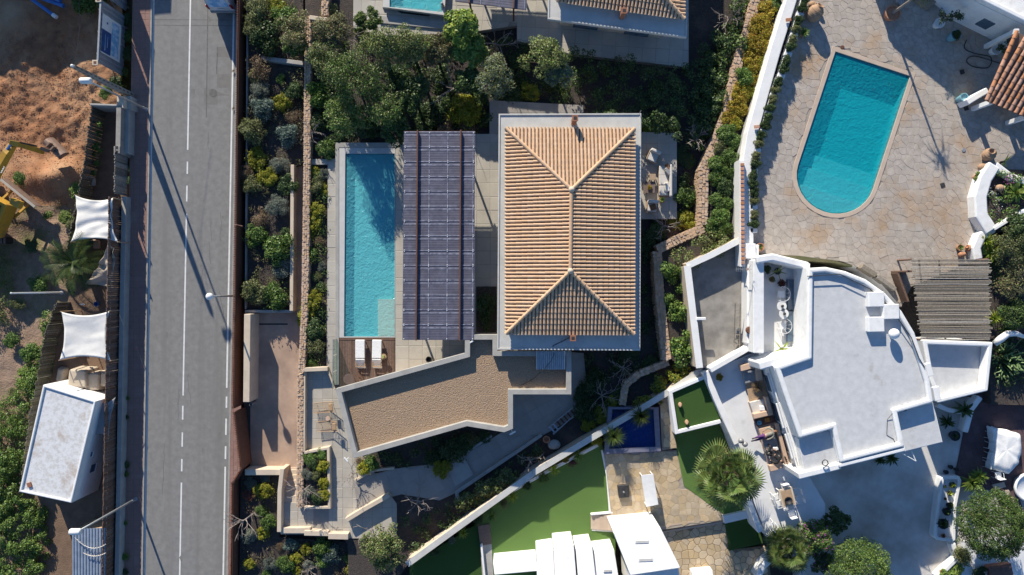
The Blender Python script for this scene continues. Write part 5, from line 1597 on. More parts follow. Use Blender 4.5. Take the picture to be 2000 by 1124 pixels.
small_table(640, 818, 1.06, .4, .16, 'small orange stool between the two wire loungers', PEACH, 12)
wall('garden_wall', 'pale grey wall closing the top of the lower terrace', [(592, 723), (640, 721)], .3, .8, 1.6, CREAM)
wall('garden_wall', 'thin pale wall rising from the lower terrace to the deck corner', [(640, 722), (654, 762)], .12, .8, 1.5, CREAM)
wall('garden_wall', 'thin pale wall left of the wire loungers', [(595, 726), (594, 884)], .12, .8, 1.5, CREAM)
structure('planter_soil', MB().prism(PP([(592, 886), (640, 878), (640, 990), (592, 990)], 1.3), .8, 1.3), SOIL)
wall('planter_wall', 'cream planter wall right of the lower terrace shrubs', [(594, 885), (641, 876), (643, 992), (594, 992)], .2, .8, 1.5, CREAM)
# stairs up from the drive: single steps
st = structure('steps', MB().prism(PP([(555, 914), (580, 914), (580, 982), (551, 982)], .3), -.3, .3), CREAM)
for i in range(6):
    y0, y1 = 918 + i * 10.2, 982; x0 = 556 - .8 * i; zt = .38 + i * .1
    MB().prism(PP([(x0, y0), (579.5, y0), (579.5, y1), (x0 - .8, y1)], zt), zt - .12, zt).build('step', CREAM, st, bevel=.01)
paved('landing', [(549, 982), (612, 982), (612, 1044), (549, 1044)], .92, TERR, .6, .6)
st = structure('steps', MB().prism(PP([(612, 994), (642, 994), (642, 1042), (612, 1042)], .9), .2, .9), CONC)
for i in range(4): zt = .93 + .035 * i; MB().prism(PP([(612 + i * 7.2, 994), (642, 994), (642, 1042), (612 + i * 7.2, 1042)], zt), zt - .03, zt).build('step', TERRD, st)
wall('garden_wall', 'cream wall across the foot of the driveway', [(478, 923), (548, 923)], .42, .0, 1.15, CREAM)
wall('garden_wall', 'cream wall running down left of the cream steps', [(551, 916), (546, 960), (545, 1040)], .3, .0, 1.45, CREAM)
wall('garden_wall', 'low cream wall below the landing, left piece', [(547, 1037), (606, 1037)], .4, .0, 1.3, CREAM)
wall('garden_wall', 'low cream wall below the landing, stepped middle piece', [(594, 1042), (642, 1043)], .36, .0, 1.42, CREAM)
wall('garden_wall', 'low cream wall below the landing, right piece', [(641, 1048), (680, 1049)], .42, .0, 1.55, CREAM)
wall('garden_wall', 'cream wall angled along the garden path, left end', [(676, 1017), (710, 996), (760, 968)], .32, .0, 1.6, CREAM)
wall('garden_wall', 'low pale kerb wall along the lower side of the garden path, near the boulder', [(1058, 850), (990, 896), (892, 962), (894, 978)], .25, .8, 1.35, CONC)
wall('garden_wall', 'short kerb wall above the garden path by the annex corner planter', [(693, 940), (726, 920), (770, 915)], .18, .8, 1.3, CREAM)
wall('garden_wall', 'grey kerb wall of the long planter under the annex', [(884, 902), (908, 886), (960, 852)], .18, .8, 1.3, CONC)
st = structure('steps', MB().prism(PP([(872, 912), (905, 890), (925, 928), (890, 950)], 1.12), .8, 1.12), CONC)
for i in range(4):
    f = i * 9
    MB().prism(PP([(872 + f, 912 - f * .66), (905, 890), (925, 928), (890 + f, 950 - f * .63)], 1.13 + .03 * i), 1.1 + .03 * i, 1.13 + .03 * i).build('step', CONC, st)

# ladder, pot and boulder on the south patio
a, b = P3(1075, 842, 1.45), P3(1128, 797, 1.3); e = (b - a).normalized(); s = Vector((-e.y, e.x, 0))
t = thing('ladder', 'aluminium step ladder lying on the shaded patio by the boundary wall', 'ladder', a)
for sd in (-1, 1):
    m = MB(); m.bar(a + s * sd * .26, b + s * sd * .26, .05, .05); m.build('rail', STEEL, t)
    m = MB(); m.bar(a + s * sd * .3 + Vector((0, 0, .14)), b + s * sd * .22 + Vector((0, 0, .10)), .04, .04); m.build('rail', STEEL, t)
for i in range(8): c = a.lerp(b, (i + .5) / 8); m = MB(); m.bar(c - s * .26, c + s * .26, .12, .04); m.build('rung', RUST if 1 < i < 7 else CORRB, t)
c = P3(1067, 857, 1.1); m = MB(); m.lathe([(.17, 0), (.24, .3), (.26, .33), (.2, .33), (.16, .1)], n=16); o = m.build('pot', TERRA); o.location = (c.x, c.y, 1.1); tag(o, 'round red pot at the end of the planter beside the ladder', 'pot')
c = P3(1083, 869, 1.3); m = MB(); m.ball((0, 0, .2), .42, 14, 1.1, .85, .75)
m.v = [tuple(Vector(v) * (1 + .16 * mnoise.noise(Vector(v) * 3))) for v in m.v]; o = m.build('boulder', CONC, smooth=True); o.location = (c.x, c.y, 1.1); tag(o, 'pale grey boulder beside the ladder on the shaded patio', 'boulder')

# ------------------------------------------------------------------ east patio furniture
def armchair(px, py, z, rz, label, m=CUSH, cush=None):
    x, y = P(px, py, z + .4); t = thing('armchair', label, 'armchair', (x, y, z), rz, group='patio armchairs')
    q = MB(); q.box((0, 0, .2), (.74, .72, .16)); q.build('base', WOODPALE, t, world=False)
    q = MB(); q.box((0, -.04, .36), (.66, .62, .18)); q.build('seat_cushion', m, t, world=False, bevel=.05, seg=3)
    q = MB(); q.box((0, .33, .55), (.74, .2, .5)); q.build('back_cushion', m, t, world=False, bevel=.06, seg=3)
    for sx in (-1, 1):
        q = MB(); q.box((sx * .37, -.02, .42), (.07, .66, .1)); q.build('arm', WOODPALE, t, world=False, bevel=.02)
        for sy in (-1, 1): q = MB(); q.box((sx * .34, sy * .3, .08), (.05, .05, .16)); q.build('leg', WOODPALE, t, world=False)
    if cush: q = MB(); q.box((.05, -.05, .5), (.4, .4, .12), .4); q.build('throw_cushion', cush, t, world=False, bevel=.04)
armchair(1276, 306, TZ, -.42, 'pale armchair at the upper end of the east patio'); armchair(1274, 404, TZ, 2.5 + 1.57 * 2.35, 'pale armchair with a brown cushion at the lower end of the east patio', CUSH, BROWNC)
x, y = P(1299, 354, TZ + .4); t = thing('patio_sofa', 'long pale sofa along the east patio with cushions and a throw', 'sofa', (x, y, TZ))
q = MB(); q.box((0, 0, .18), (.84, 2.2, .16)); q.build('base', WOODPALE, t, world=False)
for k, yy in enumerate((.72, .06, -.66)): q = MB(); q.box((-.08, yy, .36), (.66, .68, .2)); q.build('seat_cushion', CUSH, t, world=False, bevel=.05, seg=3)
q = MB(); q.box((.34, 0, .5), (.18, 2.2, .5)); q.build('backrest', CUSH, t, world=False, bevel=.06, seg=3)
for yy, mt, an in ((.95, BROWNC, .3), (.55, CUSHG, .7), (.7, CUSHG, .9), (-.55, CLOTH, .2), (-.35, CUSH, .5)): q = MB(); q.box((.12, yy, .55), (.2, .44, .36), an); q.build('throw_cushion', mt, t, world=False, bevel=.06, seg=3)
for px, py, w, h, mt, lab in ((1275, 346, .42, .38, WOODPALE, 'square pale wooden table on the east patio'), (1268, 366, .8, .25, WOOD, 'low brown coffee table on the east patio with yellow flowers')):
    x, y = P(px, py, TZ + h); t = thing('coffee_table', lab, 'table', (x, y, TZ)); q = MB(); q.box((0, 0, h - .03), (w, w, .06)); q.build('table_top', mt, t, world=False, bevel=.01)
    for sx in (-1, 1):
        for sy in (-1, 1): q = MB(); q.box((sx * w * .42, sy * w * .42, h / 2 - .03), (.06, .06, h - .06)); q.build('leg', mt, t, world=False)
o = link('flower_bunch', shrub_mesh('gold', 1)); x, y = P(1269, 366, TZ + .4); o.location = (x, y, TZ + .25); o.scale = (.2, .2, .22); tag(o, 'bunch of yellow flowers on the low brown coffee table', 'flowers')
c = P3(1293, 391, TZ + .3); m = MB(); m.lathe([(.1, 0), (.17, .14), (.18, .16), (.14, .16), (.05, .04)], n=14); o = m.build('bowl', mat('lime_ceramic', (.38, .42, .08), .4)); o.location = (c.x, c.y, TZ + .3); tag(o, 'lime green bowl below the end of the pale sofa', 'bowl')
small_table(1292, 391, TZ, .3, .24, 'small side table under the lime green bowl', WOODPALE)

# ------------------------------------------------------------------ neighbour villa, pool and pergola at the top
paved('neighbour_terrace', [(1005, -160), (1345, -160), (1345, 132), (1110, 105), (1010, 80)], TZ - .01, TERR, .95, .95, rz=-.06)
paved('neighbour_terrace', [(690, -160), (750, -160), (748, 22), (868, 36), (880, -160), (1010, -160), (1010, 50), (900, 66), (740, 70), (690, 54)], TZ - .02, TERR, .95, .95, rz=-.06)
pool('neighbour_pool', '', [(751, -150), (878, -150), (868, 30), (748, 14)], [(762, -150), (868, -150), (864, 24), (761, 14)], TZ + .45, .9, RIMW, WATER, POOLT)
structure('pool_wall', MB().rim(PP([(749, -150), (879, -150), (869, 31), (747, 15)], TZ + .1), .25, .8, TZ + .12), CONC)
wall('pool_ledge', 'grey ledge below the neighbour pool at the top', [(742, 38), (870, 50)], .55, 1.0, TZ + .08, CONC)
pergola('neighbour pergola with pale blue ribbed sheets cut by the top edge', [(890, -190), (1040, -180), (1028, 19), (889, 2)], 4.1, TZ, 7, (.2, .82), (.04, .5, .97), scr=False)
t2, rf2 = villa('neighbour villa with a hipped tiled roof and chimney at the top edge', [(1075, -420), (1352, -405), (1341, 74), (1070, 38)], [(1089, -395), (1340, -380), (1336, 38), (1086, 3)], [(1215, -270), (1212, -105)], 5.12, 6.3, 4.72, TZ, 60, (10, 24, 5), 1.0)
chimney(t2, 1214, 34, 4.72, 1.0, 0)
q = P3(866, 18, TZ); m = MB(); m.lathe([(.14, 0), (.16, .3), (.08, .7), (.10, .95), (.04, 1.0)], n=12); o = m.build('pool_shower', GREYM); o.location = (q.x, q.y, TZ); tag(o, 'slim grey shower column at the corner of the neighbour pool', 'shower')
# ------------------------------------------------------------------ diagonal boundary wall, lawns, lower patio
wall('boundary_wall', 'long diagonal white topped boundary wall between the villa garden and the lawns', [(796, 1102), (920, 1012), (1045, 922), (1160, 853), (1240, 806), (1310, 763), (1372, 722)], .34, -.2, 2.3, CREAM, bevel=.02, cap=SLAB)
LZ = 1.2
structure('lawn', MB().prism(PP([(930, 990), (1172, 862), (1186, 892), (1202, 1060), (1202, 1130), (950, 1130)], LZ), -.5, LZ), TURF)
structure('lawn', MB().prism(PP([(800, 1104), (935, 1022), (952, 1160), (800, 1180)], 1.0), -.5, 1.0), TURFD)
wall('lawn_kerb', 'narrow white kerb edging the top of the bright lawn', [(946, 994), (1000, 960), (1080, 916), (1168, 870)], .22, .5, 1.34, WHITE)
wall('lawn_kerb', 'white kerb on the right side of the bright lawn beside the patio', [(1176, 880), (1186, 930), (1192, 1005)], .14, .5, 1.36, WHITE)
st = structure('steps', MB().prism(PP([(1154, 1004), (1198, 1001), (1200, 1040), (1156, 1037)], LZ + .04), .8, LZ + .04), WHITE)
for i in range(5):
    x = 1154 + i * 8.6; zt = LZ + .08 + .05 * i
    MB().prism(PP([(x, 1008), (1197, 1005), (1198, 1038 + i * .2), (x, 1034 + i * .6)], zt), zt - .06, zt).build('step', COPING, st, bevel=.01)
wall('white_kerb', 'white strip along the upper edge of the sandstone lawn steps', [(1154, 1006), (1197, 1002)], .12, .8, 1.46, WSMOOTH)
structure('steps', MB().prism(PP([(933, 1027), (957, 1024), (960, 1063), (938, 1066)], 1.26), .5, 1.26), WOOD)
structure('side_path', MB().prism(PP([(938, 1066), (960, 1063), (966, 1160), (944, 1160)], 1.23), .5, 1.23), CONC)
wall('garden_wall', 'thin white wall between the small dark lawn and the side path', [(940, 1064), (950, 1160)], .14, .5, 1.5, WHITE)
PZ = 1.45
pt = structure('lower_patio', MB().prism(PP([(1180, 884), (1322, 880), (1336, 950), (1424, 1008), (1420, 1016), (1290, 1036), (1198, 1040)], PZ - .02), .2, PZ - .02), FLAGBED)
flagging(pt, PP([(1181, 886), (1321, 881), (1335, 951), (1423, 1008), (1419, 1015), (1290, 1035), (1199, 1039)], PZ), [], .46, PZ, FLAGY, 31, 300, .009)
pt2 = structure('paved_yard', MB().prism(PP([(1285, 1036), (1421, 1016), (1428, 1074), (1500, 1066), (1510, 1180), (1290, 1180)], .98), -.2, .98), MORTARD)
flagging(pt2, PP([(1286, 1037), (1420, 1017), (1428, 1075), (1499, 1067), (1508, 1160), (1291, 1160)], 1.0), [], .47, 1.0, FLAGY, 32, 300, .022)
for i, (a, b) in enumerate((((1287, 1030), (1420, 1009)), ((1287, 1041), (1420, 1019)))):
    wall('patio_step', 'long pale stone step below the sandstone patio, %s of the two' % ('upper' if i == 0 else 'lower'), [a, b], .16, .6, PZ - .0 - .2 * i, COPING)
# navy pool
pool('plunge_pool', '', [(1188, 796), (1286, 796), (1291, 882), (1181, 887)], [(1196, 800), (1276, 800), (1281, 873), (1190, 877)], PZ + .35, .75, POOLK, WATERB, POOLB)
structure('plunge_pool_wall', MB().rim(PP([(1187, 795), (1287, 795), (1292, 883), (1180, 888)], PZ + .05), .2, .5, PZ + .055), POOLK)
pk = structure('pool_side_paving', MB().prism(PP([(1288, 775), (1306, 768), (1322, 876), (1293, 880)], PZ + .25), .5, PZ + .25), MORTAR)
flagging(pk, PP([(1289, 776), (1305, 769), (1321, 875), (1294, 879)], PZ + .27), [], .5, PZ + .27, FLAGY, 33, 60, .015)
# turf pieces on the right
structure('lawn', MB().prism(PP([(1312, 842), (1402, 826), (1484, 1004), (1420, 1010), (1336, 950), (1322, 880)], PZ + .012), .2, PZ + .012), TURF)
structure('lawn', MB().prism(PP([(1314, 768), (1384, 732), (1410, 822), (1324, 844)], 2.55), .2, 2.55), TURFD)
wall('planter_wall', 'white rim wall round the raised dark turf beside the palm', [(1384, 734), (1310, 766), (1322, 845), (1408, 824)], .24, .5, 2.75, WHITE)
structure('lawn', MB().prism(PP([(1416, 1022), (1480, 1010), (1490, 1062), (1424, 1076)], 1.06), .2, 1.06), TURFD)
wall('garden_wall', 'white wall end between the two turf pieces below the fan palm', [(1414, 1016), (1466, 1004)], .55, .5, 1.75, WHITE)
for px, py, lab in ((1327, 786, 'small terracotta lamp on the raised dark turf, upper one'), (1340, 820, 'terracotta jar lying on the raised dark turf')):
    c = P3(px, py, 2.55); m = MB(); m.lathe([(.06, 0), (.13, .1), (.15, .2), (.07, .32), (.08, .36), (.05, .36)], n=14, M=Matrix.Rotation(.9, 3, 'X')); o = m.build('jar', TERRAW, smooth=True); o.location = (c.x, c.y, 2.62); tag(o, lab, 'jar')
# parasol table and daybed
t = thing('bench_table', 'long white table with a dark shadow on the sandstone patio', 'table', P3(1268, 960, PZ))
tp_ = ccw(PP([(1252, 929), (1276, 926), (1286, 986), (1262, 991)], PZ + .85)); MB().prism(tp_, PZ + .8, PZ + .85).build('table_top', WMETAL, t, bevel=.01)
for p in offset(tp_, .06): m = MB(); m.box((p[0], p[1], PZ + .4), (.06, .06, .8)); m.build('leg', WMETAL, t)
t = thing('parasol_base', 'square dark grey parasol base on the sandstone patio', 'parasol base', P3(1218, 962, PZ))
MB().prism(PP([(1206, 949), (1228, 947), (1230, 972), (1209, 974)], PZ + .3), PZ, PZ + .3).build('weight', DARK, t, bevel=.06, seg=3)
c = P3(1218, 961, PZ + .3); m = MB(); m.lathe([(.06, 0), (.06, .12), (.05, .14), (.04, .14)], (c.x, c.y, PZ + .3), 12); m.build('sleeve', STEEL, t)

# ------------------------------------------------------------------ white houses at the bottom edge
def white_block(label, roof, z1, z0=.5, skylights=(), rim=0.0, name='white_house'):
    pw = ccw(PP(roof, z1)); t = thing(name, label, 'house', (pw[0][0], pw[0][1], z0))
    yn = max(p[1] for p in pw); zt = lambda y: z1 + min(.24 * (yn - y), 1.3)        # roof shape tilted towards the sun so its top comes out whiter
    b = MB().prism(pw, z0, z1); n = len(pw); b.v = b.v[:n] + [(x, y, zt(y)) for x, y, _ in b.v[n:]]; b.build('wall', WSMOOTH, t, bevel=.06, seg=3)
    for px, py, w, h in skylights:
        c = P3(px, py, z1); c.z = zt(c.y); f = MB(); f.box((c.x, c.y, c.z), (w, h, .12), .05); s = f.build('skylight', WSMOOTH, t, bevel=.02); g = MB(); g.box((c.x, c.y, c.z + .062), (w * .85, h * .7, .012), .05); g.build('pane', CUSH, s)
    if rim: MB().rim(offset(pw, .02), .18, z1 + .002, z1 + rim).build('parapet', WSMOOTH, t, bevel=.03)
    return t
white_block('tallest white cube house with two skylights at the bottom edge beside the paved yard', [(1198, 1040), (1290, 1031), (1325, 1103), (1228, 1116)], 4.6, .5, [(1252, 1056, .9, .22), (1258, 1088, .95, .24)])
white_block('white house volume with a maroon strip behind the tall cube', [(1229, 1117), (1325, 1104), (1340, 1300), (1240, 1300)], 4.2, .5)
white_block('low white wing touching the left side of the tall cube', [(1160, 1080), (1200, 1075), (1226, 1260), (1170, 1260)], 3.3, .5, [(1185, 1111, .55, .2)])
white_block('narrow white wing with a dark joint, between the two plain wings', [(1124, 1071), (1157, 1067), (1176, 1260), (1138, 1260)], 3.5, .5)
white_block('plain white wing standing highest against the lawn', [(1082, 1068), (1121, 1064), (1134, 1260), (1086, 1260)], 3.7, .5)
white_block('white wing left of the plain wing with a shaded recess', [(1048, 1080), (1081, 1075), (1086, 1260), (1052, 1260)], 3.4, .5)
white_block('leftmost low white wing at the bottom edge of the lawn', [(963, 1100), (1047, 1092), (1050, 1114), (966, 1121)], 2.9, .5)
white_block('small white roof corner at the bottom edge of the paved yard', [(1352, 1118), (1392, 1114), (1400, 1200), (1352, 1200)], 1.7, .5)

# ------------------------------------------------------------------ white terrace of the big white house
TW = 2.5
structure('white_terrace', MB().prism(PP([(1378, 728), (1470, 690), (1520, 700), (1580, 930), (1612, 985), (1612, 1060), (1500, 1052), (1440, 900)], TW), .2, TW), WHITEP)
wall('terrace_wall', 'white stepped wall on the left edge of the white terrace', [(1378, 726), (1400, 780), (1440, 868)], .42, .3, 3.0, WHITE, bevel=.05)
wall('terrace_wall', 'white wall beside the turf below the fan palm', [(1462, 975), (1486, 1040)], .38, .3, 2.9, WHITE, bevel=.05)
wall('terrace_wall', 'curved white wall bottom edge near the second fan palm', [(1480, 1130), (1492, 1106), (1514, 1086)], .45, .3, 1.9, WHITE, bevel=.08)

# grey walled court
CZ = 2.6
cw = ccw(PP([(1350, 522), (1465, 470), (1470, 500), (1462, 670), (1392, 715), (1365, 722)], CZ))
structure('walled_court', MB().prism(cw, .5, CZ), CONCD)
wall('court_wall', 'white and brown walled edge left of the grey court', [(1342, 520), (1354, 620), (1366, 718)], .4, .5, 3.55, CREAM, cap=WHITE)
wall('court_wall', 'pale wall along the upper edge of the grey court', [(1342, 520), (1390, 498), (1448, 468)], .34, .5, 3.5, CREAM, cap=WHITE)
wall('court_wall', 'white wall along the lower edge of the grey court', [(1388, 724), (1430, 700), (1478, 672)], .34, .5, 3.5, WHITE)
wall('court_wall', 'white wall between the grey court and the roof patio with the aerial', [(1472, 478), (1470, 560), (1470, 672)], .75, .5, 3.7, WHITE, bevel=.05)
wall('court_wall', 'tall white wall left of the small roof patio', [(1482, 508), (1482, 690)], .7, .5, 4.6, WSMOOTH, bevel=.04)
m = MB(); c = P3(1370, 623, 3.7); m.box((c.x, c.y, 3.62), (.62, .2, .16)); o = m.build('wall_stub', WSMOOTH, bevel=.03); tag(o, 'short white stub projecting into the grey court', 'wall')
# red coping tiles along the boundary: single tiles
a, b = P3(1449.5, 318, 3.9), P3(1451, 518, 3.9)
t = thing('tile_coping', 'row of red terracotta tiles capping the white wall', 'coping', a)
n = 24
for i in range(n):
    c = a.lerp(b, (i + .5) / n); m = MB(); m.box((c.x, c.y, 3.93), (.24, (a.y - b.y) / n * .72, .09)); m.build('coping_tile', TILERED, t, bevel=.02)
m = MB(); m.bar((a.x, a.y + .1, 3.78), (b.x, b.y - .1, 3.78), .34, .2); m.build('bed', WHITE, t)
wall('garden_wall', 'thin white wall under the red tile coping', [(1449.5, 312), (1451, 520)], .3, .5, 3.66, WHITE)
for px, py in ((1540, 39), (1478, 248)):
    c = P3(px, py, 3.5); m = MB(); m.box((c.x, c.y, 3.5), (.34, .2, .1), .1); o = m.build('loose_brick', TILERED); tag(o, 'single red brick on the long white wall, %s one' % ('upper' if py < 100 else 'lower'), 'brick', 'bricks on the white wall')
# aerial
c = P3(1448, 527, 3.8); t = thing('aerial', 'television aerial on the wall above the grey court', 'aerial', c)
m = MB(); m.tube([(0, 0, 0), (0, 0, 1.2)], .02, 6); m.build('mast', STEEL, t, world=False); m = MB(); m.tube([(.3, 0, 1.15), (-.75, 0, 1.15)], .015, 5); m.build('boom', STEEL, t, world=False)
for i in range(6): m = MB(); m.tube([(-.72 + i * .13, -.16 - .01 * i, 1.15), (-.72 + i * .13, .16 + .01 * i, 1.15)], .012, 4); m.build('element', STEEL, t, world=False)
m = MB(); m.box((.02, 0, 1.15), (.14, .16, .06)); m.build('dipole_box', PEACH, t, world=False)
for s in (-1, 1): m = MB(); m.tube([(.14, s * .02, 1.0), (.2, s * .3, 1.3)], .012, 4); m.build('reflector', STEEL, t, world=False)
# wooden ladder leaning
a, b = P3(1441, 592, 3.6), P3(1439, 678, 2.75)
t = thing('wooden_ladder', 'old wooden ladder leaning in the grey court', 'ladder', b)
for s in (-1, 1): m = MB(); m.bar(a + Vector((s * .17, 0, 0)), b + Vector((s * .19, 0, 0)), .05, .05); m.build('rail', WOODGREY, t)
for i in range(9): c = a.lerp(b, (i + .5) / 9); m = MB(); m.bar(c - Vector((.18, 0, 0)), c + Vector((.18, 0, 0)), .04, .04); m.build('rung', WOODGREY, t)
c = P3(1452, 643, 2.7); m = MB(); m.lathe([(.05, 0), (.2, 0), (.24, .06), (.24, .16), (.2, .2), (.08, .2)], n=18); o = m.build('hose_reel', RUST); o.location = (c.x, c.y, 3.72); tag(o, 'rusty hose reel on the ledge beside the wooden ladder', 'hose reel')
c = P3(1441, 647, 2.7); m = MB(); m.box((0, 0, .2), (.3, .4, .3)); m.box((0, .1, .38), (.2, .1, .06)); m.tube([(-.1, -.2, .1), (-.3, -.6, .05), (.1, -.9, .05)], .02, 5); o = m.build('pressure_washer', GREYM, bevel=.02); o.location = (c.x, c.y, CZ); tag(o, 'grey pressure washer at the foot of the wooden ladder', 'washer')
c = P3(1467, 611, 3.72); m = MB(); m.box((c.x, c.y, 3.76), (.16, .16, .1)); o = m.build('loose_brick', TILERED); tag(o, 'red brick on the white wall right of the wooden ladder', 'brick')
m = MB(); pts = [P3(1469, 574, 3.8), P3(1467, 590, 3.74), P3(1465, 625, 3.73), P3(1462, 660, 3.73)]; m.tube(pts, .015, 4); m.box((pts[0].x, pts[0].y, 3.82), (.1, .14, .12)); o = m.build('wall_lamp', CORRB); tag(o, 'small blue outdoor lamp with its cable on the white wall', 'lamp')

# ------------------------------------------------------------------ big white house
RZ = 5.55
main = [(1577, 524), (1612, 522), (1650, 530), (1690, 546), (1728, 573), (1760, 608), (1785, 650), (1802, 700), (1815, 742), (1822, 786), (1752, 806), (1766, 872), (1640, 904), (1625, 838), (1560, 856), (1530, 770), (1512, 716), (1575, 694), (1576, 610)]
pm = ccw(PP(main, RZ)); t = thing('white_house', 'large white house with a curved flat roof and rooftop cubes', 'house', (20, -3, .5))
MB().prism(pm, .5, RZ - .16).build('wall', WSMOOTH, t)
MB().prism(offset(pm, .1), RZ - .156, RZ - .14).build('roof', WROOF, t)
MB().ring(pm, offset(pm, .34), RZ - .156, RZ + .12).build('parapet', WSMOOTH, t, bevel=.12, seg=4)
def low_roof(poly, z, nm='lower_roof'):
    pw = PP(poly, z); MB().prism(pw, .5, z - .012).build(nm + '_wall', WSMOOTH, t); MB().prism(offset(pw, .03), z - .01, z).build(nm, WROOF, t)
low_roof([(1753, 807), (1823, 787), (1841, 864), (1768, 882)], 5.1); low_roof([(1560, 858), (1626, 839), (1642, 914), (1572, 932)], 5.1)
MB().prism(PP([(1768, 874), (1640, 906), (1641, 914), (1768, 882)], 5.6), 1.5, 5.6).build('parapet', WSMOOTH, t, bevel=.06)
MB().prism(PP([(1559, 925), (1642, 905), (1644, 917), (1562, 937)], 5.35), 1.5, 5.35).build('parapet', WSMOOTH, t, bevel=.06)
an = ccw(PP([(1802, 664), (1940, 669), (1930, 764), (1832, 788), (1816, 742)], 4.6)); MB().prism(an, .5, 3.9).build('side_wing_wall', WSMOOTH, t); MB().prism(offset(an, .1), 3.904, 3.92).build('side_wing_roof', WROOF, t); MB().ring(an, offset(an, .3), 3.904, 4.6).build('side_wing_parapet', WSMOOTH, t, bevel=.08, seg=3)
for px, py in ((1711, 585), (1740, 609), (1711, 634)):
    c = P3(px, py, 5.75); m = MB(); m.box((c.x, c.y, 5.58), (1.0, .95, .5), .02); m.build('rooftop_cube', WSMOOTH, t, bevel=.04, seg=3)
c = P3(1743, 652, 5.7); m = MB(); m.ball((c.x, c.y, 5.9), .34, 18, sz=.85); m.build('dome', WSMOOTH, t, smooth=True); m = MB(); m.tube([(c.x, c.y, 5.4), (c.x, c.y, 5.75)], .1, 10); m.build('dome_neck', WSMOOTH, t)
for px, py in ((1611, 904), (1671, 892), (1765, 797)):
    c = P3(px, py, 5.45); m = MB(); pts = [(c.x + .19 * math.cos(i * .6), c.y + .19 * math.sin(i * .6), 5.45 + .005 * i) for i in range(22)]; m.tube(pts, .025, 5); m.build('cable_coil', DARK, t)
m = MB(); m.tube([P3(1745, 806, 5.62), P3(1733, 820, 5.45), P3(1732, 850, 5.43), P3(1745, 858, 5.43), P3(1752, 872, 5.5)], .018, 4); m.build('cable', DARK, t)
m = MB(); m.tube([P3(1577, 540, 5.7), P3(1640, 536, 5.72), P3(1700, 565, 5.72), P3(1745, 610, 5.72), P3(1780, 660, 5.72), P3(1795, 700, 5.72), P3(1806, 718, 5.72)], .03, 5); m.build('cable', DARK, t)
m = MB(); c = P3(1812, 722, 5.5); m.box((c.x, c.y, 5.55), (.35, .85, .3), .25); m.build('junction_box', WHITE, t, bevel=.03)
m = MB(); c = P3(1825, 768, 5.3); m.box((c.x, c.y, 5.45), (.4, .9, .3), .2); m.build('junction_box', WHITE, t, bevel=.03)
m = MB(); a = P3(1762, 886, 4.9); b = P3(1789, 901, 4.9); m.tube([a, b], .03, 5); m.tube([a.lerp(b, .4) + Vector((.25, .35, 0)), b], .03, 5); m.build('awning_arm', WMETAL, t)
# side wall with tall windows facing the sofa
a, b = P3(1508, 716, 4.4), P3(1570, 930, 4.4); e = (b - a).normalized(); nn = Vector((-e.y, e.x, 0))
if nn.x > 0: nn = -nn
MB().prism([tuple((a - nn * .25).xy), tuple((b - nn * .25).xy), tuple((b + nn * .15).xy), tuple((a + nn * .15).xy)], .5, 4.4).build('front_wall', WSMOOTH, t, bevel=.05)
for f in (.16, .44, .72):
    c = a + e * (b - a).length * f + nn * .16; an_ = math.atan2(e.y, e.x)
    m = MB(); m.box((c.x, c.y, 3.5), (1.5, .1, 1.5), an_); w = m.build('window', WSMOOTH, t, bevel=.02); m = MB(); m.box((c.x + nn.x * .045, c.y + nn.y * .045, 3.5), (1.25, .04, 1.25), an_); m.build('pane', PANE, w)
    m = MB(); m.box((c.x + nn.x * .12, c.y + nn.y * .12, 4.28), (1.7, .3, .08), an_); m.build('window_hood', WSMOOTH, w, bevel=.03)
m = MB(); m.tube([(a + nn * .3 + Vector((0, 0, .1))), (b + nn * .3 + Vector((0, 0, .1)))], .05, 8); m.build('drain_pipe', WSMOOTH, t)
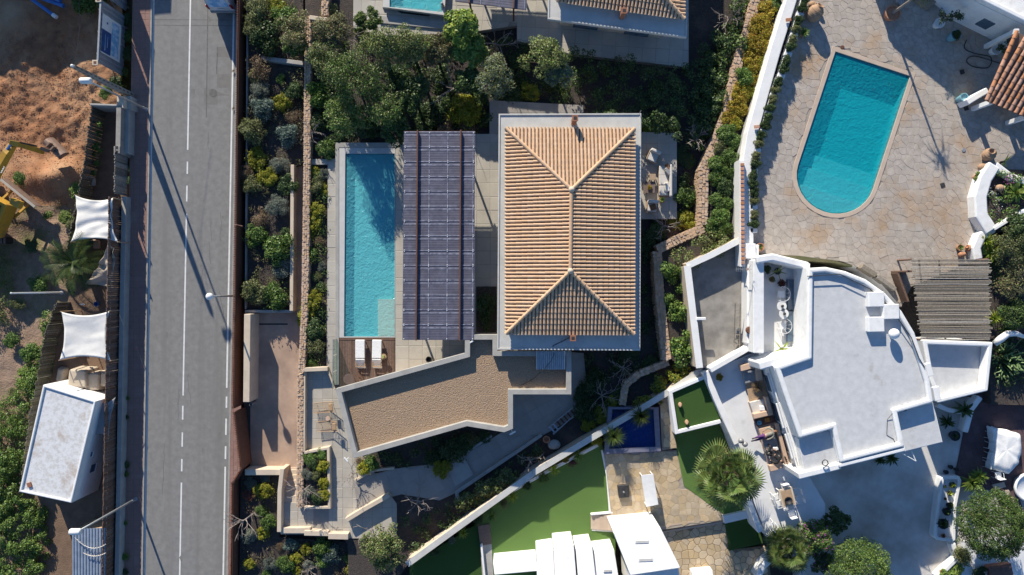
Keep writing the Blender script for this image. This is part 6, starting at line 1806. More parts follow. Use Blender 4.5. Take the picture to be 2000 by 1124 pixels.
# sunken roof patio between the white walls
wall('patio_wall', 'rounded white wall across the top of the small roof patio', [(1478, 508), (1510, 503), (1580, 520)], .5, .5, 4.9, WSMOOTH, bevel=.1)
wall('patio_wall', 'white wall across the lower end of the small roof patio', [(1484, 716), (1574, 690)], .55, .5, 5.3, WSMOOTH, bevel=.1)
structure('roof_patio', MB().prism(PP([(1480, 505), (1582, 515), (1580, 705), (1482, 715)], 3.2), .5, 3.2), WHITEP)
for k, (y0, y1) in enumerate(((546, 605), (608, 668))):
    m = MB(); m.prism(PP([(1539, y0), (1556, y0), (1556, y1), (1539, y1)], 3.5), 3.2, 3.5); o = m.build('skylight_panel', PANE, bevel=.01); tag(o, 'dark glazed panel in the small roof patio, %s one' % ('upper' if k == 0 else 'lower'), 'skylight', 'patio glazing')
def round_seat(px, py, z, label, r=.42, table=False):
    x, y = P(px, py, z + .45); t = thing('patio_table' if table else 'patio_chair', label, 'table' if table else 'chair', (x, y, z))
    if table:
        m = MB(); m.lathe([(r, .68), (r, .72), (.001, .72)], n=22); m.build('table_top', WMETAL, t, world=False); m = MB(); m.tube([(0, 0, 0), (0, 0, .68)], .04, 8); m.build('pedestal', WMETAL, t, world=False)
        m = MB(); m.lathe([(.07, .72), (.1, .85), (.06, .9)], n=10); m.build('centrepiece', DARK, t, world=False); return
    m = MB(); m.box((0, 0, .42), (.46, .46, .05)); m.build('seat', WMETAL, t, world=False)
    m = MB(); m.tube([(r * math.cos(a), r * math.sin(a), .72) for a in [-2.2 + .3 * i for i in range(15)]], .018, 5); m.build('back_hoop', WMETAL, t, world=False)
    for k in range(4): m = MB(); s, c_ = math.sin(k * 1.57 + .78), math.cos(k * 1.57 + .78); m.tube([(c_ * .28, s * .28, 0), (c_ * .3, s * .3, .42)], .018, 5); m.build('leg', WMETAL, t, world=False)
    for k in range(6): a = -1.9 + k * .7; m = MB(); m.tube([(.24 * math.cos(a), .24 * math.sin(a), .42), (r * math.cos(a), r * math.sin(a), .72)], .01, 4); m.build('spindle', WMETAL, t, world=False)
round_seat(1526, 575, 3.2, 'white wire hoop chair at the upper end of the roof patio', .5); round_seat(1529, 637, 3.2, 'white wire hoop chair at the lower end of the roof patio', .5)
round_seat(1524, 598, 3.2, 'round white table with a dark centrepiece on the roof patio, upper one', .32, True); round_seat(1528, 613, 3.2, 'round white table with a dark centrepiece on the roof patio, lower one', .32, True)
def potted(px, py, z, r, h, m, label, kind=None, pr=.3, name='potted_plant', spk=None, W=.06, n=40, seed=1):
    x, y = P(px, py, z + h); t = thing(name, label, 'potted plant', (x, y, z))
    q = MB(); q.lathe([(r * .7, 0), (r, h * .85), (r * 1.08, h * .9), (r * 1.08, h), (r * .9, h), (r * .85, h * .85), (.001, h * .84)], n=18); q.build('pot', m, t, world=False, smooth=False)
    if spk:
        rng = np.random.default_rng(seed); Q = []; spiky(Q, (0, 0, h * .85), n, pr, W, rng, .2); link('leaves', quads_mesh('leaves', np.array(Q), [LEAF[spk]]), t, world=False)
    elif kind:
        o = link('foliage', shrub_mesh(kind, seed % 3), t, world=False); o.location = (0, 0, h * .8); o.scale = (pr, pr, pr)
    return t
potted(1498, 526, 3.2, .2, .3, TERRA, 'potted bush in the upper left corner of the roof patio', 'dark', .3); potted(1508, 546, 3.2, .18, .25, TERRA, 'potted yellow-green bush on the roof patio', 'olive', .25)
potted(1527, 554, 3.2, .22, .25, DARK, 'dark rosette in a pot beside the glazed panel of the roof patio', spk='red', pr=.32, n=50, W=.12); potted(1519, 530, 3.2, .22, .3, DARK, 'trailing cactus in a dark pot at the top of the roof patio', spk='cactus', pr=.7, n=16, W=.07, seed=4)
potted(1527, 683, 3.2, .2, .3, WHITE, 'yellow branching cactus in a white pot at the foot of the roof patio', spk='lime', pr=.75, n=18, W=.1, seed=6)
c = P3(1548, 690, 3.3); m = MB(); m.lathe([(.06, 0), (.08, .15), (.03, .3), (.03, .4)], n=10); o = m.build('bottle', DARK); o.location = (c.x, c.y, 3.2); tag(o, 'dark bottle in the lower right corner of the roof patio', 'bottle')

# ------------------------------------------------------------------ sofa set, people, dining set on the white terrace
def prism_thing(name, label, cat, parts, base):
    t = thing(name, label, cat, base)
    for nm, poly, z0, z1, m, bv in parts: MB().prism(PP(poly, z1), z0, z1).build(nm, m, t, bevel=bv, seg=3)
    return t
prism_thing('terrace_sofa', 'peach corner sofa module with a grey seat at the top of the white terrace', 'sofa',
  [('base', [(1447, 715), (1482, 706), (1492, 745), (1457, 752)], TW, TW + .28, PEACH, .02), ('seat_cushion', [(1450, 724), (1475, 720), (1480, 744), (1456, 750)], TW + .29, TW + .42, CUSHG, .04),
   ('backrest', [(1446, 714), (1482, 705), (1484, 717), (1448, 726)], TW + .29, TW + .75, PEACH, .04), ('side_back', [(1475, 718), (1485, 716), (1491, 742), (1480, 745)], TW + .29, TW + .75, PEACH, .04),
   ('throw_cushion', [(1460, 724), (1472, 723), (1472, 728), (1461, 729)], TW + .43, TW + .7, CUSHG, .04)], P3(1468, 730, TW))
prism_thing('terrace_sofa', 'peach sofa with pale grey cushions in the middle of the white terrace', 'sofa',
  [('base', [(1463, 786), (1500, 774), (1511, 812), (1474, 820)], TW, TW + .28, PEACH, .02), ('seat_cushion', [(1464, 786), (1492, 780), (1496, 805), (1472, 810)], TW + .29, TW + .44, CUSH, .04),
   ('backrest', [(1494, 776), (1501, 775), (1511, 811), (1502, 813)], TW + .29, TW + .78, PEACH, .04), ('side_back', [(1472, 809), (1503, 802), (1504, 812), (1474, 819)], TW + .29, TW + .75, PEACH, .04),
   ('throw_cushion', [(1484, 793), (1494, 793), (1495, 803), (1485, 803)], TW + .45, TW + .62, CLOTH, .05)], P3(1487, 797, TW))
prism_thing('terrace_sofa', 'long peach and grey sofa with two people sitting on it', 'sofa',
  [('base', [(1480, 834), (1516, 824), (1541, 910), (1505, 922)], TW, TW + .28, PEACH, .02), ('seat_cushion', [(1489, 858), (1516, 850), (1522, 878), (1495, 884)], TW + .29, TW + .44, CUSHG, .04),
   ('seat_cushion', [(1496, 886), (1523, 880), (1529, 902), (1502, 908)], TW + .29, TW + .44, CUSHG, .04),
   ('seat_cushion', [(1482, 838), (1510, 831), (1515, 849), (1488, 857)], TW + .29, TW + .44, PEACH, .04),
   ('backrest', [(1515, 828), (1521, 827), (1543, 908), (1535, 911)], TW + .29, TW + .75, PEACH, .04), ('side_back', [(1503, 910), (1518, 906), (1521, 918), (1506, 922)], TW + .29, TW + .75, PEACH, .04),
   ('throw_cushion', [(1510, 874), (1521, 873), (1521, 880), (1511, 881)], TW + .45, TW + .6, CLOTH, .05)], P3(1510, 870, TW))
prism_thing('terrace_chest', 'low dark wooden chest with a blue bowl between two sofas', 'chest', [('box', [(1474, 821), (1511, 813), (1515, 823), (1479, 833)], TW, TW + .32, WOODRED, .01), ('lid', [(1473, 821), (1511, 812), (1516, 824), (1479, 834)], TW + .322, TW + .36, WOODRED, .005)], P3(1495, 822, TW))
prism_thing('terrace_platform', 'low wooden platform between the top sofa and the middle sofa', 'platform', [('top', [(1457, 752), (1492, 745), (1501, 773), (1464, 785)], TW + .2, TW + .24, WOODPALE, .005), ('skirt', [(1458, 753), (1491, 746), (1500, 772), (1465, 784)], TW, TW + .198, WOOD, .005)], P3(1478, 765, TW))
c = P3(1482, 826, TW + .4); m = MB(); m.lathe([(.08, 0), (.15, .08), (.17, .14), (.14, .14), (.06, .03)], n=16); o = m.build('bowl', BLUEC); o.location = (c.x, c.y, TW + .36); tag(o, 'round blue bowl on the dark chest', 'bowl')
m = MB(); c = P3(1498, 820, TW + .4); m.box((0, 0, .08), (.34, .3, .14), .2); o = m.build('cushion', mat('orange_fabric', (.5, .2, .05), .9), bevel=.05, seg=3); o.location = (c.x, c.y, TW + .36); tag(o, 'orange cushion on the dark chest', 'cushion')
rosette(1479, 757, TW + .24, .5, 'dried brown plant on the wooden platform', 'dry', 60, 'dried_plant', 'plant', .06, .25, seed=8)
potted(1405, 737, TW, .2, .3, TERRA, 'potted plant with yellow flowers in the corner of the white terrace', 'gold', .3)
for k, (px, py) in enumerate(((1447, 861), (1455, 868))):
    c = P3(px, py, TW + .6); m = MB(); m.ball((0, 0, .12), .19, 14); o = m.build('globe_planter', GREYM, smooth=True); o.location = (c.x, c.y, 3.0); tag(o, 'grey globe on the terrace wall beside the fan palm, %s one' % ('upper' if k == 0 else 'lower'), 'globe', 'grey globes')
def skin_body(name, pts, edges, rad, m, parent, root=0, sub=1):
    me = bpy.data.meshes.new(name); me.from_pydata([tuple(p) for p in pts], edges, []); me.materials.append(m)
    o = link(name, me, parent); md = o.modifiers.new('skin', 'SKIN'); md.use_smooth_shade = True
    for i, r in enumerate(rad): me.skin_vertices[0].data[i].radius = (r, r) if not isinstance(r, tuple) else r
    me.skin_vertices[0].data[root].use_root = True
    s = o.modifiers.new('sub', 'SUBSURF'); s.levels = s.render_levels = sub
    return o
def head(parent, c, d, hair, r=.105):
    """head with face towards d: skull, nose, ears, eyes, mouth and hair"""
    c = Vector(c); d = Vector(d).normalized(); up = Vector((0, 0, 1)); s = d.cross(up).normalized(); u = s.cross(d)
    M = Matrix((s, d, u)).transposed()
    q = MB(); q.ball(c, r, 16, .82, .98, 1.18, M); q.ball(c + d * r * .98 - u * .01, .022, 8, 1, 1.2, 1.4, M)
    for k in (-1, 1): q.ball(c + s * k * r * .83, .026, 8, .5, 1, 1.4, M)
    q.tube([c - u * r * .7 - d * .01, c - u * r * 1.6 - d * .02], .05, 8)
    h = q.build('head', SKIN, parent, smooth=True)
    q = MB(); q.ball(c - d * r * .18 + u * r * .22, r * 1.06, 16, .86, .98, 1.1, M); q.ball(c - d * r * .8 - u * r * .2, r * .7, 10, 1, .8, 1.2, M); q.build('hair', hair, h, smooth=True)
    q = MB()
    for k in (-1, 1): q.ball(c + s * k * .036 + d * r * .9 + u * .01, .013, 6)
    q.build('eyes', DARK, h); q = MB(); q.ball(c + d * r * .9 - u * r * .5, .02, 8, 1.3, .4, .4, M); q.build('mouth', mat('lips', (.35, .12, .1), .6), h)
def hand(parent, c, d, m=SKIN):
    c = Vector(c); d = Vector(d).normalized(); s = d.cross(Vector((0, 0, 1))).normalized(); q = MB()
    q.bar(c - d * .02, c + d * .08, .08, .028)
    for k in range(4): f = c + d * .075 + s * (k - 1.5) * .021; ln = (.06, .075, .07, .052)[k]; q.tube([f, f + d * ln * .55, f + d * ln * .95 - Vector((0, 0, .02))], [.0095, .009, .007], 5)
    q.tube([c + s * .035, c + s * .065 + d * .04, c + s * .07 + d * .075], [.011, .01, .008], 5)
    q.build('hand', m, parent, smooth=True)
def person(label, J, top_m, leg_m, hair, face, shoe=DARK):
    """J: named joints as (px, py, height); one continuous body with clothing shells"""
    p = {k: P3(*v) for k, v in J.items()}
    t = thing('person', label, 'person', p['hip'])
    mid = p['hip'].lerp(p['neck'], .5)
    names = ['hip', 'mid', 'neck', 'shl', 'ell', 'wrl', 'shr', 'elr', 'wrr', 'knl', 'anl', 'tol', 'knr', 'anr', 'tor']
    p['mid'] = mid
    pts = [p[n] for n in names]
    E = [(0, 1), (1, 2), (2, 3), (3, 4), (4, 5), (2, 6), (6, 7), (7, 8), (0, 9), (9, 10), (10, 11), (0, 12), (12, 13), (13, 14)]
    rad = [.125, .125, .085, .075, .05, .036, .075, .05, .036, .075, .045, .04, .075, .045, .04]
    b = skin_body('body', pts, E, rad, SKIN, t, 0, 1)
    tp_n = ['hip', 'mid', 'neck', 'shl', 'ell', 'wrl', 'shr', 'elr', 'wrr']
    tp = [p[n] for n in tp_n]; tp[5] = p['ell'].lerp(p['wrl'], .75); tp[8] = p['elr'].lerp(p['wrr'], .75)
    skin_body('top', tp, [(0, 1), (1, 2), (2, 3), (3, 4), (4, 5), (2, 6), (6, 7), (7, 8)], [.155, .15, .10, .095, .066, .052, .095, .066, .052], top_m, t, 1, 1)
    lg = [p['hip'], p['knl'], p['anl'], p['knr'], p['anr']]
    skin_body('trousers', lg, [(0, 1), (1, 2), (0, 3), (3, 4)], [.15, .092, .06, .092, .06], leg_m, t, 0, 1)
    for a, b_ in (('anl', 'tol'), ('anr', 'tor')): q = MB(); q.bar(p[a] - (p[b_] - p[a]) * .2, p[b_] + (p[b_] - p[a]) * .15, .09, .07); q.build('shoe', shoe, t, bevel=.025)
    for e_, w_ in (('ell', 'wrl'), ('elr', 'wrr')): hand(t, p[w_], p[w_] - p[e_])
    head(t, p['head'], face, hair)
z = TW + .44
person('person in a khaki top and purple trousers reclining with legs stretched off the sofa',
  dict(head=(1514.5, 843, z + .62), neck=(1511, 846, z + .42), hip=(1495, 851, z + .15), shl=(1509, 839, z + .40), shr=(1511, 853, z + .38), ell=(1500, 836, z + .26), wrl=(1492, 842, z + .2), elr=(1503, 858, z + .26), wrr=(1496, 859, z + .18),
       knl=(1483, 853, z + .3), anl=(1474, 856, z + .02), tol=(1469.5, 857.5, z + .08), knr=(1484, 858, z + .14), anr=(1473, 861, z - .08), tor=(1468, 862, z - .03)), KHAKI, PURPLE, HAIRR, (-1, -.1, -.15))
person('person in black clothes curled on the lower end of the long sofa',
  dict(head=(1527, 902, z + .60), neck=(1523, 899, z + .44), hip=(1511, 887, z + .15), shl=(1526, 891, z + .40), shr=(1517, 905, z + .40), ell=(1521, 883, z + .26), wrl=(1514, 879, z + .2), elr=(1509, 904, z + .26), wrr=(1503, 898, z + .2),
       knl=(1502, 880, z + .36), anl=(1504, 872, z + .06), tol=(1501, 868, z + .06), knr=(1498, 889, z + .34), anr=(1497, 879, z + .06), tor=(1495, 874, z + .06)), BLACKC, BLACKC, HAIRD, (-.8, .6, -.1))
for k, (px, py) in enumerate(((1533, 893), (1535, 897), (1536, 901))): c = P3(px, py, TW + .8); m = MB(); m.lathe([(.04, 0), (.05, .12), (.02, .2), (.02, .26)], n=8); o = m.build('bottle', DARK); o.location = (c.x, c.y, TW + .75); tag(o, 'dark bottle on the sofa back, %s of three' % ORD[k], 'bottle', 'bottles on the sofa back')
# dining set
x, y = P(1538, 972, TW + .75); t = thing('dining_table', 'square pale topped dining table with a dark bowl on the shaded terrace', 'table', (x, y, TW), .25)
m = MB(); m.box((0, 0, .72), (.95, 1.25, .05)); m.build('table_top', CREAM, t, world=False, bevel=.01); m = MB(); m.box((0, 0, .748), (.72, 1.02, .012)); m.build('inlay', WOODPALE, t, world=False)
for sx in (-1, 1):
    for sy in (-1, 1): m = MB(); m.box((sx * .42, sy * .56, .35), (.06, .06, .7)); m.build('leg', WMETAL, t, world=False)
c = P3(1539, 978, TW + .8); m = MB(); m.lathe([(.12, 0), (.25, .08), (.28, .14), (.24, .14), (.1, .04)], n=18); o = m.build('bowl', DARK); o.location = (c.x, c.y, TW + .757); tag(o, 'dark round bowl on the dining table', 'bowl')
def garden_chair(px, py, z, rz, label):
    x, y = P(px, py, z + .45); t = thing('garden_chair', label, 'chair', (x, y, z), rz, group='white garden chairs')
    m = MB(); m.box((0, 0, .43), (.44, .44, .04)); m.build('seat', WMETAL, t, world=False, bevel=.02)
    m = MB(); m.box((0, .23, .68), (.44, .04, .42)); m.build('backrest', WMETAL, t, world=False, bevel=.02)
    for sx in (-1, 1):
        m = MB(); m.tube([(sx * .24, .22, .64), (sx * .25, -.1, .64), (sx * .23, -.2, .43)], .02, 5); m.build('arm', WMETAL, t, world=False)
        for sy in (-1, 1): m = MB(); m.tube([(sx * .19, sy * .19, .42), (sx * .23, sy * .23, 0)], .02, 5); m.build('leg', WMETAL, t, world=False)
garden_chair(1533, 951, TW, .25, 'white garden chair at the top end of the dining table'); garden_chair(1516, 971, TW, 1.8, 'white garden chair left of the dining table, upper one'); garden_chair(1521, 984, TW, 1.8, 'white garden chair left of the dining table, lower one')
garden_chair(1556, 960, TW, -1.35, 'white garden chair right of the dining table, upper one'); garden_chair(1561, 975, TW, -1.35, 'white garden chair right of the dining table, lower one'); garden_chair(1546, 1003, TW, 3.4, 'white garden chair at the lower end of the dining table'); garden_chair(1510, 1027, TW, 2.4, 'lone white garden chair near the bougainvillea')

# ------------------------------------------------------------------ upper pool terrace
UZ = 2.75
tz = [(1572, -120), (2300, -120), (2300, 330), (1950, 335), (1912, 350), (1908, 400), (1935, 470), (1915, 505), (1780, 560), (1760, 600), (1700, 530), (1640, 510), (1480, 500), (1462, 470), (1480, 330), (1500, 230), (1552, 40)]
poolp = [(1632, 101), (1777, 149)] + [(1722.5 + (-1) ** 0 * 0, 0)][:0]
def pool_outline(off=0):
    tl, tr = Vector((1632, 101)), Vector((1778, 149)); u = (tr - tl).normalized(); v = Vector((-u.y, u.x)); w = (tr - tl).length
    out = [tl - u * off - v * off, tr + u * off - v * off]
    L_ = 232
    for i in range(17):
        a = math.pi * i / 16
        out.append(tl + u * w / 2 + v * L_ + u * math.cos(a) * (w / 2 + off) + v * math.sin(a) * (72 + off))
    return [tuple(p) for p in out]
po, pi_ = pool_outline(8.5), pool_outline(0)
ut = structure('upper_terrace', MB().ring(ccw(PP([(1478, 500)], UZ)) if False else ccw(PP(po, UZ - .02)), ccw(PP(pool_outline(7), UZ - .02)), .5, UZ - .02), MORTAR)
zone = PP(tz, UZ)
# the bed of the paving is cut round the pool
bm = bmesh.new()
ov = [bm.verts.new((x, y, UZ - .02)) for x, y in ccw(PP(tz, UZ - .02))]; iv = [bm.verts.new((x, y, UZ - .02)) for x, y in ccw(PP(po, UZ - .02))]
es = [bm.edges.new((l[i], l[(i + 1) % len(l)])) for l in (ov, iv) for i in range(len(l))]
bmesh.ops.triangle_fill(bm, use_beauty=True, use_dissolve=False, edges=es)
me = bpy.data.meshes.new('paving_bed'); bm.to_mesh(me); bm.free(); me.materials.append(FLAGBED)
ub = link('paving_bed', me, ut)
MB().ring(ccw(PP(tz, UZ - .03)), offset(PP(tz, UZ - .03), .05), -.5, UZ - .022).build('terrace_edge', WHITE, ut)
vis = PP([(1500, -30), (2040, -30), (2040, 335), (1950, 335), (1912, 350), (1908, 400), (1935, 470), (1915, 505), (1780, 560), (1760, 600), (1700, 530), (1640, 510), (1480, 500), (1462, 470), (1480, 330), (1500, 230), (1552, 40)], UZ)
flagging(ut, vis, [ccw(PP(po, UZ))], .46, UZ, FLAG, 41, 300, .006, centre=P(1720, 330))
def shelf(d0, poly): return (poly, d0, POOLT)
pool('upper_pool', '', po, pi_, UZ + .02, .95, COPING, WATER2, POOLD, steps=[])
# shallow rounded end: two broad steps
tl, tr = Vector((1632, 101)), Vector((1778, 149)); u = (tr - tl).normalized(); v = Vector((-u.y, u.x)); w = (tr - tl).length
for k, (dist, d) in enumerate(((258, .42), (232, .58), (205, .74))):
    poly = []
    for i in range(13):
        a = math.pi * i / 12; poly.append(tuple(tl + u * w / 2 + v * 232 + u * math.cos(a) * (w / 2 - 1.5) + v * math.sin(a) * 70.5))
    if k: poly = [tuple(tl + u * w * .985 + v * dist)] + poly + [tuple(tl + u * w * .015 + v * dist)]
    else: poly = [p for p in poly if (Vector(p) - tl).dot(v) > dist]
    MB().prism(PP(poly, UZ - d), UZ - .92, UZ - d).build('pool_step', POOLT, bpy.data.objects['upper_pool_basin'])
wall('boundary_wall', 'long broad white wall along the left edge of the upper pool terrace', [(1556, -40), (1546, 0), (1516, 95), (1492, 180), (1470, 260), (1460, 320), (1461, 400), (1462, 500)], .72, .5, 3.35, WHITE, bevel=.05)
wall('garden_wall', 'narrow grey rendered strip between the golden shrubs and the white wall', [(1516, 60), (1482, 170), (1458, 250), (1440, 320), (1438, 455)], .3, .5, 2.5, CONC)
for k, (px, py, an) in enumerate(((1566, 12, .3), (1554, 52, .3), (1543, 88, .3), (1530, 130, .3), (1514, 170, .3), (1504, 205, .3), (1494, 240, .25), (1482, 275, .25), (1473, 315, .1), (1468, 352, 0), (1470, 385, 0), (1470, 430, 0))):
    x, y = P(px, py, 3.1); t = thing('wall_planter', 'white trough with two clipped round shrubs on the white wall, %s from the top' % ORD[k], 'planter', (x, y, UZ), -an, group='white troughs along the wall')
    m = MB(); m.rim([(-.22, -.55), (.22, -.55), (.22, .55), (-.22, .55)], .05, 0, .5); m.build('trough', WSMOOTH, t, world=False, bevel=.02)
    m = MB(); m.box((0, 0, .4), (.36, 1.0, .04)); m.build('soil', SOIL, t, world=False)
    m = MB(); m.box((0, -.72, .3), (.5, .3, .6)); m.build('end_block', WSMOOTH, t, world=False, bevel=.03)
    for s in (-1, 1):
        o = link('clipped_shrub', shrub_mesh('dark' if (k + s) % 3 else 'olive', (k + s) % 3), t, world=False); o.location = (0, s * .28, .4); o.scale = (.38, .4, .55); o.rotation_euler = (0, 0, k)
wall('garden_wall', 'white wall block beside the terracotta pot at the terrace corner', [(1466, 476), (1466, 506)], .7, .5, 3.86, WSMOOTH, bevel=.04)
structure('grass_strip', MB().prism(PP([(1482, 496), (1560, 500), (1630, 509), (1665, 519), (1664, 522), (1630, 514), (1482, 503)], UZ + .03), .5, UZ + .03), GROUND)
# loose items on the terrace
for k, (px, py) in enumerate(((1879, 141), (1887, 212), (1841, 362))): c = P3(px, py, UZ); m = MB(); m.box((c.x, c.y, UZ + .012), (.3, .3, .03), .3); o = m.build('drain_cover', DARK); tag(o, 'square dark drain cover on the upper terrace, %s from the top' % ORD[k], 'drain cover', 'terrace drain covers')
for k, (px, py) in enumerate(((1645, 93), (1882, 294))): c = P3(px, py, UZ); m = MB(); m.lathe([(.14, 0), (.14, .03), (.1, .04), (.001, .04)], (c.x, c.y, UZ), 14); o = m.build('skimmer_lid', RUST if k == 0 else STEEL); tag(o, 'round %s lid on the upper terrace' % ('rusty' if k == 0 else 'grey steel'), 'lid')
def jar(px, py, z, r, h, label, m=TERRAW, tilt=0, az=0, name='jar', ribs=True):
    x, y = P(px, py, z + h * .4); t = thing(name, label, 'jar', (x, y, z))
    pr = [(.45, 0), (.72, .1), (.95, .32), (1.0, .5), (.9, .72), (.6, .88), (.42, .94), (.5, 1.0), (.44, 1.0), (.36, .93), (.3, .85)]
    M = Matrix.Rotation(az, 3, 'Z') @ Matrix.Rotation(tilt, 3, 'X')
    q = MB(); q.lathe([(a * r, b * h) for a, b in pr], (0, 0, r * .6 * abs(math.sin(tilt))), 22, M=M); q.build('body', m, t, world=False, smooth=True)
    if ribs:
        for f in (.35, .55, .72):
            g = MB(); k = np.interp(f, [b for _, b in pr[:7]], [a for a, _ in pr[:7]]) * r; g.lathe([(k, f * h - .02), (k + .012, f * h), (k, f * h + .02)], (0, 0, r * .6 * abs(math.sin(tilt))), 22, M=M); g.build('band', m, t, world=False)
    return t
jar(1584, 37, UZ, .52, 1.15, 'very large terracotta jar at the top left of the upper terrace', TERRAW, .75, 2.6)
jar(1581, 8, UZ, .22, .5, 'small terracotta jar above the very large jar', TERRAW, .9, 1.2); jar(1596, 18, UZ, .16, .45, 'thin clay bottle jar beside the very large jar', TERRAW, 1.2, 1.0)
potted(1570, 64, UZ, .24, .4, TERRA, 'terracotta pot with a spiky plant below the very large jar', spk='green', pr=.5, n=40, W=.06)
def tall_plant(px, py, z, label, pm, r, h, ph, kind, seed, lean=(.0, .0), n=30, pr=.7):
    t = potted(px, py, z, r, h, pm, label); m = MB(); m.tube([(0, 0, h * .8), (lean[0] * .5, lean[1] * .5, h + ph * .5), (lean[0], lean[1], h + ph)], [.1, .08, .06], 8); m.build('trunk', TWIG, t, world=False)
    rng = np.random.default_rng(seed); Q = []; spiky(Q, (lean[0], lean[1], h + ph), n, pr, .09, rng, .1, .4); link('leaves', quads_mesh('leaves', np.array(Q), [LEAF[kind]]), t, world=False)
tall_plant(1745, 25, UZ, 'tall yucca in a big terracotta pot at the top of the upper terrace', TERRA, .5, .6, 3.4, 'fan', 4, n=46, pr=1.0)
c = P3(1752, 6, UZ); m = MB(); m.ball((0, 0, .35), .34, 14, sz=.8); o = m.build('stone_ball', GREYM, smooth=True); o.location = (c.x, c.y, UZ); tag(o, 'grey stone ball behind the big terracotta pot at the top', 'ball')
def twiggy(px, py, z, label, pm, seed, r=.32, h=.5, ph=1.6):
    t = potted(px, py, z, r, h, pm, label); m = MB(); tips = branch_tree(m, (0, 0, h * .8), ph, .55, 3, .04, seed, (2, 3)); m.build('stems', BARK, t, world=False)
    rng = np.random.default_rng(seed); cs = [tuple(p) for p, l in tips if l >= 2]; link('leaves', quads_mesh('leaves', clump_leaves(cs, [.16] * len(cs), 14, .12, .08, rng), [LEAF['dark']]), t, world=False)
twiggy(1836, 45, UZ, 'white potted shrub with dark twigs against the white wall, left one', WHITE, 3, ph=2.2); twiggy(1947, 97, UZ, 'white potted shrub with dark twigs beside the tiled roof', WHITE, 6)
potted(1868, 68, UZ, .33, .7, BLUEC, 'striped turquoise pot with a dark twig plant by the white wall', 'dark', .35)
potted(1884, 190, UZ, .26, .7, BLUEC, 'pale turquoise pot beside the white wall stub'); wall('garden_wall', 'crumbling white wall stub at the corner of the tiled roof', [(1890, 200), (1912, 186), (1930, 176)], .4, UZ, UZ + 1.0, WHITE, bevel=.05)
m = MB(); rng = random.Random(2)
pts = [P3(1888, 78, UZ + .03), P3(1884, 95, UZ + .03), P3(1905, 105, UZ + .03), P3(1935, 112, UZ + .03), P3(1930, 132, UZ + .03), P3(1900, 130, UZ + .03), P3(1888, 118, UZ + .03), P3(1905, 110, UZ + .04), P3(1960, 126, UZ + .03), P3(1985, 128, UZ + .03)]
sm = []
for i in range(len(pts) - 1):
    for f in range(6):
        p0, p1, p2, p3 = pts[max(0, i - 1)], pts[i], pts[i + 1], pts[min(len(pts) - 1, i + 2)]; f_ = f / 6
        sm.append(.5 * ((2 * p1) + (p2 - p0) * f_ + (2 * p0 - 5 * p1 + 4 * p2 - p3) * f_ ** 2 + (3 * p1 - p0 - 3 * p2 + p3) * f_ ** 3))
m.tube(sm, .03, 5); o = m.build('garden_hose', DARK); tag(o, 'dark coiled garden hose on the shaded upper terrace', 'hose')
# house at the top right with tiled porch
hw = PP([(1667, -116), (1792, -16), (1840, 20), (1852, 36), (1990, 104), (2300, 260), (2300, -420), (1640, -420)], UZ)
t = thing('white_house', 'white house at the top right corner with a shaded wall above the upper terrace', 'house', (hw[0][0], hw[0][1], UZ))
MB().prism(hw, UZ - .5, UZ + 2.7).build('wall', WSMOOTH, t); MB().rim(hw, .3, UZ + 2.704, UZ + 3.1).build('parapet', WSMOOTH, t, bevel=.06)
for f in (.35, .7):
    a, b = Vector(hw[3]), Vector(hw[4]); c = a.lerp(b, f); e = (b - a).normalized(); n_ = Vector((e.y, -e.x)); m = MB(); m.box((c.x + n_.x * .03, c.y + n_.y * .03, UZ + 1.2), (.8, .08, .9), math.atan2(e.y, e.x)); w_ = m.build('window', PANE, t)
pc = structure('terrace_paving_slope', MB().prism(PP([(1790, -40), (1836, -2), (1815, 18), (1760, -20)], UZ + .3), UZ - .2, UZ + .3), MORTAR)
t = thing('tiled_porch', 'porch with red barrel tiled roof at the right edge of the upper terrace', 'porch', P3(1970, 170, UZ))
A, B, C_, D = P3(1926, 196, UZ + 2.0), P3(2060, 252, UZ + 2.0), P3(2110, 130, UZ + 3.0), P3(1985, 62, UZ + 3.0)
base = MB(); base.add([A, B, C_, D], [(0, 1, 2, 3)]); base.add([A - Vector((0, 0, .12)), B - Vector((0, 0, .12)), C_ - Vector((0, 0, .12)), D - Vector((0, 0, .12))], [(3, 2, 1, 0)]); rf = base.build('roof', PAN, t)
place_tiles(rf, face_tiles((A, B, C_, D), None, .36, .4), TILERED, 200, A)
cap_line(rf, A, D, TILERED, .13)
for q in (A.lerp(B, .08), A.lerp(B, .6), C_, D): m = MB(); m.box((q.x + .15, q.y + .1, (UZ + q.z) / 2 - .08), (.28, .28, q.z - UZ - .12)); m.build('post', WSMOOTH, t)
# curved white planters at right
wall('planter_wall', 'broad curved white planter wall at the right of the upper terrace', [(1944, 322), (1926, 350), (1916, 385), (1918, 420), (1938, 452)], .85, UZ - .5, UZ + .75, WSMOOTH, bevel=.1)
wall('planter_wall', 'white planter wall running to the right from the tip of the curved planter', [(1944, 322), (1975, 346), (2010, 356)], .5, UZ - .5, UZ + .7, WSMOOTH, bevel=.08)
wall('planter_wall', 'curved white wall lobe above the reed pergola', [(1942, 446), (1918, 462), (1908, 485), (1912, 508)], .6, UZ - .5, UZ + .6, WSMOOTH, bevel=.1)
wall('planter_wall', 'thin pale wall dividing the flower bed from the dark bushes', [(1942, 448), (1975, 428), (2010, 408)], .25, UZ - .5, UZ + .8, WSMOOTH, bevel=.05)
structure('flower_bed_soil', MB().prism(PP([(1940, 330), (2300, 345), (2300, 400), (1950, 455), (1925, 420), (1925, 360)], UZ + .4), .5, UZ + .4), SOIL)
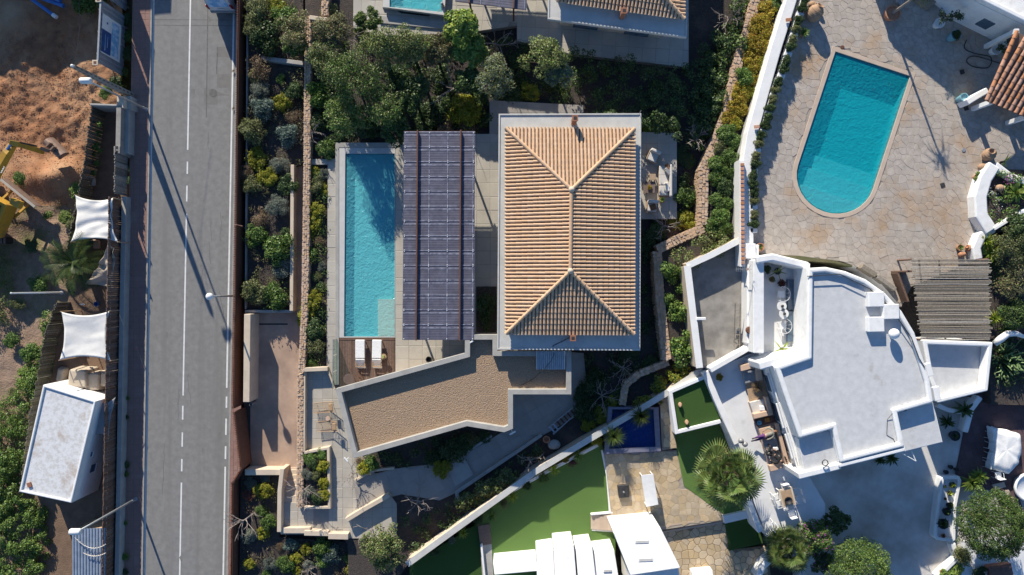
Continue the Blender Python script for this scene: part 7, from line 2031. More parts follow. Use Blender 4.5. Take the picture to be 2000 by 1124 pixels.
structure('side_garden_soil', MB().prism(PP([(1915, 470), (2300, 400), (2300, 800), (1935, 790), (1930, 510)], UZ - .6), .2, UZ - .6), SOIL)
jar(1931, 308, UZ, .42, .9, 'large round terracotta jar at the tip of the curved planter', TERRAW, .4, 3.6); jar(1912, 329, UZ, .24, .5, 'old clay jar left of the large round jar', TERRAW, .8, 2.0)
potted(1909, 346, UZ, .2, .3, TERRA, 'terracotta pot with white flowers beside the curved planter', 'bright', .35); jar(1946, 366, UZ + .5, .24, .5, 'clay jar lying among the white flowers', TERRAW, 1.2, 1.3)
jar(1896, 488, UZ, .22, .5, 'brown clay jar beside the curved wall lobe', TERRA, 1.0, 4.2); potted(1876, 484, UZ, .2, .3, TERRA, 'terracotta pot with a grass tuft above the reed pergola', spk='green', pr=.32, n=40, W=.03); jar(1873, 499, UZ, .2, .45, 'orange clay jar at the upper edge of the reed pergola', TERRA, .9, 1.9)
potted(1485, 483, UZ, .26, .45, TERRA, 'round terracotta pot at the corner of the grass strip', spk='green', pr=.25, n=20)
rosette(1962, 316, UZ + .1, .75, 'long yellow cactus arm leaning from a pot behind the curved planter', 'lime', 5, 'cactus', 'cactus', .09, .35, seed=12)
# reed pergola
cs = PP([(1781, 507), (1932, 507), (1934, 664), (1800, 664)], 4.4); A, B, C_, D = [Vector(p) for p in cs]
t = thing('reed_pergola', 'pergola roofed with weathered grey cane poles beside the curved white roof', 'pergola', (*((A + C_) / 2), UZ))
n = 62
for i in range(n):
    f = (i + .5) / n; p, q = A.lerp(D, f), B.lerp(C_, f); m = MB(); j = R.uniform(-.12, .16); z_ = 4.4 + R.uniform(-.015, .02)
    e = (q - p).normalized(); p = p - e * R.uniform(-.05, .15); q = q + e * j
    m.tube([(p.x, p.y, z_), ((p.x + q.x) / 2, (p.y + q.y) / 2 + R.uniform(-.03, .03), z_), (q.x, q.y, z_)], R.uniform(.026, .038), 5); m.build('cane', WOODGREY, t)
for f in (.1, .36, .62, .9):
    p, q = A.lerp(B, f), D.lerp(C_, f); m = MB(); m.tube([(p.x, p.y, 4.31), (q.x, q.y, 4.31)], .06, 7); m.build('beam', WOOD, t)
for p in (A, B, C_, D): m = MB(); m.tube([(p.x, p.y, UZ - .5), (p.x, p.y, 4.3)], .07, 8); m.build('post', WOOD, t)
wall('stone_bench', 'low timber edge along the curved white roof, left piece', [(1684, 520), (1712, 538)], .35, UZ - .3, UZ + .4, WOODGREY); wall('stone_bench', 'low timber edge along the curved white roof, right piece', [(1714, 540), (1750, 566)], .3, UZ - .3, UZ + .35, WOODGREY)
wall('timber_rail', 'brown timber rail frame left of the reed pergola, upright piece', [(1754, 533), (1775, 590)], .14, UZ, UZ + .8, WOOD); wall('timber_rail', 'brown timber rail frame left of the reed pergola, cross piece', [(1753, 531), (1782, 530)], .14, UZ, UZ + .82, WOOD)

# ------------------------------------------------------------------ lower right court
structure('court', MB().prism(PP([(1560, 930), (1640, 900), (1850, 780), (2300, 760), (2300, 1240), (1560, 1240)], 1.25), .1, 1.25), COURT)
mt_ = structure('maroon_terrace', MB().prism(PP([(1897, 770), (2300, 740), (2300, 1010), (1960, 960), (1862, 950), (1880, 860)], 1.34), .3, 1.34), MAROON)
slabs(mt_, PP([(1898, 772), (2050, 760), (2050, 978), (1960, 958), (1864, 948), (1881, 860)], 1.35), .5, .5, 1.352, MAROON, .3, limit=0, gap=.006)
wall('garden_wall', 'rounded white wall strip between the court and the maroon terrace', [(1916, 776), (1898, 800), (1886, 845)], .4, .5, 1.9, WSMOOTH, bevel=.08)
wall('garden_wall', 'thin curved pale kerb under the side wing of the white house', [(1832, 792), (1855, 802), (1880, 806)], .3, .5, 1.6, WSMOOTH, bevel=.05)
tr_ = [(1836, 934), (1842, 930), (1872, 930), (1876, 938), (1866, 990), (1864, 1054), (1858, 1058), (1828, 1054), (1822, 1046), (1828, 990)]
bp_ = ccw(PP(tr_, 1.7)); t = thing('cactus_planter', 'raised white planter bed with a row of dark potted cacti', 'planter', (bp_[0][0], bp_[0][1], 1.25))
MB().prism(bp_, 1.2, 1.66).build('bed', WHITEP, t); MB().ring(bp_, offset(bp_, .22), 1.664, 1.82).build('rim', WSMOOTH, t, bevel=.06, seg=3)
for k, (px, py, r_, spk) in enumerate(((1861, 948, .2, 'lime'), (1856, 964, .18, 'lime'), (1856, 988, .22, 'dark'), (1850, 1000, .26, 'dark'), (1843, 1024, .34, 'dark'), (1843, 1047, .14, 'red'), (1846, 951, .1, 'dark'), (1847, 975, .09, 'dark'))):
    potted(px, py, 1.67, r_, r_ * 1.1, DARK if k != 5 else TERRA, 'dark potted cactus in the raised white planter bed, %s' % ['topmost yellow one', 'second yellow one', 'upper round dark one', 'wide dark one', 'largest with a pale neck', 'small red one at the foot', 'tiny one near the top rim', 'tiny one in the middle'][k], spk=spk, pr=r_ * 1.3, n=26, W=r_ * .4, seed=k)
for k, (px, py) in enumerate(((1858, 913), (1849, 923), (1869, 918))):
    potted(px, py, 1.25, .14, .25, DARK, 'small dark pot above the raised white planter bed, %s' % ['upper one', 'left one', 'right one'][k])
potted(1866, 852, 1.25, .34, .4, DARK, 'round plant stand with a dark pot beside the maroon terrace', spk='dark', pr=.3, n=30)
rosette(1884, 800, 1.25, .8, 'dark broad leaved plant under the side wing of the white house', 'dark', 30, 'banana_plant', 'plant', .2, .6, seed=3); rosette(1741, 894, 1.25, .7, 'dark agave below the lower edge of the white house, right one', 'dark', 26, 'agave', 'agave', .14, .2, seed=5); rosette(1718, 898, 1.25, .5, 'dark agave below the lower edge of the white house, left one', 'dark', 24, 'agave', 'agave', .12, .2, seed=6); rosette(1850, 826, 1.25, .6, 'dark agave beside the round plant stand', 'dark', 26, 'agave', 'agave', .16, .2, seed=7)
# covered dining table with chairs
cp_ = ccw(PP([(1937, 836), (1950, 838), (1995, 848), (1998, 880), (1992, 905), (1974, 928), (1935, 915), (1945, 880)], 2.1))
t = thing('covered_table', 'long table under a crumpled pale dust sheet on the maroon terrace', 'table', (cp_[0][0], cp_[0][1], 1.35))
m = MB(); q = cp_; n_ = len(q); cx, cy = sum(p[0] for p in q) / n_, sum(p[1] for p in q) / n_
vs = []
for ring, (f, z_) in enumerate(((0.0, 2.12), (.35, 2.13), (.7, 2.12), (.93, 2.08), (.99, 1.9), (1.02, 1.55))):
    for i in range(40):
        p = Vector(q[int(i / 40 * n_)]).lerp(Vector(q[(int(i / 40 * n_) + 1) % n_]), (i / 40 * n_) % 1)
        g = f + (.03 * math.sin(i * 1.9) if ring > 3 else 0); z2 = z_ + .12 * mnoise.noise(Vector(((p.x - cx) * 2.5 * f, (p.y - cy) * 2.5 * f, 3)))
        vs.append((cx + (p.x - cx) * g, cy + (p.y - cy) * g, z2))
m.add(vs, [(r_ * 40 + i, r_ * 40 + (i + 1) % 40, (r_ + 1) * 40 + (i + 1) % 40, (r_ + 1) * 40 + i) for r_ in range(5) for i in range(40)]); m.build('dust_sheet', CLOTH, t, smooth=True)
for p in offset(cp_, .25)[::2]: l = MB(); l.box((p[0], p[1], 1.7), (.06, .06, .7)); l.build('leg', WMETAL, t)
for k, (px, py, an_) in enumerate(((1938, 852, 1.4), (1937, 872, 1.4), (1935, 892, 1.35), (1950, 928, 3.3), (1934, 908, 1.6))): garden_chair(px, py, 1.36, an_, 'white chair at the sheeted table, %s' % ['topmost on the left side', 'second on the left side', 'third on the left side', 'at the lower end', 'lowest on the left side'][k])
c = P3(1995, 950, 1.4); m = MB(); m.lathe([(.9, 0), (1.0, .35), (.9, .42), (.8, .3), (.001, .28)], n=28); o = m.build('round_basin', WSMOOTH, smooth=True); o.location = (c.x + .3, c.y, 1.35); tag(o, 'large round white basin at the right edge of the maroon terrace', 'basin')
wall('garden_wall', 'white wall beneath the round tree in the lower right', [(1862, 1062), (1872, 1090), (1850, 1112), (1832, 1130)], .35, .5, 1.8, WSMOOTH, bevel=.08)
structure('white_yard', MB().prism(PP([(1876, 1058), (2300, 1020), (2300, 1240), (1880, 1240)], 1.4), .2, 1.4), WHITEP)
structure('stairs_base', MB().prism(PP([(1935, 940), (1985, 955), (2020, 1060), (1990, 1062)], 1.42), .3, 1.42), MAROON)
for i in range(7): f = i * 15; MB().prism(PP([(1938 + f * .6, 948 + f), (1962 + f * .6, 942 + f), (1966 + f * .6, 952 + f), (1944 + f * .6, 957 + f)], 1.5), 1.42, 1.46 + .01 * i).build('step', COPING, bpy.data.objects['stairs_base'])
prism_thing('garden_bench', 'dark wooden bench at the bottom right edge', 'bench', [('seat', [(1932, 1112), (1975, 1106), (1980, 1124), (1935, 1130)], 1.7, 1.8, WOODRED, .01), ('backrest', [(1930, 1107), (1975, 1101), (1976, 1106), (1931, 1112)], 1.8, 2.2, WOODRED, .01), ('leg', [(1934, 1113), (1938, 1113), (1938, 1128), (1934, 1128)], 1.4, 1.7, WOODRED, 0), ('leg', [(1972, 1108), (1976, 1107), (1978, 1122), (1974, 1123)], 1.4, 1.7, WOODRED, 0)], P3(1955, 1115, 1.4))
potted(1841, 1118, 1.8, .16, .2, TERRA, 'small pot in the wall corner at the bottom edge of the court', 'bright', .3)
# ------------------------------------------------------------------ planting: roadside bed
bed('in the roadside bed', .55, [
 (500, 22, 27, 'olive', 1.2), (520, 75, 30, 'dark', 1.3), (497, 55, 24, 'olive'), (540, 12, 22, 'yellow', .9), (556, 30, 24, 'green', 1.3), (505, 130, 27, 'dry', 1.2), (500, 148, 16, 'olive'), (505, 180, 24, 'silver'), (548, 155, 9, 'bright'),
 (549, 200, 21, 'yellow'), (514, 213, 26, 'blue', 1.1), (575, 178, 20, 'dark'), (493, 257, 29, 'olive', 1.1), (563, 263, 25, 'blue', 1.1), (572, 230, 18, 'dry', .8), (500, 310, 25, 'yellow'), (478, 338, 18, 'dry'), (522, 342, 21, 'yellow'),
 (545, 322, 20, 'silver'), (562, 360, 20, 'dark'), (492, 362, 20, 'olive'), (540, 404, 23, 'silver'), (506, 425, 22, 'dry'), (495, 460, 23, 'green', 1.1), (545, 488, 28, 'green', 1.1), (549, 525, 22, 'silver'), (497, 568, 29, 'olive', 1.1), (536, 580, 28, 'green', 1.1),
 (560, 455, 12, 'dark'), (470, 350, 11, 'dry', .6)])
cover('ground_cover', [(486, -20), (590, -20), (590, 318), (566, 330), (564, 602), (482, 602)], .55, .3, 'olive', 'low mixed planting between the shrubs of the roadside bed', 160, leaf=(.1, .045), kind2='dry', dens=1.7, per=40)
cover('ground_cover', [(608, 324), (638, 324), (638, 716), (600, 716)], 1.0, .3, 'green', 'low planting between the shrubs beside the pool walkway', 161, leaf=(.1, .05), kind2='olive', dens=3, per=45)
cover('ground_cover', [(474, 930), (540, 930), (546, 1056), (690, 1062), (790, 1005), (810, 1085), (700, 1140), (470, 1140)], .5, .22, 'dry', 'dry low planting over the lower left bed', 162, leaf=(.1, .045), kind2='olive', dens=1.3, per=35)
cover('ground_cover', [(1000, 84), (1110, 104), (1108, 196), (956, 192), (990, 120)], 1.0, .6, 'dark', 'dark undergrowth around the lone olive tree', 163, kind2='green', dens=3, per=55)
leafy_tree(583, 62, 42, .6, 2.3, 'olive', 'sparse olive tree leaning over the top of the long stone wall', 21, (.16, .06), 34, 75, .3, mixk='dry')
leafy_tree(574, 88, 28, .6, 1.6, 'green', 'rounded green tree left of the long stone wall near the top', 22, (.18, .1), 30, 90)
bare_tree(607, 255, 1.0, 1.7, 'bare twiggy shrub leaning over the long stone wall above the pool', 31, 1.0, .04, 3)
# strip between stone wall and pool walkway
bed('between stone wall and pool walkway', 1.0, [
 (622, 185, 25, 'green', 1.4), (640, 292, 20, 'green'), (612, 335, 13, 'yellow'), (614, 362, 18, 'olive'), (632, 340, 12, 'silver'), (634, 368, 12, 'yellow'), (616, 408, 18, 'yellow'), (612, 436, 18, 'yellow'), (606, 455, 12, 'yellow'),
 (604, 498, 15, 'green'), (622, 470, 12, 'dry'), (628, 520, 10, 'silver'), (616, 540, 12, 'olive', .6), (612, 590, 23, 'yellow'), (598, 612, 18, 'yellow'), (614, 645, 20, 'dark'), (616, 678, 20, 'olive'), (604, 712, 13, 'green'), (627, 560, 10, 'dark', .6)])
# trees between the two villas
T = [(650, 60, 38, 3.0, 'olive', 'feathery olive tree beside the pale terrace at the top', 'dry'), (690, 150, 62, 3.6, 'green', 'broad soft green tree above the pool, largest of the grove', 'olive'), (742, 92, 48, 3.4, 'olive', 'light green tree in the grove, below the neighbour pool', 'bright'),
     (640, 120, 40, 2.9, 'olive', 'grey-green tree beside the long stone wall in the grove', 'green'), (676, 225, 42, 2.8, 'green', 'green tree hanging over the pool corner', 'olive'), (748, 205, 46, 3.0, 'green', 'round green tree above the pergola corner', 'olive'),
     (800, 90, 44, 3.2, 'olive', 'grey-green tree below the neighbour pool corner', 'bright'), (806, 185, 40, 2.4, 'dark', 'dark green tree in the middle of the grove', 'green'), (850, 100, 34, 2.4, 'olive', 'small olive tree between the light tree and the lime tree', 'dry'),
     (905, 55, 38, 3.2, 'bright', 'lime green large leaved tree beside the neighbour pergola', 'lime'), (918, 100, 34, 2.4, 'bright', 'lower lime green tree below the neighbour pergola', 'green'), (962, 150, 40, 2.7, 'olive', 'blue-grey tree above the villa corner', 'blue'), (915, 160, 30, 2.0, 'dark', 'dark shaded tree left of the blue-grey tree', 'green'),
     (1062, 112, 42, 3.2, 'olive', 'olive tree standing alone above the villa roof', 'bright'), (1090, 145, 27, 2.6, 'blue', 'small blue-green tree right of the lone olive tree', 'bright'), (770, 250, 34, 2.2, 'dark', 'dark green tree at the top of the pergola', 'green'), (720, 40, 26, 2.6, 'green', 'small green tree at the edge of the pale top terrace', 'olive')]
for i, (px, py, rad, h, kind, lab, mk) in enumerate(T):
    lf = {'bright': (.24, .14), 'blue': (.17, .08), 'green': (.15, .07), 'dark': (.17, .1)}.get(kind, (.15, .06))
    leafy_tree(px, py, rad, 1.0, h, kind, lab, 50 + i, lf, 44, 105, .3, mixk=mk, sparse=.9)
bed('under the grove above the pergola', 1.0, [(905, 218, 32, 'yellow', 1.2), (850, 215, 26, 'dark'), (872, 245, 24, 'dry'), (830, 240, 22, 'dark'), (915, 250, 20, 'dry'), (1035, 178, 22, 'yellow'), (1000, 190, 20, 'dark'), (985, 175, 16, 'dark'), (880, 200, 14, 'dark'), (720, 255, 20, 'dark'), (620, 240, 18, 'dark'), (660, 268, 16, 'dark'), (702, 60, 14, 'lime', .7), (1012, 120, 18, 'dark', .8), (935, 190, 18, 'dark'), (780, 150, 24, 'dark'), (860, 150, 22, 'dark'), (640, 20, 16, 'olive')])
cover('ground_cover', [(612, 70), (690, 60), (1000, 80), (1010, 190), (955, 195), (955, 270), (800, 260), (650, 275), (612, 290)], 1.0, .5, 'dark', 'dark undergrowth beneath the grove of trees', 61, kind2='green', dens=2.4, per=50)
bare_tree(880, 165, 1.0, 2.6, 'bare grey tree in the grove between dark and blue-grey trees', 71, .9, .06); bare_tree(968, 78, 1.0, 2.8, 'bare brown tree beside the neighbour pergola', 72, .8, .06); bare_tree(690, 60, 1.0, 2.2, 'bare twiggy tree beside the pale top terrace', 73, .9, .05)
# dark bed and hedges right of the grove
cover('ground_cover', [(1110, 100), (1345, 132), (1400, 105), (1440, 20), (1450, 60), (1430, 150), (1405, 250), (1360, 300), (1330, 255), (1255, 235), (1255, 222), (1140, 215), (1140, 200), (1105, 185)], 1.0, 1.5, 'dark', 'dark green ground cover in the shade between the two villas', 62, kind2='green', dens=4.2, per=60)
hedge('hedge', [(1448, 0), (1440, 50), (1425, 110), (1404, 175), (1390, 225), (1368, 262)], 1.3, 1.0, 1.5, 'dark', 'glossy green hedge along the inner side of the winding stone wall', 63, (.2, .13), 1.2, 'bright')
hedge('hedge', [(1150, 232), (1250, 238), (1335, 252)], 1.1, 1.0, 3.2, 'dark', 'tall dark hedge closing the top of the east patio, added for shade', 164, (.15, .1), 1.5, 'green')  # extra hedge, made tall to throw shade over the east patio
hedge('hedge', [(1420, 50), (1385, 110), (1365, 135)], 1.2, 1.0, 1.1, 'dark', 'dark hedge in the shade beside the neighbour villa', 64, (.17, .11), 1.0)
bed('in the bed right of the villa corner', 1.0, [(1340, 385, 22, 'green', 1.1), (1355, 378, 13, 'silver'), (1345, 430, 22, 'yellow', 1.0), (1320, 432, 18, 'yellow', .7), (1335, 355, 16, 'dark'), (1280, 455, 22, 'dark', .7), (1330, 300, 16, 'dark', .7), (1265, 480, 18, 'dark', .6), (1345, 315, 14, 'dark', .7), (1285, 232, 18, 'dark'), (1315, 240, 16, 'green', .8), (1265, 250, 14, 'yellow', .6)])
cover('ground_cover', [(1256, 430), (1290, 430), (1284, 490), (1292, 600), (1300, 700), (1256, 720)], 1.0, .45, 'dark', 'dark ground cover in the narrow gap between villa and stone wall', 65, dens=2.4, per=55)
bare_tree(1365, 268, 1.0, 2.0, 'bare grey tree beside the winding stone wall', 74, 1.0, .06); bare_tree(1300, 440, 1.0, 1.9, 'bare grey tree at the lower end of the east patio', 75, 1.0, .05); bare_tree(1432, 30, 1.0, 2.0, 'bare grey tree in the hedge near the top edge', 76, .9, .05)
# strip between the winding wall and the white wall
g = []
for px, py, r_, k in ((1530, -4, 20, 'green'), (1500, 22, 22, 'gold'), (1518, 10, 16, 'green'), (1490, 50, 24, 'gold'), (1505, 62, 18, 'gold'), (1480, 85, 24, 'gold'), (1496, 92, 18, 'gold'), (1468, 118, 20, 'gold'), (1484, 122, 16, 'yellow'), (1455, 150, 20, 'green'), (1475, 150, 16, 'gold'), (1446, 178, 19, 'gold'), (1462, 182, 16, 'yellow'), (1440, 205, 18, 'gold'), (1452, 215, 15, 'gold'), (1428, 232, 18, 'gold'), (1440, 240, 14, 'yellow'),
               (1420, 262, 18, 'green'), (1432, 275, 18, 'green'), (1410, 290, 18, 'olive'), (1426, 305, 18, 'green'), (1402, 322, 18, 'green'), (1420, 335, 18, 'green'), (1398, 350, 16, 'green'), (1415, 365, 18, 'dark'), (1402, 392, 18, 'green'), (1420, 398, 16, 'green'), (1408, 425, 20, 'green'), (1392, 440, 16, 'green'), (1415, 448, 18, 'green')): g.append((px, py, r_, k))
bed('between winding stone wall and white wall', 2.0, g)
hedge('hedge', [(1425, 462), (1385, 482), (1345, 500), (1312, 508)], 1.3, 2.0, .9, 'olive', 'loose hedge above the grey court beside the angled stone wall', 66, (.16, .09), 1.2, 'green')
hedge('hedge', [(1318, 512), (1322, 560), (1330, 620), (1338, 680), (1345, 712)], 1.35, 1.6, 1.3, 'green', 'long green hedge on the left side of the grey court', 67, (.19, .12), 1.2, 'bright')
hedge('hedge', [(1338, 722), (1300, 745), (1262, 768), (1232, 788)], 1.0, 1.0, 1.3, 'yellow', 'yellow-green hedge along the boundary wall below the stone wall', 68, (.16, .09), 1.2, 'green')
bed('below the villa corner', 1.0, [(1145, 800, 24, 'dark', 1.1), (1175, 812, 20, 'yellow', .9), (1195, 790, 18, 'yellow', .8), (1160, 745, 24, 'dark', 1.0), (1210, 770, 16, 'dark', .9), (1150, 828, 18, 'yellow', .9), (1135, 770, 18, 'dark', .9), (1270, 715, 18, 'dark', .7), (1230, 690, 20, 'dark', .6)])
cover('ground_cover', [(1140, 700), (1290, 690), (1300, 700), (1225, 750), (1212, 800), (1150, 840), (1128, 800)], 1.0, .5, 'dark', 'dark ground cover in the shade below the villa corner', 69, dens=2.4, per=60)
bare_tree(1220, 722, 1.0, 1.9, 'bare grey tree below the villa corner, right one', 77, 1.1, .05); bare_tree(1178, 776, 1.0, 1.9, 'bare grey tree below the villa corner, left one', 78, 1.1, .05); bare_tree(1036, 904, 1.1, 1.8, 'bare pale tree in the hedge beside the boulder', 79, 1.1, .05)
# hedge on the boundary wall
cover('ground_cover', [(893, 975), (1060, 860), (1085, 885), (800, 1095), (790, 1010)], 1.05, .6, 'dark', 'dark planting between garden path and boundary wall', 70, dens=2.2, per=60)
hedge('hedge', [(1010, 925), (960, 955), (905, 995)], 1.25, 1.05, 1.2, 'olive', 'leafy hedge on the inner side of the diagonal boundary wall', 71, (.18, .11), 1.3, 'bright')
bare_tree(812, 985, 1.0, 2.2, 'bare pale tree in the dark planting beside the garden path', 80, .95, .05)
leafy_tree(752, 1068, 44, .8, 1.5, 'olive', 'broad olive-green bush tree at the lower end of the boundary wall', 81, (.17, .08), 44, 110, .3, mixk='green')
bed('in the planter under the annex', 1.05, [(712, 914, 17, 'yellow'), (726, 905, 16, 'green'), (700, 900, 12, 'dry'), (860, 915, 22, 'yellow', 1.1), (885, 882, 24, 'dark'), (905, 868, 20, 'dark'), (848, 895, 16, 'dark'), (920, 860, 16, 'olive'), (945, 856, 12, 'dark', .7)])
cover('ground_cover', [(704, 898), (890, 848), (962, 848), (886, 898), (772, 912)], 1.0, .4, 'dark', 'dark low planting under the lower edge of the annex', 165, kind2='green', dens=3, per=50)
bare_tree(690, 930, 1.0, 1.5, 'small bare tree leaning out under the annex corner', 82, .9, .04, 3, lean=(-.4, -.2))
# planter on lower terrace, lower bed
bed('in the cream terrace planter', 1.3, [(605, 895, 13, 'green', .7), (628, 888, 12, 'green', .6), (630, 912, 14, 'yellow'), (600, 928, 13, 'silver'), (616, 930, 12, 'olive'), (632, 945, 13, 'yellow'), (601, 962, 13, 'silver'), (618, 975, 12, 'dark'), (632, 968, 12, 'yellow'), (612, 908, 11, 'dark')])
bare_tree(596, 958, 1.3, 1.9, 'small bare tree leaning from the cream planter over the steps', 83, .9, .04, 3, lean=(-.5, -.3))
bed('in the lower left bed', .5, [(490, 945, 14, 'silver'), (519, 935, 12, 'blue'), (513, 960, 20, 'yellow', 1.1), (483, 968, 14, 'red'), (525, 1020, 16, 'green', 1.1), (510, 1000, 12, 'green'), (513, 1042, 15, 'yellow'), (485, 1050, 16, 'silver'), (486, 1103, 14, 'yellow'), (526, 1102, 15, 'silver'),
  (568, 1066, 15, 'blue'), (597, 1074, 14, 'yellow'), (557, 1104, 18, 'green'), (578, 1092, 13, 'yellow'), (580, 1118, 11, 'yellow'), (630, 1068, 18, 'green', 1.2), (645, 1085, 19, 'blue', 1.1), (628, 1098, 14, 'green'), (602, 1105, 12, 'silver'), (678, 1092, 9, 'green'), (685, 1116, 14, 'yellow'), (688, 1044, 12, 'dry'), (720, 1016, 14, 'silver', .9),
  (745, 998, 13, 'green'), (708, 1040, 14, 'dry'), (690, 1070, 12, 'silver', .7), (545, 1068, 10, 'dry', .7), (660, 1118, 10, 'dry', .7), (520, 1122, 10, 'green')])
bare_tree(478, 1020, .5, 2.4, 'bare grey tree leaning over the fence above the right pavement', 84, .85, .06, 4, lean=(-.55, -.25))
bare_tree(725, 1040, .7, 1.6, 'small bare tree beside the broad olive-green bush tree', 85, .9, .04, 3, lean=(-.3, -.3)); bare_tree(600, 1118, .5, 1.3, 'tiny bare tree at the bottom edge of the lower bed', 86, .9, .03, 3)
bed('beside the driveway head', .3, [(590, 628, 12, 'yellow')])
o = link('shrub', shrub_mesh('dark', 1)); x, y = P(948, 605, 2.2); o.location = (x, y, TZ + .05); o.scale = (.75, 1.3, .9); tag(o, 'dark bush in the narrow bed between pergola and villa', 'shrub')
# strip between boundary wall and lawn kerb
for k, (px, py, kind) in enumerate(((1082, 918, 'lime'), (1130, 890, 'green'), (905, 1040, 'lime'), (1000, 970, 'lime'), (960, 1008, 'green'))):
    rosette(px, py, 1.25, .55, 'spiky plant against the diagonal boundary wall, %s' % ['bright one above the lawn middle', 'dark one nearest the navy pool', 'bright one above the dark lawn', 'bright one at the lawn upper edge', 'dark one at the lawn left corner'][k], kind, 60, 'yucca', 'yucca', .05, .2, seed=20 + k)
bed('between the boundary wall and the lawn', 1.2, [(1165, 862, 11, 'yellow'), (1105, 898, 10, 'gold', .8), (1118, 905, 9, 'red', .7), (1060, 935, 10, 'green'), (1030, 950, 9, 'dark'), (985, 985, 10, 'olive'), (935, 1018, 10, 'dark'), (882, 1055, 9, 'silver'), (850, 1080, 9, 'dark')])
rosette(1251, 812, PZ + .3, .95, 'spiky ball yucca above the navy pool', 'palm', 260, 'yucca', 'yucca', .035, .55, seed=31, up=-.1); rosette(1198, 851, PZ + .3, 1.0, 'spiky ball yucca left of the navy pool', 'palm', 260, 'yucca', 'yucca', .035, .55, seed=32, up=-.1)
potted(1290, 786, PZ + .27, .15, .2, TERRA, 'small potted plant at the upper end of the pool paving', spk='green', pr=.3, n=24, W=.04)
fan_palm(1421, 928, PZ, 3.1, 2.35, 'large fan palm standing in the turf beside the white terrace', 9, 32); fan_palm(1536, 1072, 1.3, 1.9, 1.75, 'smaller bright fan palm at the bottom edge among bougainvillea', 10, 28, 4)
# bougainvillea and round trees, lower right
leafy_tree(1590, 1052, 38, 1.25, 1.8, 'green', 'bougainvillea with pink flowers right of the smaller fan palm', 91, (.15, .1), 40, 95, .3, mixk='pink', group='lower right trees', name='bougainvillea'); leafy_tree(1635, 1020, 28, 1.25, 1.3, 'dark', 'dark shaded bush at the edge of the court below the terrace', 92, (.16, .1), 30, 90, .3, group='lower right trees', name='bush'); leafy_tree(1600, 1095, 26, 1.25, 1.1, 'dark', 'dark leafy bush between bougainvillea and the round bush', 93, (.16, .1), 28, 90, .3, mixk='pink', group='lower right trees', name='bush')
leafy_tree(1672, 1110, 64, 1.25, 1.7, 'green', 'large round clipped bush at the bottom edge of the court', 94, (.10, .06), 130, 150, .17, .8, dome=True, group='lower right trees', mixk='bright', name='clipped_tree')
leafy_tree(1932, 1022, 72, 1.4, 2.2, 'green', 'large round clipped tree beside the raised white planter', 95, (.10, .06), 190, 150, .14, .8, dome=True, group='lower right trees', mixk='dark', name='clipped_tree')
rosette(1898, 942, 1.4, .9, 'pale green spoon leaved shrub above the round clipped tree', 'bright', 70, 'leafy_plant', 'plant', .16, .5, seed=41, up=.2); rosette(1912, 930, 1.4, .7, 'pale green leafy shrub at the corner of the maroon terrace', 'bright', 60, 'leafy_plant', 'plant', .15, .4, seed=42, up=.2)
bed('in the white yard below the round clipped tree', 1.4, [(1880, 1090, 20, 'olive', 1.2), (1868, 1122, 18, 'bright', .9), (1915, 1118, 14, 'dark', .8)])
# right-hand garden
cover('flower_bed', [(1945, 335), (2060, 345), (2060, 395), (1955, 445), (1930, 415), (1928, 365)], UZ + .4, .4, 'green', 'mixed flower bed with white and purple flowers in the curved planter', 96, kind2='bright', dens=3, per=50, cat='flower bed')
cover('flower_heads', [(1930, 360), (1960, 360), (1962, 430), (1935, 430)], UZ + .7, .2, 'white', 'small white flowers along the curved planter wall', 97, leaf=(.07, .06), dens=4, per=8, cat='flowers')
cover('flower_heads', [(1968, 335), (1995, 345), (1990, 362), (1965, 352)], UZ + .7, .25, 'pink', 'purple flowers at the right edge of the curved planter', 98, leaf=(.09, .08), dens=6, per=16, cat='flowers')
rosette(1985, 375, UZ + .4, .8, 'large leaved agave in the mixed flower bed', 'bright', 40, 'agave', 'agave', .2, .3, seed=43, up=.2)
leafy_tree(1975, 480, 42, UZ - .6, 1.6, 'olive', 'dark grey-green bush right of the curved wall lobe', 99, (.13, .05), 40, 100, .3, mixk='dark', group='right edge bushes', name='bush'); leafy_tree(1992, 440, 30, UZ - .6, 1.6, 'dark', 'dark green bush at the right edge below the flower bed', 100, (.15, .09), 34, 95, .3, group='right edge bushes', name='bush'); leafy_tree(1985, 545, 46, UZ - .6, 1.3, 'olive', 'twiggy dark bush at the right edge beside the reed pergola', 101, (.13, .05), 36, 70, .3, mixk='dry', group='right edge bushes', name='bush'); leafy_tree(1980, 615, 36, UZ - .6, 1.2, 'dark', 'dark bush at the right edge below the reed pergola corner', 102, (.14, .07), 32, 90, .3, mixk='green', group='right edge bushes', name='bush')
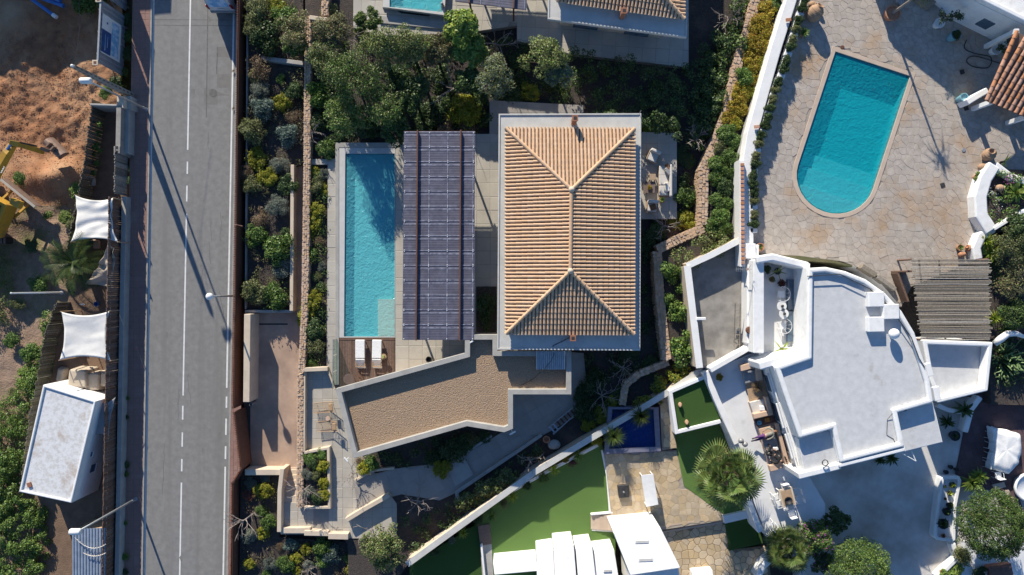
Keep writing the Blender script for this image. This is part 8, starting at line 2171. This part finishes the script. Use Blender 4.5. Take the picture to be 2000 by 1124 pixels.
rosette(1925, 470, UZ, .8, 'lime green leafy succulent spilling over the curved wall lobe', 'lime', 70, 'succulent', 'succulent', .13, .3, seed=44, up=.1); rosette(1936, 495, UZ, .7, 'yellowish leafy succulent below the lime green one', 'lime', 60, 'succulent', 'succulent', .13, .2, seed=45, up=.1); rosette(1942, 622, UZ - .6, .7, 'yellow tinged spiky plant beside the reed pergola corner', 'lime', 60, 'succulent', 'succulent', .06, .5, seed=46)
# finger cactus and fallen white trunk
c = P3(1974, 705, 2.6); t = thing('finger_cactus', 'big cactus with many curved yellow-green fingers at the right edge', 'cactus', (c.x, c.y, 1.6)); rr = random.Random(5)
for i in range(85):
    a = rr.uniform(0, 6.28); r_ = rr.uniform(.2, 1.5); x, y = math.cos(a) * r_ * .95, math.sin(a) * r_ * 1.15; hz = 1.5 - .5 * r_ + rr.uniform(-.1, .2)
    m = MB(); m.tube([(x * .35, y * .35, .3), (x * .75, y * .75, hz * .75), (x + rr.uniform(-.15, .15), y + rr.uniform(-.15, .15), hz), (x * 1.12 + rr.uniform(-.25, .25), y * 1.12 + rr.uniform(-.25, .25), hz + rr.uniform(-.1, .2))], [.05, .055, .05, .02], 5); m.build('finger', LEAF['cactus'], t, world=False)
m = MB(); m.lathe([(.5, 0), (.6, .2), (.4, .4)], n=12); m.build('stump', BARK, t, world=False)
m = MB(); pts = [P3(1942, 672, 3.2), P3(1955, 662, 3.4), P3(1968, 652, 3.5), P3(1985, 652, 3.4), P3(2000, 658, 3.1)]; m.tube(pts, [.2, .24, .22, .18, .12], 10); o = m.build('driftwood_log', WSMOOTH, smooth=True); tag(o, 'whitewashed bent tree log beside the side wing', 'log')
rosette(1962, 645, UZ - .5, .7, 'grassy plant in front of the whitewashed trunk', 'green', 60, 'grass_tuft', 'plant', .04, .4, seed=47)
cover('ground_cover', [(1940, 500), (2060, 480), (2060, 760), (1945, 760), (1940, 680)], UZ - .6, .35, 'dark', 'dark undergrowth along the right edge', 103, dens=2, per=45)
# climbing greens at the court and roadside weeds
bed('at the foot of the low pale concrete wall', .12, [(SLX(780) + 3, 778, 5, 'green'), (SLX(820) + 3, 815, 5, 'dark'), (SLX(910) + 4, 908, 7, 'dark'), (SLX(930) + 3, 926, 6, 'green'), (SLX(1020) + 4, 1022, 5, 'green'), (SLX(1085) + 4, 1088, 9, 'green'), (SLX(1120) + 4, 1118, 7, 'dark')])
